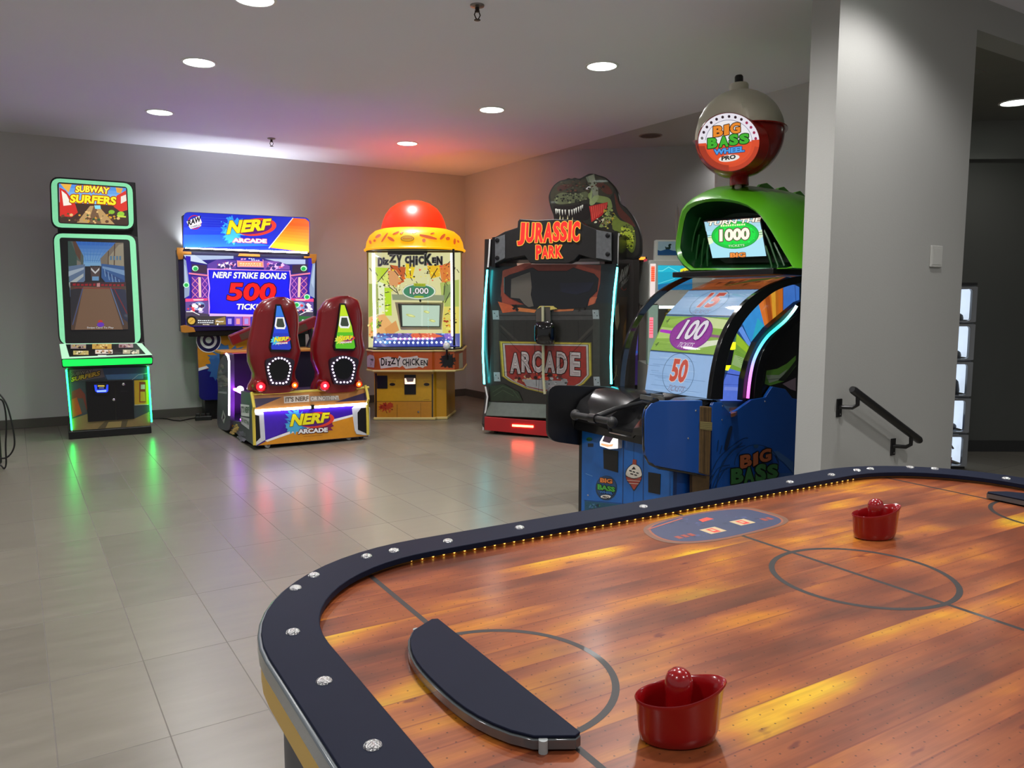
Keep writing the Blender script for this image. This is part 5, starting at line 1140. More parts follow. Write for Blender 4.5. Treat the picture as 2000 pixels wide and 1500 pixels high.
A.poly(J7((280, 1440), (420, 1480), (500, 1540), (330, 1560)), '#b4502c'); A.poly(J8((470, 105), (660, 130), (640, 160), (480, 145)), '#c0703c'); A.poly(J8((830, 130), (1040, 120), (1030, 140), (840, 150)), '#b8683c'); A.poly(J8((1200, 0), (1275, 0), (1240, 70), (1180, 90)), '#b0583c'); A.scatter(*z8(1090, 125), 14, 4, 8, 3, ['#151210'], 4); A.scatter(*z8(440, 110), 10, 6, 8, 3, ['#151210'], 6)
A.poly(J8((225, 240), (280, 240), (285, 760), (230, 760)), '#38352f'); A.poly(J8((1230, 230), (1300, 230), (1300, 800), (1230, 800)), '#38352f')
A.poly(J8((285, 290), (300, 280), (560, 520), (540, 540)), '#39352f'); A.poly(J8((1235, 280), (1250, 300), (1030, 520), (1010, 505)), '#39352f')
for k in range(7): A.line(J8((300 + 130 * k, 240), (305 + 130 * k, 460)), 0.6, '#1c1a18')
for x, y in ((215, 135), (1225, 130), (228, 760), (1235, 805)): A.poly(J8((x, y), (x + 62, y), (x + 70, y + 92), (x + 6, y + 92)), '#8e9090'); A.ell(*z8(x + 22, y + 30), 1.2, 1.2, '#3a3a3a', 10); A.ell(*z8(x + 48, y + 60), 1.2, 1.2, '#3a3a3a', 10)
sh = [(285, 445), (1215, 460), (1222, 790), (1140, 880), (1000, 950), (750, 975), (560, 930), (380, 850), (310, 800)]
def shrink(P, g): 
    cx = sum(p[0] for p in P) / len(P); cy = sum(p[1] for p in P) / len(P); return [(cx + (x - cx) * g, cy + (y - cy) * g) for x, y in P]
for g, c in ((1.0, '#7a6c22'), (0.975, '#b0a03c'), (0.94, '#4a4030'), (0.925, '#a8a49c'), (0.885, '#6e2420')): A.poly(J8(*shrink(sh, g)), c)
A.poly(J8(*shrink(sh, 0.87)), '#8c2a22'); A.scatter(*z8(700, 830), 50, 14, 14, 4.5, ['#b8a070', '#8a8c8c', '#3a2420', '#c83c28', '#5a1c18'], 8); A.poly(J8((520, 830), (980, 850), (960, 900), (740, 940), (560, 900)), '#8b8d8e'); A.scatter(*z8(860, 850), 22, 8, 8, 3, ['#3c3c3c', '#a8aaac'], 10)
for k, (w, x0, x1, yb, h) in enumerate((('A', 395, 500, 770, 40), ('R', 510, 610, 760, 40), ('C', 620, 715, 760, 42), ('A', 740, 850, 765, 42), ('D', 865, 970, 775, 43), ('E', 1000, 1105, 795, 46))):
    A.text(w, z8(x0, yb), z8(x1, yb + 6), h, '#b4aaa8', '#3c2420', 1.6, 0, 0.05); A.text(w, z8(x0 + 12, yb - 10), z8(x1 - 12, yb - 6), h * 0.84, '#6a4442', None, 1, 0, 0.0); A.text(w, z8(x0 + 14, yb - 12), z8(x1 - 14, yb - 8), h * 0.80, '#a49a98', None, 1, 0, -0.008)
for p in (((290, 340), (620, 700)), ((1230, 350), (830, 750)), ((500, 620), (620, 760)), ((640, 480), (660, 900)), ((420, 720), (560, 920)), ((840, 600), (970, 640)), ((330, 760), (440, 755)), ((690, 820), (680, 960))): A.line(J8(*p), 0.6, '#1a1512')
A.poly(J8((190, 900), (330, 880), (480, 960), (520, 1050), (200, 1050)), '#23301f'); A.line(J8((220, 960), (320, 900), (420, 940), (480, 1020)), 1.2, '#3a4a34'); A.line(J8((230, 1000), (320, 940), (430, 1000)), 1.2, '#3a4a34')
A.build('front_artwork', artmat('printed vinyl dim', 0, 0.3, 0.3, 0.25), pn)
# window with dark glass and grey and blue reflections painted on it
wn = slab(fp, J7((345, 1190), (400, 1160), (640, 1085), (700, 1120), (1000, 1120), (1070, 1085), (1290, 1150), (1335, 1200), (1320, 1330), (1240, 1410), (1210, 1500), (950, 1520), (880, 1500), (680, 1500), (620, 1500), (400, 1400), (345, 1350)), 0.01, 0.006).build('dark_window', paint('dark window glass', '#0b0c12', 0.08, coat=0.6), pn, bevel=0.002)
WP = artmat('painted window reflection', 0, 0.1, 0.5)
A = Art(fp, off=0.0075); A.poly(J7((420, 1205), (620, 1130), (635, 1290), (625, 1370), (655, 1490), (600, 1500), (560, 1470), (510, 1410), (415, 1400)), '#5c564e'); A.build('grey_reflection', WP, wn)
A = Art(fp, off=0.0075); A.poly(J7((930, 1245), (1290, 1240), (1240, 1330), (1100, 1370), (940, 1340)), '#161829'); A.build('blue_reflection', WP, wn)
# cream centre post and black hanging shield
MB().tube([fp(*z8(725, 95), 0.05), fp(*z8(728, 480), 0.05), fp(*z8(730, 800), 0.05), fp(*z8(745, 980), 0.05)], 0.014, 8).build('centre_post', paint('cream post', '#c4bc98', 0.4), jp, smooth=True)
slab(fp, J8((690, 95), (700, 88), (830, 90), (860, 120), (800, 140), (805, 250), (655, 250), (655, 130)), 0.03, 0.03).build('post_bracket', paint('grey wood', '#4a4540', 0.5), jp, bevel=0.003)
slab(fp, J8((690, 92), (830, 92), (862, 122), (800, 130), (800, 100), (700, 102), (670, 122)), 0.03, 0.033).build('bracket_edge', paint('pale yellow edge', '#c8b860', 0.4), jp)
cp = fp(*z8(745, 365), 0.09)
MB().loft([[(cp.x + 0.105 * s_ * math.copysign(abs(math.cos(t)) ** 0.55, math.cos(t)), cp.y + dy, cp.z + 0.115 * s_ * math.copysign(abs(math.sin(t)) ** 0.55, math.sin(t)) - 0.0) for t in [2 * PI * k / 28 for k in range(28)]] for s_, dy in ((0.9, 0.05), (1.0, 0.02), (0.97, -0.02), (0.7, -0.045), (0.2, -0.05))]).build('hanging_shield', BLACKG, jp, smooth=True)
# lower dash and red kick board
dsh = JF.front(-0.035, 0.165, 0.04, 0.31)
slab(dsh, J8((150, 1055), (1330, 1110), (1350, 1250), (150, 1200)), 0.03).build('slanted_dash', paint('mottled green dash', '#3a4438', 0.35, var=0.4, scale=14), jp, bevel=0.004)
kk = slab(JF.front(-0.04), [(946, 814), (1185, 832), (1186, 864), (946, 840)], 0.03).build('kick_board', paint('red kick board', '#a4151b', 0.3, coat=0.3), jp, bevel=0.004)
slab(JF.front(-0.04), J8((415, 1288), (628, 1300), (628, 1320), (415, 1308)), 0.004, 0.005).build('red_light', glow('red led row', '#ff4a2c', 30.0), kk)
# beam with the title
bm_ = JF.front(-0.05)
be = slab(bm_, J7((245, 770), (350, 710), (485, 665), (490, 600), (510, 575), (680, 588), (880, 578), (1130, 590), (1190, 640), (1300, 680), (1420, 720), (1470, 715), (1475, 1020), (1330, 1010), (1130, 950), (1080, 1010), (1010, 1040), (620, 1040), (560, 960), (350, 1000), (250, 1045)), 0.14).build('title_beam', paint('charred wood beam', '#1c1a1a', 0.45, var=0.4, scale=20), jp, bevel=0.006)
slab(JF.front(-0.02), J7((220, 770), (250, 765), (255, 1085), (215, 1085)), 0.1).build('beam_end', BLACK, be); slab(JF.front(-0.02), J7((1470, 720), (1530, 705), (1530, 1050), (1475, 1050)), 0.1).build('beam_end', BLACK, be)
for pts in (((250, 775), (355, 738), (355, 985), (250, 1040)), ((1310, 690), (1470, 720), (1470, 1015), (1308, 985))):
    pb_ = slab(bm_, J7(*pts), 0.012, 0.012).build('steel_bracket', paint('weathered steel', '#7c7f82', 0.35, 0.6, var=0.3, scale=30), be, bevel=0.003)
    cs = ((275, 800), (275, 985)) if pts[0][0] < 500 else ((1430, 750), (1430, 945))
    for c in cs:
        q_ = bm_(*z7(*c), 0.012); MB().lathe([(0.022, 0), (0.022, 0.006), (0.012, 0.01), (0.001, 0.011)], n=14).build('bolt', paint('dark bolt', '#2c2c2e', 0.35, 0.7), pb_, smooth=True, loc=q_).rotation_euler = (PI / 2, 0, 0)
A = Art(bm_, off=0.003)
RED1, YO = '#f01c10', '#ffb040'
for w, x0, x1, yb, h, dy in (('J', 480, 555, 855, 45, 0), ('U', 568, 655, 825, 39, 0), ('R', 668, 755, 825, 39, 0), ('A', 752, 850, 825, 39, 0), ('S', 850, 925, 812, 39, 0), ('S', 925, 1000, 812, 39, 0), ('I', 1012, 1045, 812, 40, 0), ('C', 1052, 1130, 815, 40, 0)):
    A.text(w, z7(x0, yb), z7(x1, yb), h, RED1, YO, 1.3, 0.06, 0.05)
for w, x0, x1, yb, h in (('P', 678, 738, 1000, 28), ('A', 738, 810, 990, 24), ('R', 812, 880, 985, 24), ('K', 882, 958, 985, 25)): A.text(w, z7(x0, yb), z7(x1, yb), h, RED1, YO, 1.2, 0, 0.05)
A.build('title_letters', artmat('lit title', 1.15), be)
# side print
ps_ = JF.side(JW, 1); A = Art(ps_, off=0.0015)
A.poly([(1209, 460), (1222, 470), (1236, 495), (1238, 540), (1236, 640), (1226, 752), (1200, 752), (1200, 640), (1207, 540)], '#1d1512')
A.text('RAW', z7(1548, 1250), z7(1635, 1170), 27, '#c8c8c4', None, 1, 0.2, 0.03, h2=24); A.text('THRILLS', z7(1560, 1310), z7(1645, 1215), 13, '#b8b8b4', None, 1, 0.2, 0.03, h2=11); A.ring(*z7(1600, 1300), 5, 4.5, 1.5, '#b02418', 20, 0, 200)
A.poly(J8((1460, 100), (1490, 60), (1500, 250), (1475, 340), (1455, 260)), '#a89a78'); A.poly(J8((1500, 0), (1580, 0), (1570, 200), (1530, 420), (1510, 300)), '#4a3018'); A.poly(J8((1540, 300), (1570, 200), (1560, 500), (1530, 560)), '#8c5c1c'); A.line(J8((1470, 690), (1465, 780), (1440, 840)), 1.4, '#a8a078'); A.line(J8((1450, 760), (1480, 800)), 1.4, '#8a8a60')
A.build('side_artwork', artmat('printed vinyl dim', 0, 0.3, 0.3, 0.25), jp)
# dinosaur head topper, a thick cut-out
pt = JF.front(0.25)
dn = smoothpoly(J7((880, 600), (858, 530), (830, 455), (812, 370), (815, 320), (840, 260), (880, 210), (930, 178), (980, 165), (1020, 150), (1050, 157), (1085, 146), (1130, 155), (1180, 132), (1230, 105), (1290, 104), (1330, 118), (1400, 140), (1450, 185), (1500, 240), (1540, 320), (1558, 410), (1610, 450), (1680, 530), (1740, 640), (1772, 740), (1780, 850), (1770, 960), (1700, 1000), (1560, 960), (1400, 760), (1200, 720), (1000, 700)), 3)
to = slab(pt, dn, 0.07).build('dinosaur_topper', paint('black topper edge', '#100e0c', 0.4), jp, smooth=True, bevel=0.004)
A = Art(pt, off=0.001)
A.gain = 1.7
A.poly(shrink(dn, 0.965), '#1e1c15')
A.poly(smoothpoly(J7((830, 330), (850, 270), (900, 210), (1000, 175), (1180, 160), (1240, 120), (1330, 130), (1430, 190), (1490, 260), (1460, 340), (1300, 380), (1200, 300), (1000, 300), (880, 380), (850, 420)), 3), '#2f2c1e')
A.poly(smoothpoly(J7((890, 330), (960, 300), (1080, 320), (1200, 290), (1230, 340), (1150, 390), (1000, 420), (900, 420), (870, 380)), 3), '#4a4f36'); A.poly(smoothpoly(J7((1240, 300), (1330, 330), (1430, 350), (1470, 400), (1480, 520), (1430, 640), (1340, 660), (1400, 560), (1430, 430), (1300, 400), (1230, 360)), 3), '#6c7a44'); A.poly(smoothpoly(J7((1260, 250), (1300, 300), (1340, 340), (1290, 420), (1240, 420)), 3), '#7c8a5c')
A.poly(J7((1200, 140), (1290, 105), (1320, 290), (1260, 370), (1270, 300)), '#5f6656'); A.poly(J7((1225, 130), (1280, 115), (1330, 250), (1330, 330), (1280, 330)), '#767c6a')
A.poly(smoothpoly(J7((860, 460), (900, 440), (1000, 440), (1160, 420), (1230, 430), (1240, 560), (1150, 590), (1000, 560), (880, 570)), 3), '#120a08'); A.poly(J7((1235, 445), (1430, 400), (1420, 470), (1370, 540), (1260, 610), (1250, 520)), '#a01c18')
for k in range(8): A.line(J7((1260 + 22 * k, 450 - 5 * k), (1275 + 18 * k, 580 - 14 * k)), 1.6, '#d8483c')
for x, y, l in ((888, 470, 60), (905, 475, 45), (925, 475, 68), (955, 480, 60), (985, 480, 55), (1025, 480, 72), (1055, 478, 62), (1080, 470, 60), (1100, 460, 60), (1125, 450, 62), (1148, 440, 55), (1165, 430, 40)):
    A.poly(J7((x - 9, y), (x + 9, y - 2), (x + 2, y + l)), '#e8dcb8')
for x, y in ((930, 560), (960, 575), (1010, 560), (1060, 580)): A.poly(J7((x - 7, y + 20), (x + 7, y + 20), (x + 2, y - 25)), '#c8b88c')
A.poly(J7((1200, 262), (1225, 235), (1252, 240), (1245, 262), (1215, 275)), '#f2eede')
A.poly(smoothpoly(J7((1490, 520), (1560, 590), (1680, 640), (1720, 760), (1715, 880), (1680, 930), (1620, 860), (1560, 720), (1480, 680)), 3), '#5f6e24'); A.poly(smoothpoly(J7((1570, 660), (1660, 680), (1700, 780), (1690, 890), (1640, 850), (1590, 740)), 3), '#98a82c')
A.poly(smoothpoly(J7((1500, 300), (1560, 450), (1660, 560), (1720, 660), (1640, 620), (1560, 560), (1520, 470)), 3), '#4a1f14'); A.poly(smoothpoly(J7((1320, 200), (1420, 220), (1480, 300), (1430, 320), (1360, 270)), 3), '#4c2218'); A.poly(smoothpoly(J7((900, 250), (960, 215), (1080, 220), (1000, 260), (920, 290)), 3), '#3c2018')
A.scatter(*z7(1640, 760), 14, 24, 26, 2.2, ['#3c4414', '#b8c83c', '#2a3010'], 3); A.scatter(*z7(1440, 560), 12, 22, 20, 2.4, ['#a8902c', '#2a2c18', '#8c9a54'], 5); A.scatter(*z7(1040, 360), 32, 10, 20, 2.2, ['#20221a', '#6a7050', '#15140f'], 7); A.scatter(*z7(1150, 230), 50, 14, 22, 2.6, ['#14130e', '#3e3c2a', '#4a2a1c'], 9); A.scatter(*z7(1360, 600), 14, 8, 12, 2.0, ['#c8c0a0', '#5a2c20'], 11)
A.build('dinosaur_print', artmat('topper print', 0, 0.3, 0.4, 0.2), to)
MB().box(0.75, 1.25, 0.27, 0.33, 1.85, 2.05).build('topper_stand', BLACK, jp)
# ================================================================= fishing wheel machine (right of centre)
BL = onz(1133, 1000, 0); BL.z = 0; BY = R(-57.6)
BF = Frame(BL, BY)
bb = thing('fishing_wheel_machine', 'blue wheel-spin ticket machine with a green fish-mouth hood and ticket numbers', 'arcade machine', BL, BY)
BW = 0.83
BLUE = paint('blue cabinet', '#0a3f86', 0.33, coat=0.25, var=0.1); BLUEF = paint('blue front', '#0d5aa6', 0.35, coat=0.2, var=0.08)
CY, CZ, CR, X1, X2 = 1.137, 0.793, 0.71, 0.12, 0.70
MB().prismx([(0.01, 0.0), (0.01, 0.545), (0.43, 0.545), (0.43, 0.66), (1.95, 0.66), (1.95, 0.0)], 0.02, BW - 0.03).build('base_cabinet', BLUE, bb)
MB().box(0.06, BW - 0.06, 1.45, 1.95, 0.6, 1.62).build('rear_housing', BLACK, bb, bevel=0.01)
MB().box(-0.012, 0.02, -0.006, 0.03, 0.0, 0.60).build('corner_edge', BLACK, bb, bevel=0.003)
bf = BF.front(0.0); bsd = BF.side(BW, 1); blf = BF.side(0.0, -1)
fpn = MB().box(0.022, 0.826, -0.008, 0.008, 0.005, 0.585).build('front_panel', BLUEF, bb, bevel=0.002)
def zb(x, y): return (1050 + x * 0.27, 730 + y * 0.27)
def B(*p): return [zb(*q) for q in p]
A = Art(bf, off=0.009)
A.poly([(1143, 829), (1309, 858), (1308, 985), (1307, 1061), (1140, 996)], '#0d5aa6')
A.line([(1218, 843), (1216, 1000)], 1.6, '#082a58'); A.line([(1238, 847), (1237, 1000)], 0.8, '#08376f'); A.line([(1257, 850), (1256, 1000)], 1.6, '#082a58'); A.line([(1141, 977), (1222, 984)], 1.0, '#07305e')
A.ell(1151, 858, 6, 4, '#2c6a2c', 16); A.scrawl((1146, 860), (1156, 861), 3, '#0a2a3a', 3); A.rect(1148, 866, 1159, 873, '#0a1830')
A.line([(1144, 925), (1157, 930)], 0.8, '#6a9cc8')
A.ell(1184, 953, 21, 24, '#11314a', 24); A.ell(1184, 951, 19, 21, '#14406c', 24)
A.text('BIG', (1172, 942), (1196, 945), 9, '#d87a34', '#3a1c10', 1.1, 0, 0.05); A.text('BASS', (1167, 956), (1201, 961), 11, '#3f9c3a', '#10301a', 1.2, 0, 0.05, h2=9); A.text('WHEEL', (1171, 963), (1197, 966), 5, '#2c6cb0', '#0c2038', 0.8, 0, 0.04); A.ell(1183, 970, 10, 3.4, '#d8d4c8'); A.text('PRO', (1177, 972.5), (1189, 973.5), 4.2, '#20140c', None, 1, 0, 0.04)
A.poly(smoothpoly([(1238, 905), (1249, 911), (1254, 922), (1253, 936), (1245, 950), (1238, 959), (1231, 948), (1223, 936), (1222, 921), (1228, 911)], 3), '#20242c')
A.poly(smoothpoly([(1238, 907), (1248, 912), (1252.6, 922), (1252, 930), (1238, 934), (1223.6, 929), (1223.4, 921), (1229, 912)], 3), '#d8d2c4'); A.poly(smoothpoly([(1223.6, 931), (1238, 936), (1252, 932), (1250, 940), (1243, 950), (1238, 956), (1232, 947), (1225, 938)], 3), '#9c3a30'); A.line([(1225, 938), (1250, 940)], 0.8, '#d8d2c4'); A.line([(1229, 944), (1247, 945)], 0.8, '#d8d2c4')
A.poly([(1236, 897), (1243, 898), (1243, 908), (1235, 907)], '#8c3a2c'); A.poly([(1238, 911), (1242, 917), (1233, 917)], '#16181c'); A.scrawl((1228, 920), (1248, 926), 3.2, '#16181c', 3); A.scrawl((1230, 926), (1245, 930), 2.8, '#16181c', 2)
A.build('front_artwork', PRINT, fpn)
A = Art(bf, off=0.0095)
A.poly(B((340, 920), (610, 945), (610, 1000), (340, 1000)), '#0f4a62'); A.scatter(*zb(400, 960), 14, 6, 8, 2.5, ['#2c7a5c', '#0a2c40', '#3c6a90'], 4)
A.build('reed_artwork', PRINT, fpn)
for pts in ([(1178, 877), (1207, 881), (1206.5, 923), (1179, 915)], [(1266, 922), (1290, 926), (1289, 966), (1266, 961)], [(1180, 840), (1208, 845), (1207, 858), (1180, 852)]):
    slab(bf, pts, 0.008, 0.012).build('black_plate', paint('flat black', '#100f10', 0.5), fpn)
rdr = slab(bf, [(1173, 862), (1182, 848), (1203, 854), (1207, 858), (1207, 876), (1190, 877.5), (1171.5, 871)], 0.035, 0.042).build('card_reader', paint('white reader shell', '#d8d0cc', 0.35), fpn, bevel=0.004)
A = Art(bf, off=0.0425); A.poly([(1171.5, 863), (1177, 853), (1181, 849), (1176, 862), (1191, 866), (1197, 856), (1202, 852.5), (1206.8, 857), (1206.5, 876), (1190, 877), (1172, 871)], '#fff4ee'); A.poly([(1174, 865.5), (1190, 868.5), (1198, 867), (1196, 872), (1186, 873), (1174, 869.5)], '#ff9a70')
A.poly([(1181.5, 850), (1197, 855), (1190.5, 865.5), (1176.5, 861.5)], '#2a1c28'); A.build('reader_light', artmat('warm reader glow', 1.6), rdr)
for p in ((1151, 836), (1149, 967), (1312, 900)): MB().lathe([(0.001, 0), (0.006, 0), (0.005, 0.004), (0.001, 0.005)], n=10).build('screw', CHROME, fpn, smooth=True, loc=bf(*p, 0.009)).rotation_euler = (PI / 2, 0, 0)
# side panel with lettering
sdp = slab(bsd, [(1389, 1045), (1391, 792), (1394, 786), (1410, 786), (1417, 797), (1426, 807), (1440, 801), (1468, 781), (1495, 776), (1509, 755), (1534, 760), (1548, 778), (1640, 795), (1719, 790), (1719, 970)], 0.022).build('side_panel', BLUE, bb, smooth=False, bevel=0.002)
A = Art(bsd, off=0.001)
for pts in (((1235, 830), (1300, 690), (1390, 660)), ((1260, 840), (1310, 720), (1370, 690)), ((1240, 760), (1320, 600), (1470, 480), (1520, 465)), ((1290, 840), (1340, 640), (1480, 500)), ((1320, 700), (1400, 560), (1500, 520)), ((1235, 800), (1270, 730)), ((1300, 560), (1310, 480)), ((1320, 580), (1335, 520)), ((1270, 850), (1350, 700), (1400, 680)), ((1740, 640), (1700, 560), (1640, 530))):
    A.line(smoothpoly(B(*pts), 4, False), 1.6, '#0a2a52')
for pts in (((1350, 540), (1385, 395), (1410, 385), (1395, 460), (1372, 545)),): A.poly(smoothpoly(B(*pts), 3), '#0e1c34')
A.poly(B((1560, 780), (1700, 720), (1850, 720), (1850, 790), (1560, 800)), '#24467c'); A.poly(B((1680, 560), (1780, 640), (1850, 720), (1850, 640), (1740, 560)), '#2c5080')
A.ring(*zb(1585, 660), 44, 40, 1.2, '#0c2c50', 30, 180, 360)
for w, x0, x1, yb, h in (('B', 1465, 1550, 690, 26), ('I', 1560, 1595, 672, 24), ('G', 1605, 1690, 648, 25)): A.text(w, zb(x0, yb), zb(x1, yb - 20), h, '#8a4a28', '#141414', 2.0, 0, 0.05)
for w, x0, x1, yb, h in (('B', 1400, 1490, 800, 30), ('A', 1490, 1570, 800, 32), ('S', 1575, 1655, 785, 34), ('S', 1660, 1740, 765, 28)): A.text(w, zb(x0, yb), zb(x1, yb - 12), h, '#2a5a2c', '#141a14', 2.2, 0, 0.06)
A.ell(*zb(1580, 525), 5, 3.6, '#1c3c5c', 16)
A.build('side_artwork', PRINT, sdp)
for p in ((1411, 793), (1494, 784), (1410, 820)): MB().lathe([(0.001, 0), (0.005, 0), (0.004, 0.003), (0.001, 0.004)], n=10).build('screw', CHROME, sdp, smooth=True, loc=bsd(*p, 0.0)).rotation_euler = (0, PI / 2, 0)
# wings and post
wl = slab(blf, rq((1066, 751), (1212, 756), (1212, 880), (1066, 860), 22), 0.024, 0.024).build('left_wing', BLACK, bb, smooth=True, bevel=0.003)
wr = slab(bsd, rq((1258, 782), (1372, 783), (1368, 927), (1258, 905), 26)[:0] + [(1372, 782.5), (1372, 927), (1300, 914), (1280, 910), (1268, 902), (1261, 888), (1260, 870), (1260, 815), (1263, 800), (1272, 788), (1286, 783)], 0.024, 0.03).build('right_wing', BLUE, bb, smooth=True, bevel=0.003)
for pts in ([(1284, 782), (1272, 787), (1263, 799), (1259.5, 815), (1259.5, 875), (1262, 890), (1270, 904), (1286, 912), (1360, 925)],): MB().tube([bsd(*p, 0.017) for p in pts], 0.013, 8).build('wing_edge', BLACKG, wr, smooth=True)
for p in ((1359, 802), (1344, 856)): MB().lathe([(0.001, 0), (0.006, 0), (0.005, 0.003), (0.001, 0.004)], n=10).build('screw', CHROME, wr, smooth=True, loc=bsd(*p, 0.03)).rotation_euler = (0, PI / 2, 0)
WOODP = paint('painted wood post', '#4a3820', 0.45, var=0.5, scale=30)
pt0 = slab(bsd, [(1368, 793), (1391, 795), (1387, 930), (1366, 924)], 0.03, 0.036).build('wood_post', WOODP, bb, bevel=0.006)
A = Art(bsd, off=0.0365)
for x in (1372, 1377, 1382, 1386): A.line([(x, 796), (x - 2, 924)], 0.8, '#2a1f12' if x % 2 else '#6a5430')
A.poly([(1367.5, 823), (1391, 825), (1390.5, 841), (1367.2, 838)], '#7c7248')
for k in range(4): A.line([(1367.5, 826 + 3.6 * k), (1391, 828 + 3.6 * k)], 0.7, '#4a4428')
A.build('post_artwork', PRINT, pt0)
slab(bsd, [(1370, 928), (1386, 930), (1382, 1030), (1352, 1030), (1352, 924)], 0.02, 0.012).build('lower_post', WOODP, bb)
MB().box(BW - 0.12, BW - 0.02, 0.005, 0.05, 0.0, 0.48).build('corner_panel', paint('dark blue corner', '#072858', 0.4), bb)
# moulded black console with a channel for the lever
def crow(y, zs): return [(x, y, z) for x, z in zip((0.0, 0.02, 0.22, 0.34, 0.36, 0.56, 0.58, 0.68, 0.79, 0.80), zs)]
rows = [crow(-0.06, (0.56, 0.60, 0.60, 0.59, 0.57, 0.57, 0.59, 0.60, 0.62, 0.56)), crow(-0.07, (0.60, 0.655, 0.65, 0.63, 0.58, 0.58, 0.63, 0.66, 0.68, 0.60)), crow(-0.02, (0.66, 0.73, 0.72, 0.68, 0.59, 0.59, 0.68, 0.72, 0.75, 0.66)), crow(0.10, (0.72, 0.79, 0.775, 0.74, 0.62, 0.62, 0.74, 0.77, 0.79, 0.72)), crow(0.24, (0.76, 0.80, 0.795, 0.785, 0.70, 0.70, 0.785, 0.79, 0.80, 0.76)), crow(0.36, (0.78, 0.785, 0.785, 0.785, 0.785, 0.785, 0.785, 0.785, 0.785, 0.78)), crow(0.44, (0.60, 0.62, 0.62, 0.62, 0.62, 0.62, 0.62, 0.62, 0.62, 0.60))]
cm = MB().loft(rows, False, False, closed=False)
cm.box(0.0, 0.80, -0.055, 0.40, 0.545, 0.60)
cm.build('console', paint('black moulded console', '#0e0e0f', 0.22, coat=0.4), bb, smooth=True, sharp=35)
lv = MB().tube([(0.29, -0.26, 0.685), (0.31, -0.26, 0.686), (0.60, -0.26, 0.690), (0.625, -0.26, 0.690)], [0.026, 0.019, 0.019, 0.026], 14)
lever = lv.build('lever_handle', paint('black rubber', '#161616', 0.5), bb, smooth=True)
for x in (0.285, 0.62): MB().sphere((x, -0.26, 0.687), 0.032, 14, 10, 0.8, 1, 1).build('handle_knob', paint('black rubber', '#161616', 0.5), lever, smooth=True)
MB().tube([(0.455, -0.26, 0.69), (0.455, -0.10, 0.73), (0.455, 0.10, 0.75), (0.455, 0.2, 0.72)], [0.019, 0.015, 0.015, 0.02], 12).build('lever_arm', BLACK, lever, smooth=True)
MB().tube([(0.425, -0.26, 0.687), (0.485, -0.26, 0.69)], 0.027, 14).build('handle_collar', BLACK, lever, smooth=True)
for z, y, x0, x1 in ((0.80, 0.22, 0.40, 0.50), (0.79, 0.17, 0.36, 0.46), (0.79, 0.20, 0.48, 0.53)): MB().box(x0, x1, y, y + 0.012, z - 0.03, z - 0.005).build('slot_edge', paint('worn metal edge', '#7c7c78', 0.3, 0.6), lever)
# the wheel: flat panels round a drum
NW = 17; stp = 2 * PI / NW
WHL = MB(); th0 = R(118.2)
def wp(th, r=CR): return (CY + r * math.cos(th), CZ + r * math.sin(th))
ringp = [wp(th0 + k * stp) for k in range(NW)]
wheel = MB().prismx(ringp, X1, X2).build('ticket_wheel', paint('wheel edge blue', '#5a86b8', 0.4), bb)
def facet(k):
    a = wp(th0 + k * stp); b = wp(th0 + (k + 1) * stp); return BF.front(b[0], b[1], a[0], a[1])
def fq(pl_, k, inset=0.0):
    a = wp(th0 + k * stp); b = wp(th0 + (k + 1) * stp)
    return a, b
class FacetArt:
    """artwork laid out in a wheel panel's own coordinates: s across 0..1, t up 0..1"""
    def __init__(s, k): s.a = wp(th0 + k * stp); s.b = wp(th0 + (k + 1) * stp); n = Vector((s.a[0] + s.b[0] - 2 * CY, s.a[1] + s.b[1] - 2 * CZ)).normalized(); s.n = Vector((0, n.x, n.y))
    def __call__(s, x, y, off=0.0):
        return Vector((X1 + (X2 - X1) * x, s.b[0] + (s.a[0] - s.b[0]) * y, s.b[1] + (s.a[1] - s.b[1]) * y)) + s.n * off
ASP = (X2 - X1) / (2 * CR * math.sin(stp / 2))
WLIT = artmat('lit wheel panel', 0.82, 0.3, 0.3, 0.06)
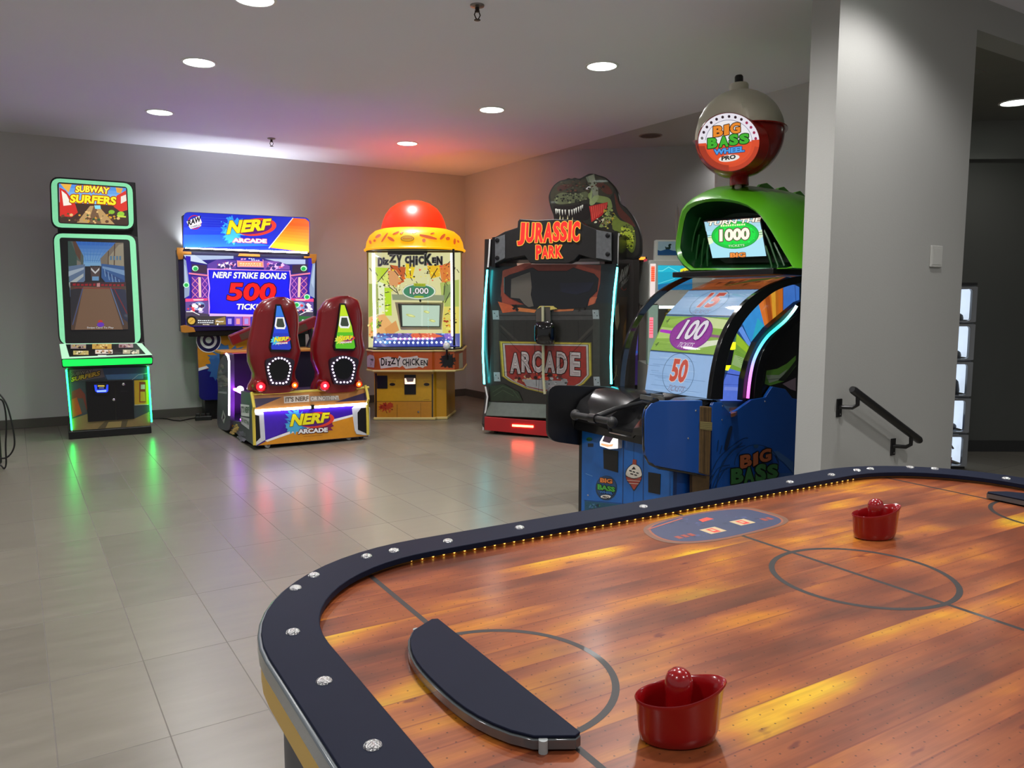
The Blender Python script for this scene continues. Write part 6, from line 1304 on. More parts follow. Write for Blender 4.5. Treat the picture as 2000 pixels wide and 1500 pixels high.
def wpanel(k, base, grain, kind, txt):
    fa = FacetArt(k); A = Art(fa, eps=0.0008)
    A.poly([(0, 0.02), (1, 0.02), (1, 0.98), (0, 0.98)], base)
    rr = random.Random(40 + k)
    for j in range(26):
        y = rr.random() * 0.94 + 0.03; x = rr.random() * 0.6; A.poly([(x, y), (x + 0.1 + rr.random() * 0.3, y + 0.004), (x + 0.1 + rr.random() * 0.3, y + 0.016), (x, y + 0.012)], rr.choice(grain))
    def el(cx, cy, rx, ry, c, w=None):
        n_ = 40; o = A._o([(cx - rx, cy - ry), (cx + rx, cy + ry)])
        for j in range(n_):
            t0, t1 = 2 * PI * j / n_, 2 * PI * (j + 1) / n_
            if w is None: A.mb.poly([fa(cx, cy, o), fa(cx + rx * math.cos(t0), cy + ry * math.sin(t0), o), fa(cx + rx * math.cos(t1), cy + ry * math.sin(t1), o)], c)
            else: A.mb.poly([fa(cx + rx * math.cos(t0), cy + ry * math.sin(t0), o), fa(cx + rx * math.cos(t1), cy + ry * math.sin(t1), o), fa(cx + (rx - w) * math.cos(t1), cy + (ry - w * ASP) * math.sin(t1), o), fa(cx + (rx - w) * math.cos(t0), cy + (ry - w * ASP) * math.sin(t0), o)], c)
    def tx(t, x0, x1, y0, y1, c, oc=None, ow=0.008, shear=0.0, bold=0.03):
        v, f = glyphs(t, bold); Q = [(x0 + a * (x1 - x0) + shear * b, y0 + b * (y1 - y0)) for a, b in v]
        if oc:
            o = A._o([(x + q * ow, y + q * ow) for x, y in Q for q in (-1, 1)])
            for j in range(8): A.mb.add([fa(x + ow * math.cos(PI * j / 4), y + ow * ASP * math.sin(PI * j / 4), o) for x, y in Q], f, oc)
        o = A._o(Q); A.mb.add([fa(x, y, o) for x, y in Q], f, c)
    if kind == 'ring':
        el(0.48, 0.5, 0.235, 0.49, '#4a6480', 0.006); tx(txt, 0.36, 0.60, 0.30, 0.86, '#d0523c', '#e8d8d0', 0.008, 0.03, 0.04); tx('TICKETS', 0.34, 0.58, 0.08, 0.22, '#8c7c90', None, 0, 0.04, 0.0)
    elif kind == 'lure':
        A.poly([(0.02, 0.66), (0.40, 0.62), (0.40, 0.38), (0.02, 0.34)], '#b8d870'); A.poly([(0.55, 0.98), (1, 0.9), (1, 0.66), (0.7, 0.7)], '#d8e8a0'); A.poly([(0.6, 0.1), (1, 0.3), (1, 0.42), (0.7, 0.32)], '#e8f0d0'); A.poly([(0.05, 0.86), (0.3, 0.95), (0.34, 0.8), (0.1, 0.74)], '#a0c850')
        A.poly([(0.02, 0.60), (0.30, 0.56), (0.30, 0.46), (0.02, 0.52)], '#b818c8'); A.poly([(0.70, 0.54), (0.98, 0.50), (0.98, 0.44), (0.70, 0.46)], '#8c5080')
        el(0.50, 0.52, 0.30, 0.46, '#7a1a8c'); el(0.50, 0.52, 0.285, 0.435, '#96209c')
        for j in range(90):
            a_ = rr.random() * 2 * PI; g = math.sqrt(rr.random()) * 0.95; x = 0.5 + 0.28 * g * math.cos(a_); y = 0.52 + 0.42 * g * math.sin(a_); A.poly([(x, y), (x + 0.012, y), (x + 0.012, y + 0.02), (x, y + 0.02)], rr.choice(['#7a1690', '#b030a8', '#8c1c80']))
        tx(txt, 0.33, 0.68, 0.34, 0.88, '#f0e8f4', '#5a1468', 0.010, 0.05, 0.03); tx('TICKETS', 0.38, 0.60, 0.14, 0.27, '#f0e8f4', None, 0, 0.03, 0.0)
        for x, y in ((0.04, 0.78), (0.03, 0.12), (0.93, 0.8), (0.92, 0.16)): tx('4', x, x + 0.04, y, y + 0.13, '#2a3c20', None, 0, 0.02, 0.0)
    else:
        A.poly([(0.1, 0.1), (0.5, 0.5), (0.95, 0.3), (0.9, 0.7), (0.4, 0.9), (0.1, 0.6)], '#a8562c'); A.poly([(0.4, 0.2), (0.7, 0.6), (0.95, 0.8), (0.98, 0.95), (0.6, 0.8)], '#4a5424')
        for j in range(14): A.poly([(0.2 + 0.05 * j, 0.3 + 0.4 * rr.random()), (0.27 + 0.05 * j, 0.45 + 0.4 * rr.random()), (0.25 + 0.05 * j, 0.2 + 0.5 * rr.random())], rr.choice(['#6a3018', '#c87838', '#3c3018']))
    A.poly([(0, 0.0), (1, 0.0), (1, 0.02), (0, 0.02)], '#1c3040')
    A.build('wheel_panel', WLIT, wheel)
wpanel(-1, '#8a4a28', ['#6a3018', '#a8663c'], 'fish', '')
wpanel(0, '#8cb4dc', ['#9cc4e8', '#7aa2cc', '#a8cce8'], 'ring', '15')
wpanel(1, '#8cb83c', ['#7aa830', '#a8cc5c', '#6c9428'], 'lure', '100')
wpanel(2, '#9cc0ec', ['#b0d0f4', '#88aedc', '#7a9cc8'], 'ring', '50')
wpanel(3, '#8ca8d8', ['#9cb8e0', '#7c98c8'], 'fish', ''); wpanel(-2, '#6a90c0', ['#5c80b0'], 'fish', '')
wsd = BF.side(X2, 1); A = Art(wsd, off=0.002)
def zs(x, y): return (1400 + x * 0.1734, 540 + y * 0.1734)
def Sd(*p): return [zs(*q) for q in p]
A.poly(Sd((465, 285), (745, 85), (745, 560), (560, 640)), '#c86a1c'); A.poly(Sd((540, 225), (590, 190), (640, 600), (600, 610)), '#a04a14'); A.poly(Sd((610, 175), (690, 120), (690, 560), (640, 590)), '#e0a030'); A.poly(Sd((660, 150), (690, 120), (700, 560), (670, 570)), '#b86a1c'); A.poly(Sd((465, 285), (520, 240), (590, 620), (560, 640)), '#e07830')
A.poly(Sd((745, 85), (880, 95), (930, 120), (930, 420), (745, 560)), '#3f74c8'); A.line(Sd((745, 85), (745, 560)), 1.2, '#7a3c14'); A.line(Sd((880, 95), (900, 400)), 1.2, '#2a4c90')
A.poly(Sd((280, 510), (465, 285), (560, 640), (415, 830)), '#3a96e0'); A.poly(Sd((460, 470), (540, 560), (560, 640), (415, 830), (400, 700)), '#30b0d0'); A.line(Sd((290, 560), (415, 810)), 1.2, '#143a6a'); A.poly(Sd((240, 600), (285, 560), (410, 800), (390, 840)), '#6a9cf0')
A.poly(Sd((225, 640), (410, 830), (320, 1090), (140, 1035), (180, 860)), '#7aa83c'); A.poly(Sd((225, 640), (270, 690), (400, 860), (385, 900), (220, 760)), '#a0c830'); A.poly(Sd((200, 880), (360, 940), (330, 1060), (170, 990)), '#98b878')
for k in range(7): A.line(Sd((190 + 14 * k, 820 + 28 * k), (330 + 8 * k, 900 + 20 * k)), 0.7, '#5c8838')
A.poly(Sd((140, 1035), (320, 1090), (290, 1400), (40, 1400), (70, 1200)), '#5a78e0'); A.line(Sd((80, 1090), (310, 1125)), 1.6, '#16205c'); A.poly(Sd((90, 1240), (290, 1250), (288, 1290), (80, 1280)), '#7890ec'); A.line(Sd((80, 1215), (300, 1220)), 0.7, '#3c54b0')
A.build('wheel_side', artmat('lit wheel side', 0.85, 0.3, 0.3, 0.12), wheel)
slab(BF.side(X2 + 0.03, 1), Sd((155, 800), (180, 770), (215, 740), (210, 820), (160, 830)), 0.02).build('pointer_light', glow('yellow pointer', '#f8f020', 1.2), bb); slab(BF.side(X2 + 0.03, 1), Sd((92, 1040), (120, 1000), (160, 1000), (130, 1060)), 0.02).build('pointer_light', glow('yellow pointer', '#f8f020', 1.2), bb)
slab(BF.side(X2 + 0.04, 1), Sd((110, 820), (195, 830), (160, 1000), (100, 1000)), 0.03).build('pointer_arm', BLACK, bb)
# curved clear cover with black arched frames
c0, r0_ = (0.967, 0.803), 0.672
gl_ = MB().loft([[(x, c0[0] + r0_ * math.cos(R(90 + 92 * k / 24)), c0[1] + r0_ * math.sin(R(90 + 92 * k / 24))) for k in range(25)] for x in (0.02, BW - 0.02)], False, False, closed=False)
gl_.build('clear_cover', clear('clear acrylic'), bb, smooth=True)
def band(pl_, outer, inner, th, nm, off=0.0):
    o_ = smoothpoly(outer, 4, False); i_ = smoothpoly(inner, 4, False); n_ = len(o_); mb = MB()
    F1 = [pl_(*p, off) for p in o_]; F2 = [pl_(*p, off) for p in i_]; B1 = [p - pl_.n * th for p in F1]; B2 = [p - pl_.n * th for p in F2]
    mb.loft([[a, b, c, d] for a, b, c, d in zip(F1, F2, B2, B1)])
    return mb.build(nm, BLACKG, bb, smooth=True, bevel=0.002)
band(bsd, [(1387.5, 780), (1393, 735), (1405, 680), (1425, 632), (1457, 590), (1495, 562), (1530, 547), (1575, 538), (1640, 534)], [(1412, 780), (1415, 735), (1424, 690), (1440, 650), (1464, 614), (1500, 579), (1530, 562), (1575, 551), (1640, 546)], 0.03, 'arch_frame')
band(blf, [(1206.5, 758), (1210, 715), (1219, 668), (1238, 622), (1263, 588), (1292, 563), (1328, 544), (1360, 533)], [(1216, 758), (1220, 713), (1231, 663), (1250, 622), (1275, 592), (1305, 567), (1341, 547), (1372, 536)], 0.02, 'arch_frame')
# hub panel with the light strip
hub = slab(BF.side(BW - 0.03, 1), [(1450, 782), (1453, 740), (1462, 705), (1478, 668), (1500, 640), (1530, 615), (1560, 590), (1640, 560), (1640, 800), (1560, 800)], 0.04).build('hub_panel', BLACK, bb)
hp = BF.side(BW - 0.03, 1); A = Art(hp, off=0.001)
A.poly(Sd((560, 1060), (680, 1040), (790, 980), (890, 890), (890, 1010), (760, 1180), (600, 1230), (540, 1210)), '#5c9034'); A.poly(Sd((555, 1110), (700, 1110), (800, 1040), (720, 1160), (590, 1200)), '#8c9c84'); A.poly(Sd((690, 1170), (800, 1060), (890, 940), (890, 1000), (760, 1180)), '#1c2418'); A.poly(Sd((740, 1210), (890, 1140), (890, 1290), (830, 1270)), '#7a6a74'); A.line(Sd((540, 1165), (880, 1135)), 0.6, '#1a1a1a')
A.build('hub_artwork', PRINT, hub)
A = Art(hp, off=0.001)
A.poly(Sd((770, 520), (920, 380), (920, 480), (800, 540)), '#3a4468')
A.build('hub_corner_artwork', PRINT, hub)
cols = ['#f060d0', '#e070e8', '#b080f8', '#8098ff', '#60b0ff', '#48c8f8', '#30dce0', '#38e8d0', '#70f0dc', '#b0f0f0', '#d8f0ff']
pth = smoothpoly([(1460.5, 778), (1463, 752), (1467, 726), (1472, 705), (1480, 686), (1490, 669), (1502, 654), (1517, 641), (1534, 626), (1549, 608), (1556, 597)], 5, False)
hp2 = BF.side(BW - 0.02, 1); k0 = 0; ns = len(pth) - 1; A = Art(hp2, off=0.002)
for k in range(ns):
    a = Vector(pth[k]); b = Vector(pth[k + 1]); d = (b - a); nr = Vector((-d.y, d.x)).normalized() * 3.0; t = k / ns * (len(cols) - 1); i0 = int(t); f_ = t - i0; c1, c2 = lin(cols[i0]), lin(cols[min(i0 + 1, len(cols) - 1)])
    A.mb.poly([hp2(*(a + nr), 0.004), hp2(*(b + nr), 0.004), hp2(*(b - nr), 0.004), hp2(*(a - nr), 0.004)], tuple(c1[j] * (1 - f_) + c2[j] * f_ for j in range(3)))
A.build('rainbow_strip', artmat('rainbow led strip', 2.6), hub)
band(BF.side(BW - 0.01, 1), [(1473, 780), (1477, 735), (1489, 690), (1508, 660), (1540, 628), (1600, 580)], [(1488, 782), (1491, 740), (1500, 700), (1518, 670), (1548, 640), (1604, 596)], 0.05, 'hub_rim')
slab(BF.level(0.715), [(1420, 784), (1475, 772), (1466, 786), (1436, 806), (1428, 808)], 0.02).build('inner_ledge', paint('bronze ledge', '#8a5230', 0.25, coat=0.4), bb)
# fish-mouth hood
HG = paint('green hood', '#55ab1c', 0.32, coat=0.45, var=0.1, scale=8)
HGD = paint('dark green cavity', '#0a3a14', 0.35, coat=0.3, var=0.2, scale=12)
hy = BF.front(0.78)
rim = [(1352, 527), (1338, 516), (1328, 502), (1323.5, 484), (1325, 465), (1328, 448), (1331, 430), (1336, 413), (1345, 402), (1358, 395), (1374, 390), (1392, 388), (1410, 388), (1428, 390), (1446, 394), (1462, 400), (1476, 409), (1488, 420), (1498, 434), (1508, 449), (1517, 464), (1526, 479), (1535, 494), (1544, 509), (1552, 523), (1540, 527), (1480, 527), (1420, 527)]
rim3 = [hy(*p) for p in rim]
cxh = sum(p.x for p in rim3) / len(rim3); czh = 1.72
def ringh(y, gx, gz, dz=0.0, cx=None, zmin=1.535):
    out = []
    for p in rim3:
        x = cxh + (p.x - cxh) * gx; z = czh + (p.z - czh) * gz + dz
        out.append((x, y, max(z, zmin)))
    return out
MB().loft([ringh(0.785, 0.955, 0.94), ringh(0.765, 1.0, 1.0), ringh(0.78, 1.05, 1.07), ringh(0.85, 1.10, 1.19, 0.01), ringh(0.93, 1.13, 1.27, 0.02), ringh(0.955, 1.125, 1.26, 0.02), ringh(0.99, 1.15, 1.30, 0.02), ringh(1.25, 1.12, 1.33, 0.01), ringh(1.6, 1.0, 1.2, 0.0), ringh(1.95, 0.85, 0.95, 0.0), ringh(1.97, 0.05, 0.05)], False, True).build('hood_shell', HG, bb, smooth=True, sharp=60)
MB().loft([ringh(0.79, 0.955, 0.94), ringh(0.90, 0.90, 0.86), ringh(1.02, 0.80, 0.72)], False, True).build('hood_cavity', HGD, bb, smooth=True, sharp=50)
ribs = [[(1348, 520), (1352, 485), (1357, 455), (1368, 425)], [(1358, 522), (1362, 485), (1366, 458)], [(1370, 524), (1372, 490), (1376, 465)], [(1382, 520), (1381, 495), (1384, 475)], [(1520, 520), (1512, 498), (1502, 470), (1490, 445)], [(1508, 522), (1502, 500), (1495, 480)], [(1532, 519), (1524, 500), (1512, 474)]]
hr = BF.front(0.875, 1.53, 0.86, 1.9)
for r_ in ribs: MB().tube([hr(*p) for p in smoothpoly(r_, 3, False)], 0.007, 6).build('cavity_rib', paint('rib green', '#134f1c', 0.35), bb, smooth=True)
MB().box(0.02, BW + 0.02, 0.74, 1.6, 1.505, 1.54).build('hood_base', BLACK, bb, bevel=0.006)
MB().loft([[(x, 0.78, 1.542), (x, 0.92, 1.565), (x, 0.92, 1.542)] for x in (0.06, 0.84)]).build('hood_ledge', HGD, bb)
for (px, py, w) in ((1495, 357.6, 26), (1528, 365, 22), (1560, 373, 20)):
    q_ = BF.side(0.43)(px, py); wl_ = w / 188
    MB().prismx([(q_.y - wl_, q_.z - 0.09), (q_.y - wl_ * 0.4, q_.z - 0.012), (q_.y, q_.z), (q_.y + wl_ * 0.5, q_.z - 0.03), (q_.y + wl_, q_.z - 0.10)], 0.415, 0.445).build('dorsal_fin', HG, bb, bevel=0.004)
scp = BF.front(0.90, 1.62, 0.82, 1.86)
sco = slab(scp, [(1373, 431), (1485, 423), (1499, 502), (1389, 507)], 0.04).build('hood_screen', BLACK, bb, bevel=0.003)
A = Art(scp, off=0.002)
A.poly([(1375.5, 433.5), (1483, 425.5), (1496.5, 500), (1391.5, 504)], '#a0d4e4'); A.poly([(1375.5, 433.5), (1483, 425.5), (1486, 442), (1379, 452)], '#9cc8d8'); A.poly([(1382, 464), (1392, 459), (1393, 474), (1385, 478)], '#d8e8c0'); A.poly([(1475, 455), (1488, 448), (1490, 462), (1478, 470)], '#c8e0c0')
A.line([(1382, 460), (1392, 460)], 1.2, '#2f7a3c'); A.line([(1383, 464), (1393, 464)], 1.0, '#2f7a3c'); A.line([(1478, 455), (1488, 453.5)], 1.2, '#2f7a3c'); A.line([(1478, 459), (1489, 457.5)], 1.0, '#2f7a3c')
A.ell(1436, 459, 46.5, 27, '#0c8c2c', 36, -0.06); A.ell(1436, 459, 45, 25.6, '#12b83c', 36, -0.06); A.ell(1436, 459, 40, 21, '#0fd03f', 30, -0.06)
A.scatter(1436, 459, 40, 22, 22, 2, ['#12a838', '#30e05c'], 4)
A.text('TURN THE', (1380, 441), (1484, 433), 8, '#fbeedc', '#4a2418', 0.9, 0.3, 0.03)
A.scrawl((1407, 443), (1456, 440), 4.4, '#d8f0b0', 11)
A.text('1000', (1405, 472), (1464, 468), 24, '#f6efd8', '#5a4a3c', 1.8, 0, 0.05)
A.text('TICKETS', (1422, 483), (1454, 481), 4.6, '#b8f0b0', '#0c6a24', 0.6, 0, 0.02); A.text('BIG', (1426, 503), (1456, 502), 9, '#e88a3c', '#3a1c10', 1.0, 0, 0.05)
A.build('screen_picture', SCR, sco)
# bobber topper
BC = Vector((0.42, 0.90, 2.385)); BR = 0.272
bobm = Matrix.Translation(BC) @ Matrix.Rotation(R(-5), 4, 'Y')
def lobe(z0, z1, n=40, m=14, s=1.0):
    mb = MB(); rings = []
    for k in range(m + 1):
        z = z0 + (z1 - z0) * k / m; r = math.sqrt(max(1e-7, BR ** 2 - z * z)) * s; rg = []
        for j in range(n):
            a = 2 * PI * j / n; x, y = r * math.cos(a), r * math.sin(a)
            y = max(y, -0.17)
            rg.append(tuple(bobm @ Vector((x, y, z))))
        rings.append(rg)
    return mb.loft(rings)
IV = paint('ivory topper', '#cdcab6', 0.35, coat=0.2); RB = paint('red topper', '#96160f', 0.25, coat=0.4)
lobe(0.0, 0.2715).build('bobber_top', IV, bb, smooth=True, sharp=35)
lobe(-0.2715, 0.0).build('bobber_bottom', RB, bb, smooth=True, sharp=35)
MB().loft([[tuple(bobm @ Vector((r * math.cos(2 * PI * j / 60), max(r * math.sin(2 * PI * j / 60), -0.165), z))) for j in range(60)] for r, z in ((BR - 0.03, -0.005), (BR + 0.018, -0.003), (BR + 0.018, 0.003), (BR - 0.03, 0.005))]).build('bobber_flange', RB, bb, smooth=True)
def bt(r, z0, z1, m_, nm):
    o = MB().lathe([(0.001, z0), (r, z0), (r, z1 - 0.01), (r - 0.006, z1), (0.001, z1)], n=24).build(nm, m_, bb, smooth=True, loc=BC); o.rotation_euler = (0, R(-2.5), 0)
bt(0.058, 0.24, 0.31, IV, 'bobber_neck'); bt(0.026, 0.30, 0.362, BLACK, 'bobber_cap'); bt(0.058, -0.315, -0.24, RB, 'bobber_collar')
MB().tube([(0.425, 0.90, 1.98), (0.425, 0.90, 2.12)], 0.022, 14).build('bobber_pole', IV, bb, smooth=True)
pfc = BF.front(BC.y - 0.184); A = Art(pfc, off=0.002)
fc = (1423.5, 277.5)
slab(BF.front(BC.y - 0.183), [(fc[0] - 1.5 + 61 * math.cos(2 * PI * j / 48), fc[1] + 58 * math.sin(2 * PI * j / 48)) for j in range(48)], 0.09).build('face_housing', RB, bb, smooth=True, bevel=0.004)
def circ(r, a0=0, a1=360, n=48, k=1.0): return [(fc[0] + 59.5 * r * math.cos(R(a0 + (a1 - a0) * j / n)), fc[1] - 56.5 * r * math.sin(R(a0 + (a1 - a0) * j / n))) for j in range(n + 1)]
A.poly(circ(1.0, 0, 360)[:-1], '#e84818'); A.poly(circ(1.0, 5, 183), '#efeaf6')
A.poly(circ(1.0, 183, 365) + [], '#e04a1c')
A.poly(circ(1.0, 188, 270)[:] + circ(0.80, 270, 188)[:-1], '#a8300f'); A.poly(circ(1.0, 270, 350)[:] + circ(0.86, 350, 270), '#c23a14')
A.ring(fc[0], fc[1], 46, 43.5, 0.8, '#4a5c78', 40, 185, 358)
A.poly(circ(0.74, 0, 360)[:-1], '#f4f0fa'); A.poly(circ(0.74, 186, 362), '#e8501c')
for k in range(13):
    a = R(8 + k * 13.6); A.ell(fc[0] + 53 * math.cos(a), fc[1] - 50 * math.sin(a), 2.7, 2.9, '#a0184c' if k < 4 else '#2a0c1c', 12)
for w, x0, x1, yb, h in (('B', 1393, 1412, 268, 21), ('I', 1414, 1424, 265, 20), ('G', 1426, 1446, 262, 21)): A.text(w, (x0, yb), (x1, yb - 2.5), h, '#f08c20', '#2a1408', 1.5, 0, 0.05)
for w, x0, x1, yb, h in (('B', 1382, 1401, 290.5, 20), ('A', 1404, 1423, 288, 21), ('S', 1424, 1442, 284.5, 21.5), ('S', 1444, 1463, 282, 20)): A.text(w, (x0, yb), (x1, yb - 2), h, '#3cb424', '#0a2410', 1.6, 0, 0.06)
A.text('WHEEL', (1394, 302.5), (1454, 296), 10.5, '#4aa0f0', '#123a70', 1.3, 0, 0.05)
A.ell(1424, 309, 20.5, 6.6, '#f0ece6', 28, -0.14); A.text('PRO', (1409, 314), (1437, 310), 8.6, '#1a1008', None, 1, 0, 0.05)
A.build('bobber_face', artmat('lit bobber face', 0.9), bb)
# ================================================================= duck crane game and the spider game behind it
DKL = Vector((1.275, 7.35, 0)); KF = Frame(DKL, 0.0)
dk_ = thing('duck_crane_game', 'white ticket game with a cyan wave panel and duck sign, behind the wheel machine', 'arcade machine', DKL, 0.0)
IVW = paint('white cabinet', '#c6c8c0', 0.4)
kf = KF.front(0.0); a = kf(1266, 508); DW = 0.78; ZT = a.z
MB().box(0.0, DW, 0.0, 0.58, 0.05, 0.75).build('base', IVW, dk_, bevel=0.006); MB().box(0.0, DW, 0.0, 0.58, 0.0, 0.05).build('plinth', BLACK, dk_)
MB().box(0.0, DW, 0.0, 0.58, ZT - 0.42, ZT).build('header', IVW, dk_, bevel=0.006); MB().box(0.0, DW, 0.52, 0.58, 0.75, ZT - 0.4).build('rear_panel', paint('brown interior', '#6a6058', 0.6), dk_)
for x in (0.0, DW - 0.09): MB().box(x, x + 0.09, 0.0, 0.1, 0.75, ZT - 0.4).build('front_post', paint('mint post', '#b4d8c4', 0.4), dk_, bevel=0.004)
MB().box(0.09, DW - 0.09, 0.02, 0.026, 0.75, ZT - 0.42).build('window_pane', clear('clear acrylic'), dk_)
for z in (0.78, ZT - 0.45): MB().box(0.12, DW - 0.12, 0.10, 0.13, z, z + 0.03).build('interior_light', glow('interior tube', '#e8fff4', 1.6), dk_)
A = Art(kf, off=0.002)
A.poly([(1285, 518), (1352, 519), (1352, 566), (1285, 566)], '#18a8c8'); A.poly([(1285, 519), (1330, 519), (1330, 530), (1285, 532)], '#20bcd8'); A.poly([(1285, 556), (1352, 545), (1352, 566), (1285, 566)], '#1470a8'); A.line([(1286, 529), (1294, 529), (1306, 521.5), (1316, 527), (1325, 531)], 1.3, '#7af0f4'); A.line([(1286, 554), (1302, 549), (1318, 544)], 1.0, '#70e0f0')
A.poly([(1329, 526), (1340, 522), (1350, 528), (1350, 534), (1340, 538), (1328, 534)], '#f0f030'); A.ell(1335, 530, 1.6, 2.4, '#d07a10', 12); A.ell(1341, 530, 1.6, 2.4, '#d07a10', 12)
A.build('wave_panel', artmat('lit panel', 0.95), dk_)
ls = Art(kf, off=0.003)
ls.poly([(1270, 515), (1281, 515), (1279, 580), (1269.5, 580)], '#d8c8c4'); ls.poly([(1272, 520), (1279, 520), (1278.5, 550), (1271.5, 550)], '#ff7050')
for k in range(7): ls.line([(1272, 524 + 4 * k), (1278.5, 524 + 4 * k)], 1.3, '#ff3818')
ls.poly([(1268.8, 620), (1276, 620), (1275.5, 660), (1268, 660)], '#ff8090'); 
for k in range(6): ls.line([(1269, 626 + 5 * k), (1275, 626 + 5 * k)], 1.3, '#ff2038')
ls.poly([(1266.5, 720), (1270, 720), (1270, 760), (1266, 760)], '#ff4050')
ls.build('red_side_light', artmat('red side light', 1.3), dk_)
sg_ = KF.front(0.06); so = slab(sg_, [(1281, 468.5), (1372, 468.5), (1372, 509), (1279.5, 509)], 0.10).build('duck_sign', IVW, dk_, bevel=0.004)
A = Art(sg_, off=0.002); A.poly([(1285.5, 471.5), (1360, 471.5), (1360, 498.5), (1284.5, 498.5)], '#9cb8c8'); A.poly(smoothpoly([(1284.5, 488), (1290, 490), (1297, 488), (1305, 486.5), (1313, 489), (1322, 490), (1340, 489), (1360, 490)], 3, False) + [(1360, 498.5), (1284.5, 498.5)], '#1c4c88')
A.poly([(1299, 481), (1302, 483), (1306, 482.5), (1305, 479), (1307, 476.5), (1310, 476), (1312, 478), (1309.5, 479.5), (1310, 485), (1308, 487), (1300, 487)], '#10242c'); A.build('duck_picture', PRINT, so)
A = Art(KF.front(0.30), off=0.0)
yl = slab(KF.front(0.28), [(1304, 588), (1314, 586), (1314, 608), (1304, 608)], 0.05).build('yellow_hopper', paint('yellow hopper', '#c8a010', 0.4), dk_, bevel=0.004); slab(KF.front(0.28), [(1300, 611), (1312, 609), (1310, 622), (1300, 626)], 0.05).build('yellow_tray', paint('yellow hopper', '#c8a010', 0.4), dk_, bevel=0.004)
slab(KF.front(-0.05), [(1242, 722), (1270, 724), (1270, 752), (1242, 752)][:0] + [(1284, 728), (1308, 728), (1308, 752), (1284, 752)], 0.05).build('prize_door', WHITEP, dk_)
# slim pale pennant standing on the duck sign
fpn_ = KF.front(0.10); q_ = fpn_(1321, 468)
MB().tube([(q_.x, 0.10, q_.z - 0.005), fpn_(1322, 440), fpn_(1322.5, 398)], 0.004, 6).build('flag_pole', STEEL, dk_)
slab(fpn_, smoothpoly([(1322.5, 402), (1326, 412), (1326.5, 436), (1323, 462), (1319.5, 446), (1319.5, 418)], 3), 0.01).build('pennant', paint('pale pennant', '#9a8c84', 0.5), dk_, smooth=True)
SPL = Vector((1.0, 8.56, 0)); PF = Frame(SPL, 0.0)
sp_ = thing('spider_arcade_cabinet', 'dark purple cabinet with an orange-lit top edge, partly hidden behind the dinosaur cabinet', 'arcade machine', SPL, 0.0)
pf_ = PF.front(0.0); a = pf_(1262, 502); SWD = a.x + 0.01
MB().box(0.0, SWD, 0.0, 0.5, 0.0, a.z).build('body', paint('dark plum cabinet', '#120c18', 0.4), sp_, bevel=0.006)
MB().box(0.02, SWD - 0.02, -0.012, 0.0, a.z - 0.03, a.z).build('top_light', glow('orange top light', '#ff9430', 2.2), sp_); MB().box(SWD - 0.035, SWD, -0.014, 0.0, 0.6, a.z - 0.02).build('edge_light', glow('dull red edge', '#b8404a', 0.8), sp_)
A = Art(pf_, off=0.002); A.poly([(1232, 550), (1259, 550), (1262, 640), (1262, 752), (1228, 752)], '#3a2468'); A.poly([(1236, 585), (1243, 600), (1250, 612), (1245, 640), (1232, 660)], '#9a94e8'); A.poly([(1230, 640), (1245, 628), (1262, 650), (1250, 690), (1232, 700)], '#6a5cc0'); A.ell(1248, 606, 8, 7, '#0c0812', 20)
for k in range(6): t = R(20 + 52 * k); A.line([(1248, 606), (1248 + 14 * math.cos(t), 606 + 12 * math.sin(t)), (1248 + 17 * math.cos(t + 0.3), 606 + 17 * math.sin(t + 0.3))], 1.4, '#0c0812')
A.poly([(1226, 685), (1263, 686), (1263, 690), (1226, 689)], '#2a7cff'); A.build('spider_artwork', artmat('dim lit print', 0.45), sp_)
# ================================================================= prize lockers beyond the near wall
LKL = Vector((3.12, 6.2, 0)); LF = Frame(LKL, 0.0)
lk_ = thing('prize_locker', 'tall narrow rack of five white-lit prize cells behind the near wall', 'prize locker', LKL, 0.0)
lf = LF.front(0.0); LX1 = lf(1909, 560).x; LX0 = LX1 - 0.42
GREYA = paint('grey acrylic frame', '#8c9094', 0.25, coat=0.4)
zs_ = [lf(1895, y).z for y in (914, 846, 775, 704, 630, 557)]; zs_[0] = 0.02
MB().box(LX0, LX1, 0.3, 0.36, 0.0, zs_[-1]).build('rear_panel', WHITEP, lk_); MB().box(LX0 - 0.02, LX1, 0.0, 0.36, zs_[-1], zs_[-1] + 0.02).build('top_cap', BLACK, lk_); MB().box(LX0, LX1, 0.02, 0.3, 0.0, 0.02).build('foot', BLACK, lk_)
cellb = glow('white cell light', '#dcecff', 0.85)
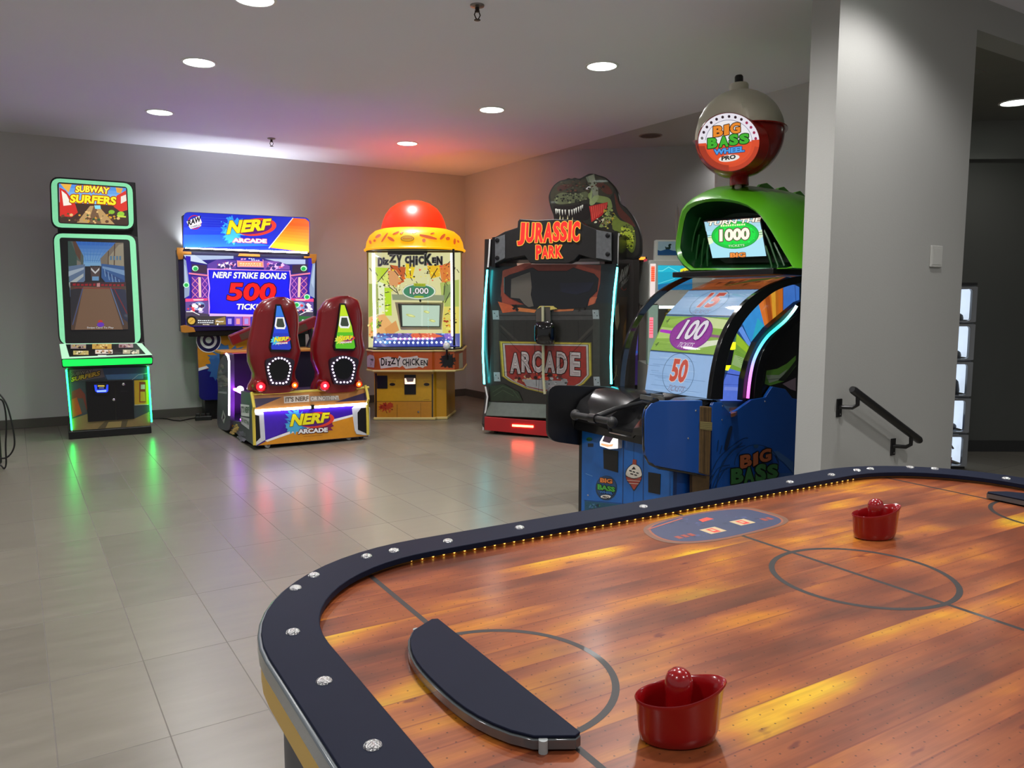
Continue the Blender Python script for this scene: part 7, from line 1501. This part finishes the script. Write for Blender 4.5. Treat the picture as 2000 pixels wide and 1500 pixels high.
for k in range(5):
    z0, z1 = zs_[k], zs_[k + 1]; c = MB()
    def rr_(x0, x1, z0, z1, r=0.02): return [(x, z) for x, z in rq((x0, z1), (x1, z1), (x1, z0), (x0, z0), r, 4)]
    for xa, xb in ((LX0, LX0 + 0.2), (LX0 + 0.21, LX1)):
        o_ = rr_(xa, xb, z0 + 0.004, z1 - 0.012, 0.008); i_ = rr_(xa + 0.028, xb - 0.04, z0 + 0.014, z1 - 0.03, 0.025); n_ = len(o_)
        v = [(x, -0.01, z) for x, z in o_] + [(x, -0.01, z) for x, z in i_] + [(x, 0.02, z) for x, z in o_] + [(x, 0.02, z) for x, z in i_]; fs = []
        for j in range(n_):
            q = (j + 1) % n_; fs += [(j, q, n_ + q, n_ + j), (2 * n_ + j, 3 * n_ + j, 3 * n_ + q, 2 * n_ + q), (j, 2 * n_ + j, 2 * n_ + q, q), (n_ + j, n_ + q, 3 * n_ + q, 3 * n_ + j)]
        MB().add(v, fs).build('cell_frame', GREYA, lk_, bevel=0.002)
    MB().box(LX0, LX1, 0.02, 0.3, z1 - 0.012, z1).build('shelf', paint('grey shelf', '#6c7074', 0.4), lk_)
    MB().box(LX0 + 0.01, LX1 - 0.01, 0.285, 0.295, z0 + 0.02, z1 - 0.02).build('lit_back', cellb, lk_)
    MB().box(LX1 - 0.014, LX1 - 0.006, 0.02, 0.28, z0 + 0.02, z1 - 0.03).build('lit_side', cellb, lk_)
prz = [('maroon and brown toy in the bottom white-lit prize cell', 'toy'), ('blue boxed prize in the second lit cell from the floor', 'box'), ('large black prize in the middle white-lit cell', 'mound'), ('small dark prize in the second lit cell from the top', 'cup'), ('small dark prize with a tall strap in the topmost lit cell', 'strap')]
xc = LX1 - 0.052
for k, (lb_, kd) in enumerate(prz):
    base_ = LKL + Vector((xc, 0.14, zs_[k] + 0.001))
    t = thing('prize', lb_, 'prize', base_, 0.0, None)
    if kd == 'mound':
        MB().loft([[(r * math.cos(2 * PI * j / 16) * (1.2 if math.cos(2 * PI * j / 16) < 0 else 0.5), r * 0.7 * math.sin(2 * PI * j / 16), z) for j in range(16)] for r, z in ((0.06, 0), (0.065, 0.04), (0.055, 0.08), (0.045, 0.11), (0.02, 0.125), (0.001, 0.127))]).build('bag', paint('black prize', '#141210', 0.5), t, smooth=True); MB().tube([(-0.03, 0, 0.11), (-0.02, 0, 0.15), (0.0, 0, 0.11)], 0.006, 6).build('handle', BLACK, t, smooth=True)
    elif kd == 'box': MB().box(-0.085, -0.03, -0.02, 0.03, 0, 0.13).build('carton', paint('blue carton', '#2a54a8', 0.4), t, bevel=0.003); MB().sphere((0.003, 0, 0.03), 0.028, 12, 8).build('gadget', paint('grey gadget', '#3c3c40', 0.4), t, smooth=True)
    elif kd == 'toy': MB().box(-0.07, 0.0, -0.03, 0.03, 0, 0.055).build('base', paint('maroon toy', '#6a1c28', 0.5), t, bevel=0.006); MB().sphere((-0.03, 0, 0.095), 0.035, 12, 8, 1, 0.8, 1.1).build('body', paint('brown toy', '#3c2a22', 0.6), t, smooth=True); MB().tube([(-0.03, 0, 0.13), (0.0, 0, 0.15), (0.02, 0, 0.12)], 0.008, 6).build('arm', paint('brown toy', '#3c2a22', 0.6), t, smooth=True)
    else:
        MB().lathe([(0.001, 0), (0.03, 0), (0.034, 0.03), (0.028, 0.055), (0.012, 0.068), (0.001, 0.069)], (0.0, 0, 0), 16).build('gadget', paint('dark gadget', '#2a2622', 0.5), t, smooth=True)
        if kd == 'strap': MB().tube([(-0.05, 0, 0.0), (-0.055, 0, 0.06), (-0.04, 0, 0.10)], 0.008, 6).build('strap', BLACK, t, smooth=True)
        else: MB().tube([(-0.05, 0, 0.0), (-0.05, 0, 0.03)], 0.012, 8).build('cap', BLACK, t, smooth=True)
# ================================================================= cables
cf = Frame(Vector((-4.0, 6.2, 0)), 0.0).front(0.0)
cb = thing('coiled_cable', 'looped black cable hanging at the left edge of the picture', 'cable', Vector((-4.0, 6.2, 0)), 0.0)
CB = paint('black cable', '#0c0c0c', 0.45)
for pts in ([(-30, 800), (-10, 768), (2, 773), (14, 793), (24, 830), (28.5, 862), (25, 880), (14, 893), (0, 895), (-20, 890)], [(-25, 790), (0, 780), (9, 795), (12.5, 830), (11, 870), (12, 905), (8, 915), (2, 909), (-20, 890)]):
    MB().tube([cf(*p) for p in smoothpoly(pts, 5, False)], 0.0065, 8).build('cable_loop', CB, cb, smooth=True)
cs_ = thing('equipment_case', 'black case just clipped by the left edge of the picture', 'case', Vector((-4.22, 6.32, 0)), 0.0)
x1 = Frame(cs_.location, 0).front(0.10)(3, 850).x
MB().box(x1 - 0.22, x1, 0.0, 0.10, 0.0, 0.30).build('shell', BLACK, cs_, bevel=0.02); MB().tube([(x1 - 0.17, 0.05, 0.29), (x1 - 0.17, 0.05, 0.36), (x1 - 0.06, 0.05, 0.36), (x1 - 0.06, 0.05, 0.29)], 0.012, 8).build('handle', BLACK, cs_, smooth=True)
pc_ = []
for x, y in ((296, 817), (312, 817), (326, 818), (340, 821), (352, 822), (366, 819), (380, 816.5), (396, 817)):
    p = onz(x, y, 0.006); v = -p.x * SU + p.y * CU; u = p.x * CU + p.y * SU; q = UV(u, min(v, VA - 0.04), 0.006); pc_.append(q)
o = MB().tube(pc_, 0.006, 8).build('black_cable', CB, None, smooth=True); tag(o, 'thin black cord on the floor by the left wall baseboard', 'cord')
e_ = pc_[-1]; ps = thing('power_strip', 'black lump of a power strip on the floor behind the dart bench', 'power strip', (e_.x + 0.06, e_.y - 0.10, 0), R(20))
MB().box(-0.10, 0.08, -0.03, 0.03, 0.0, 0.05).build('housing', BLACK, ps, bevel=0.008)
for k in range(3): MB().box(-0.09 + 0.055 * k, -0.05 + 0.055 * k, -0.02, 0.02, 0.05, 0.08).build('plug', BLACK, ps, bevel=0.004)
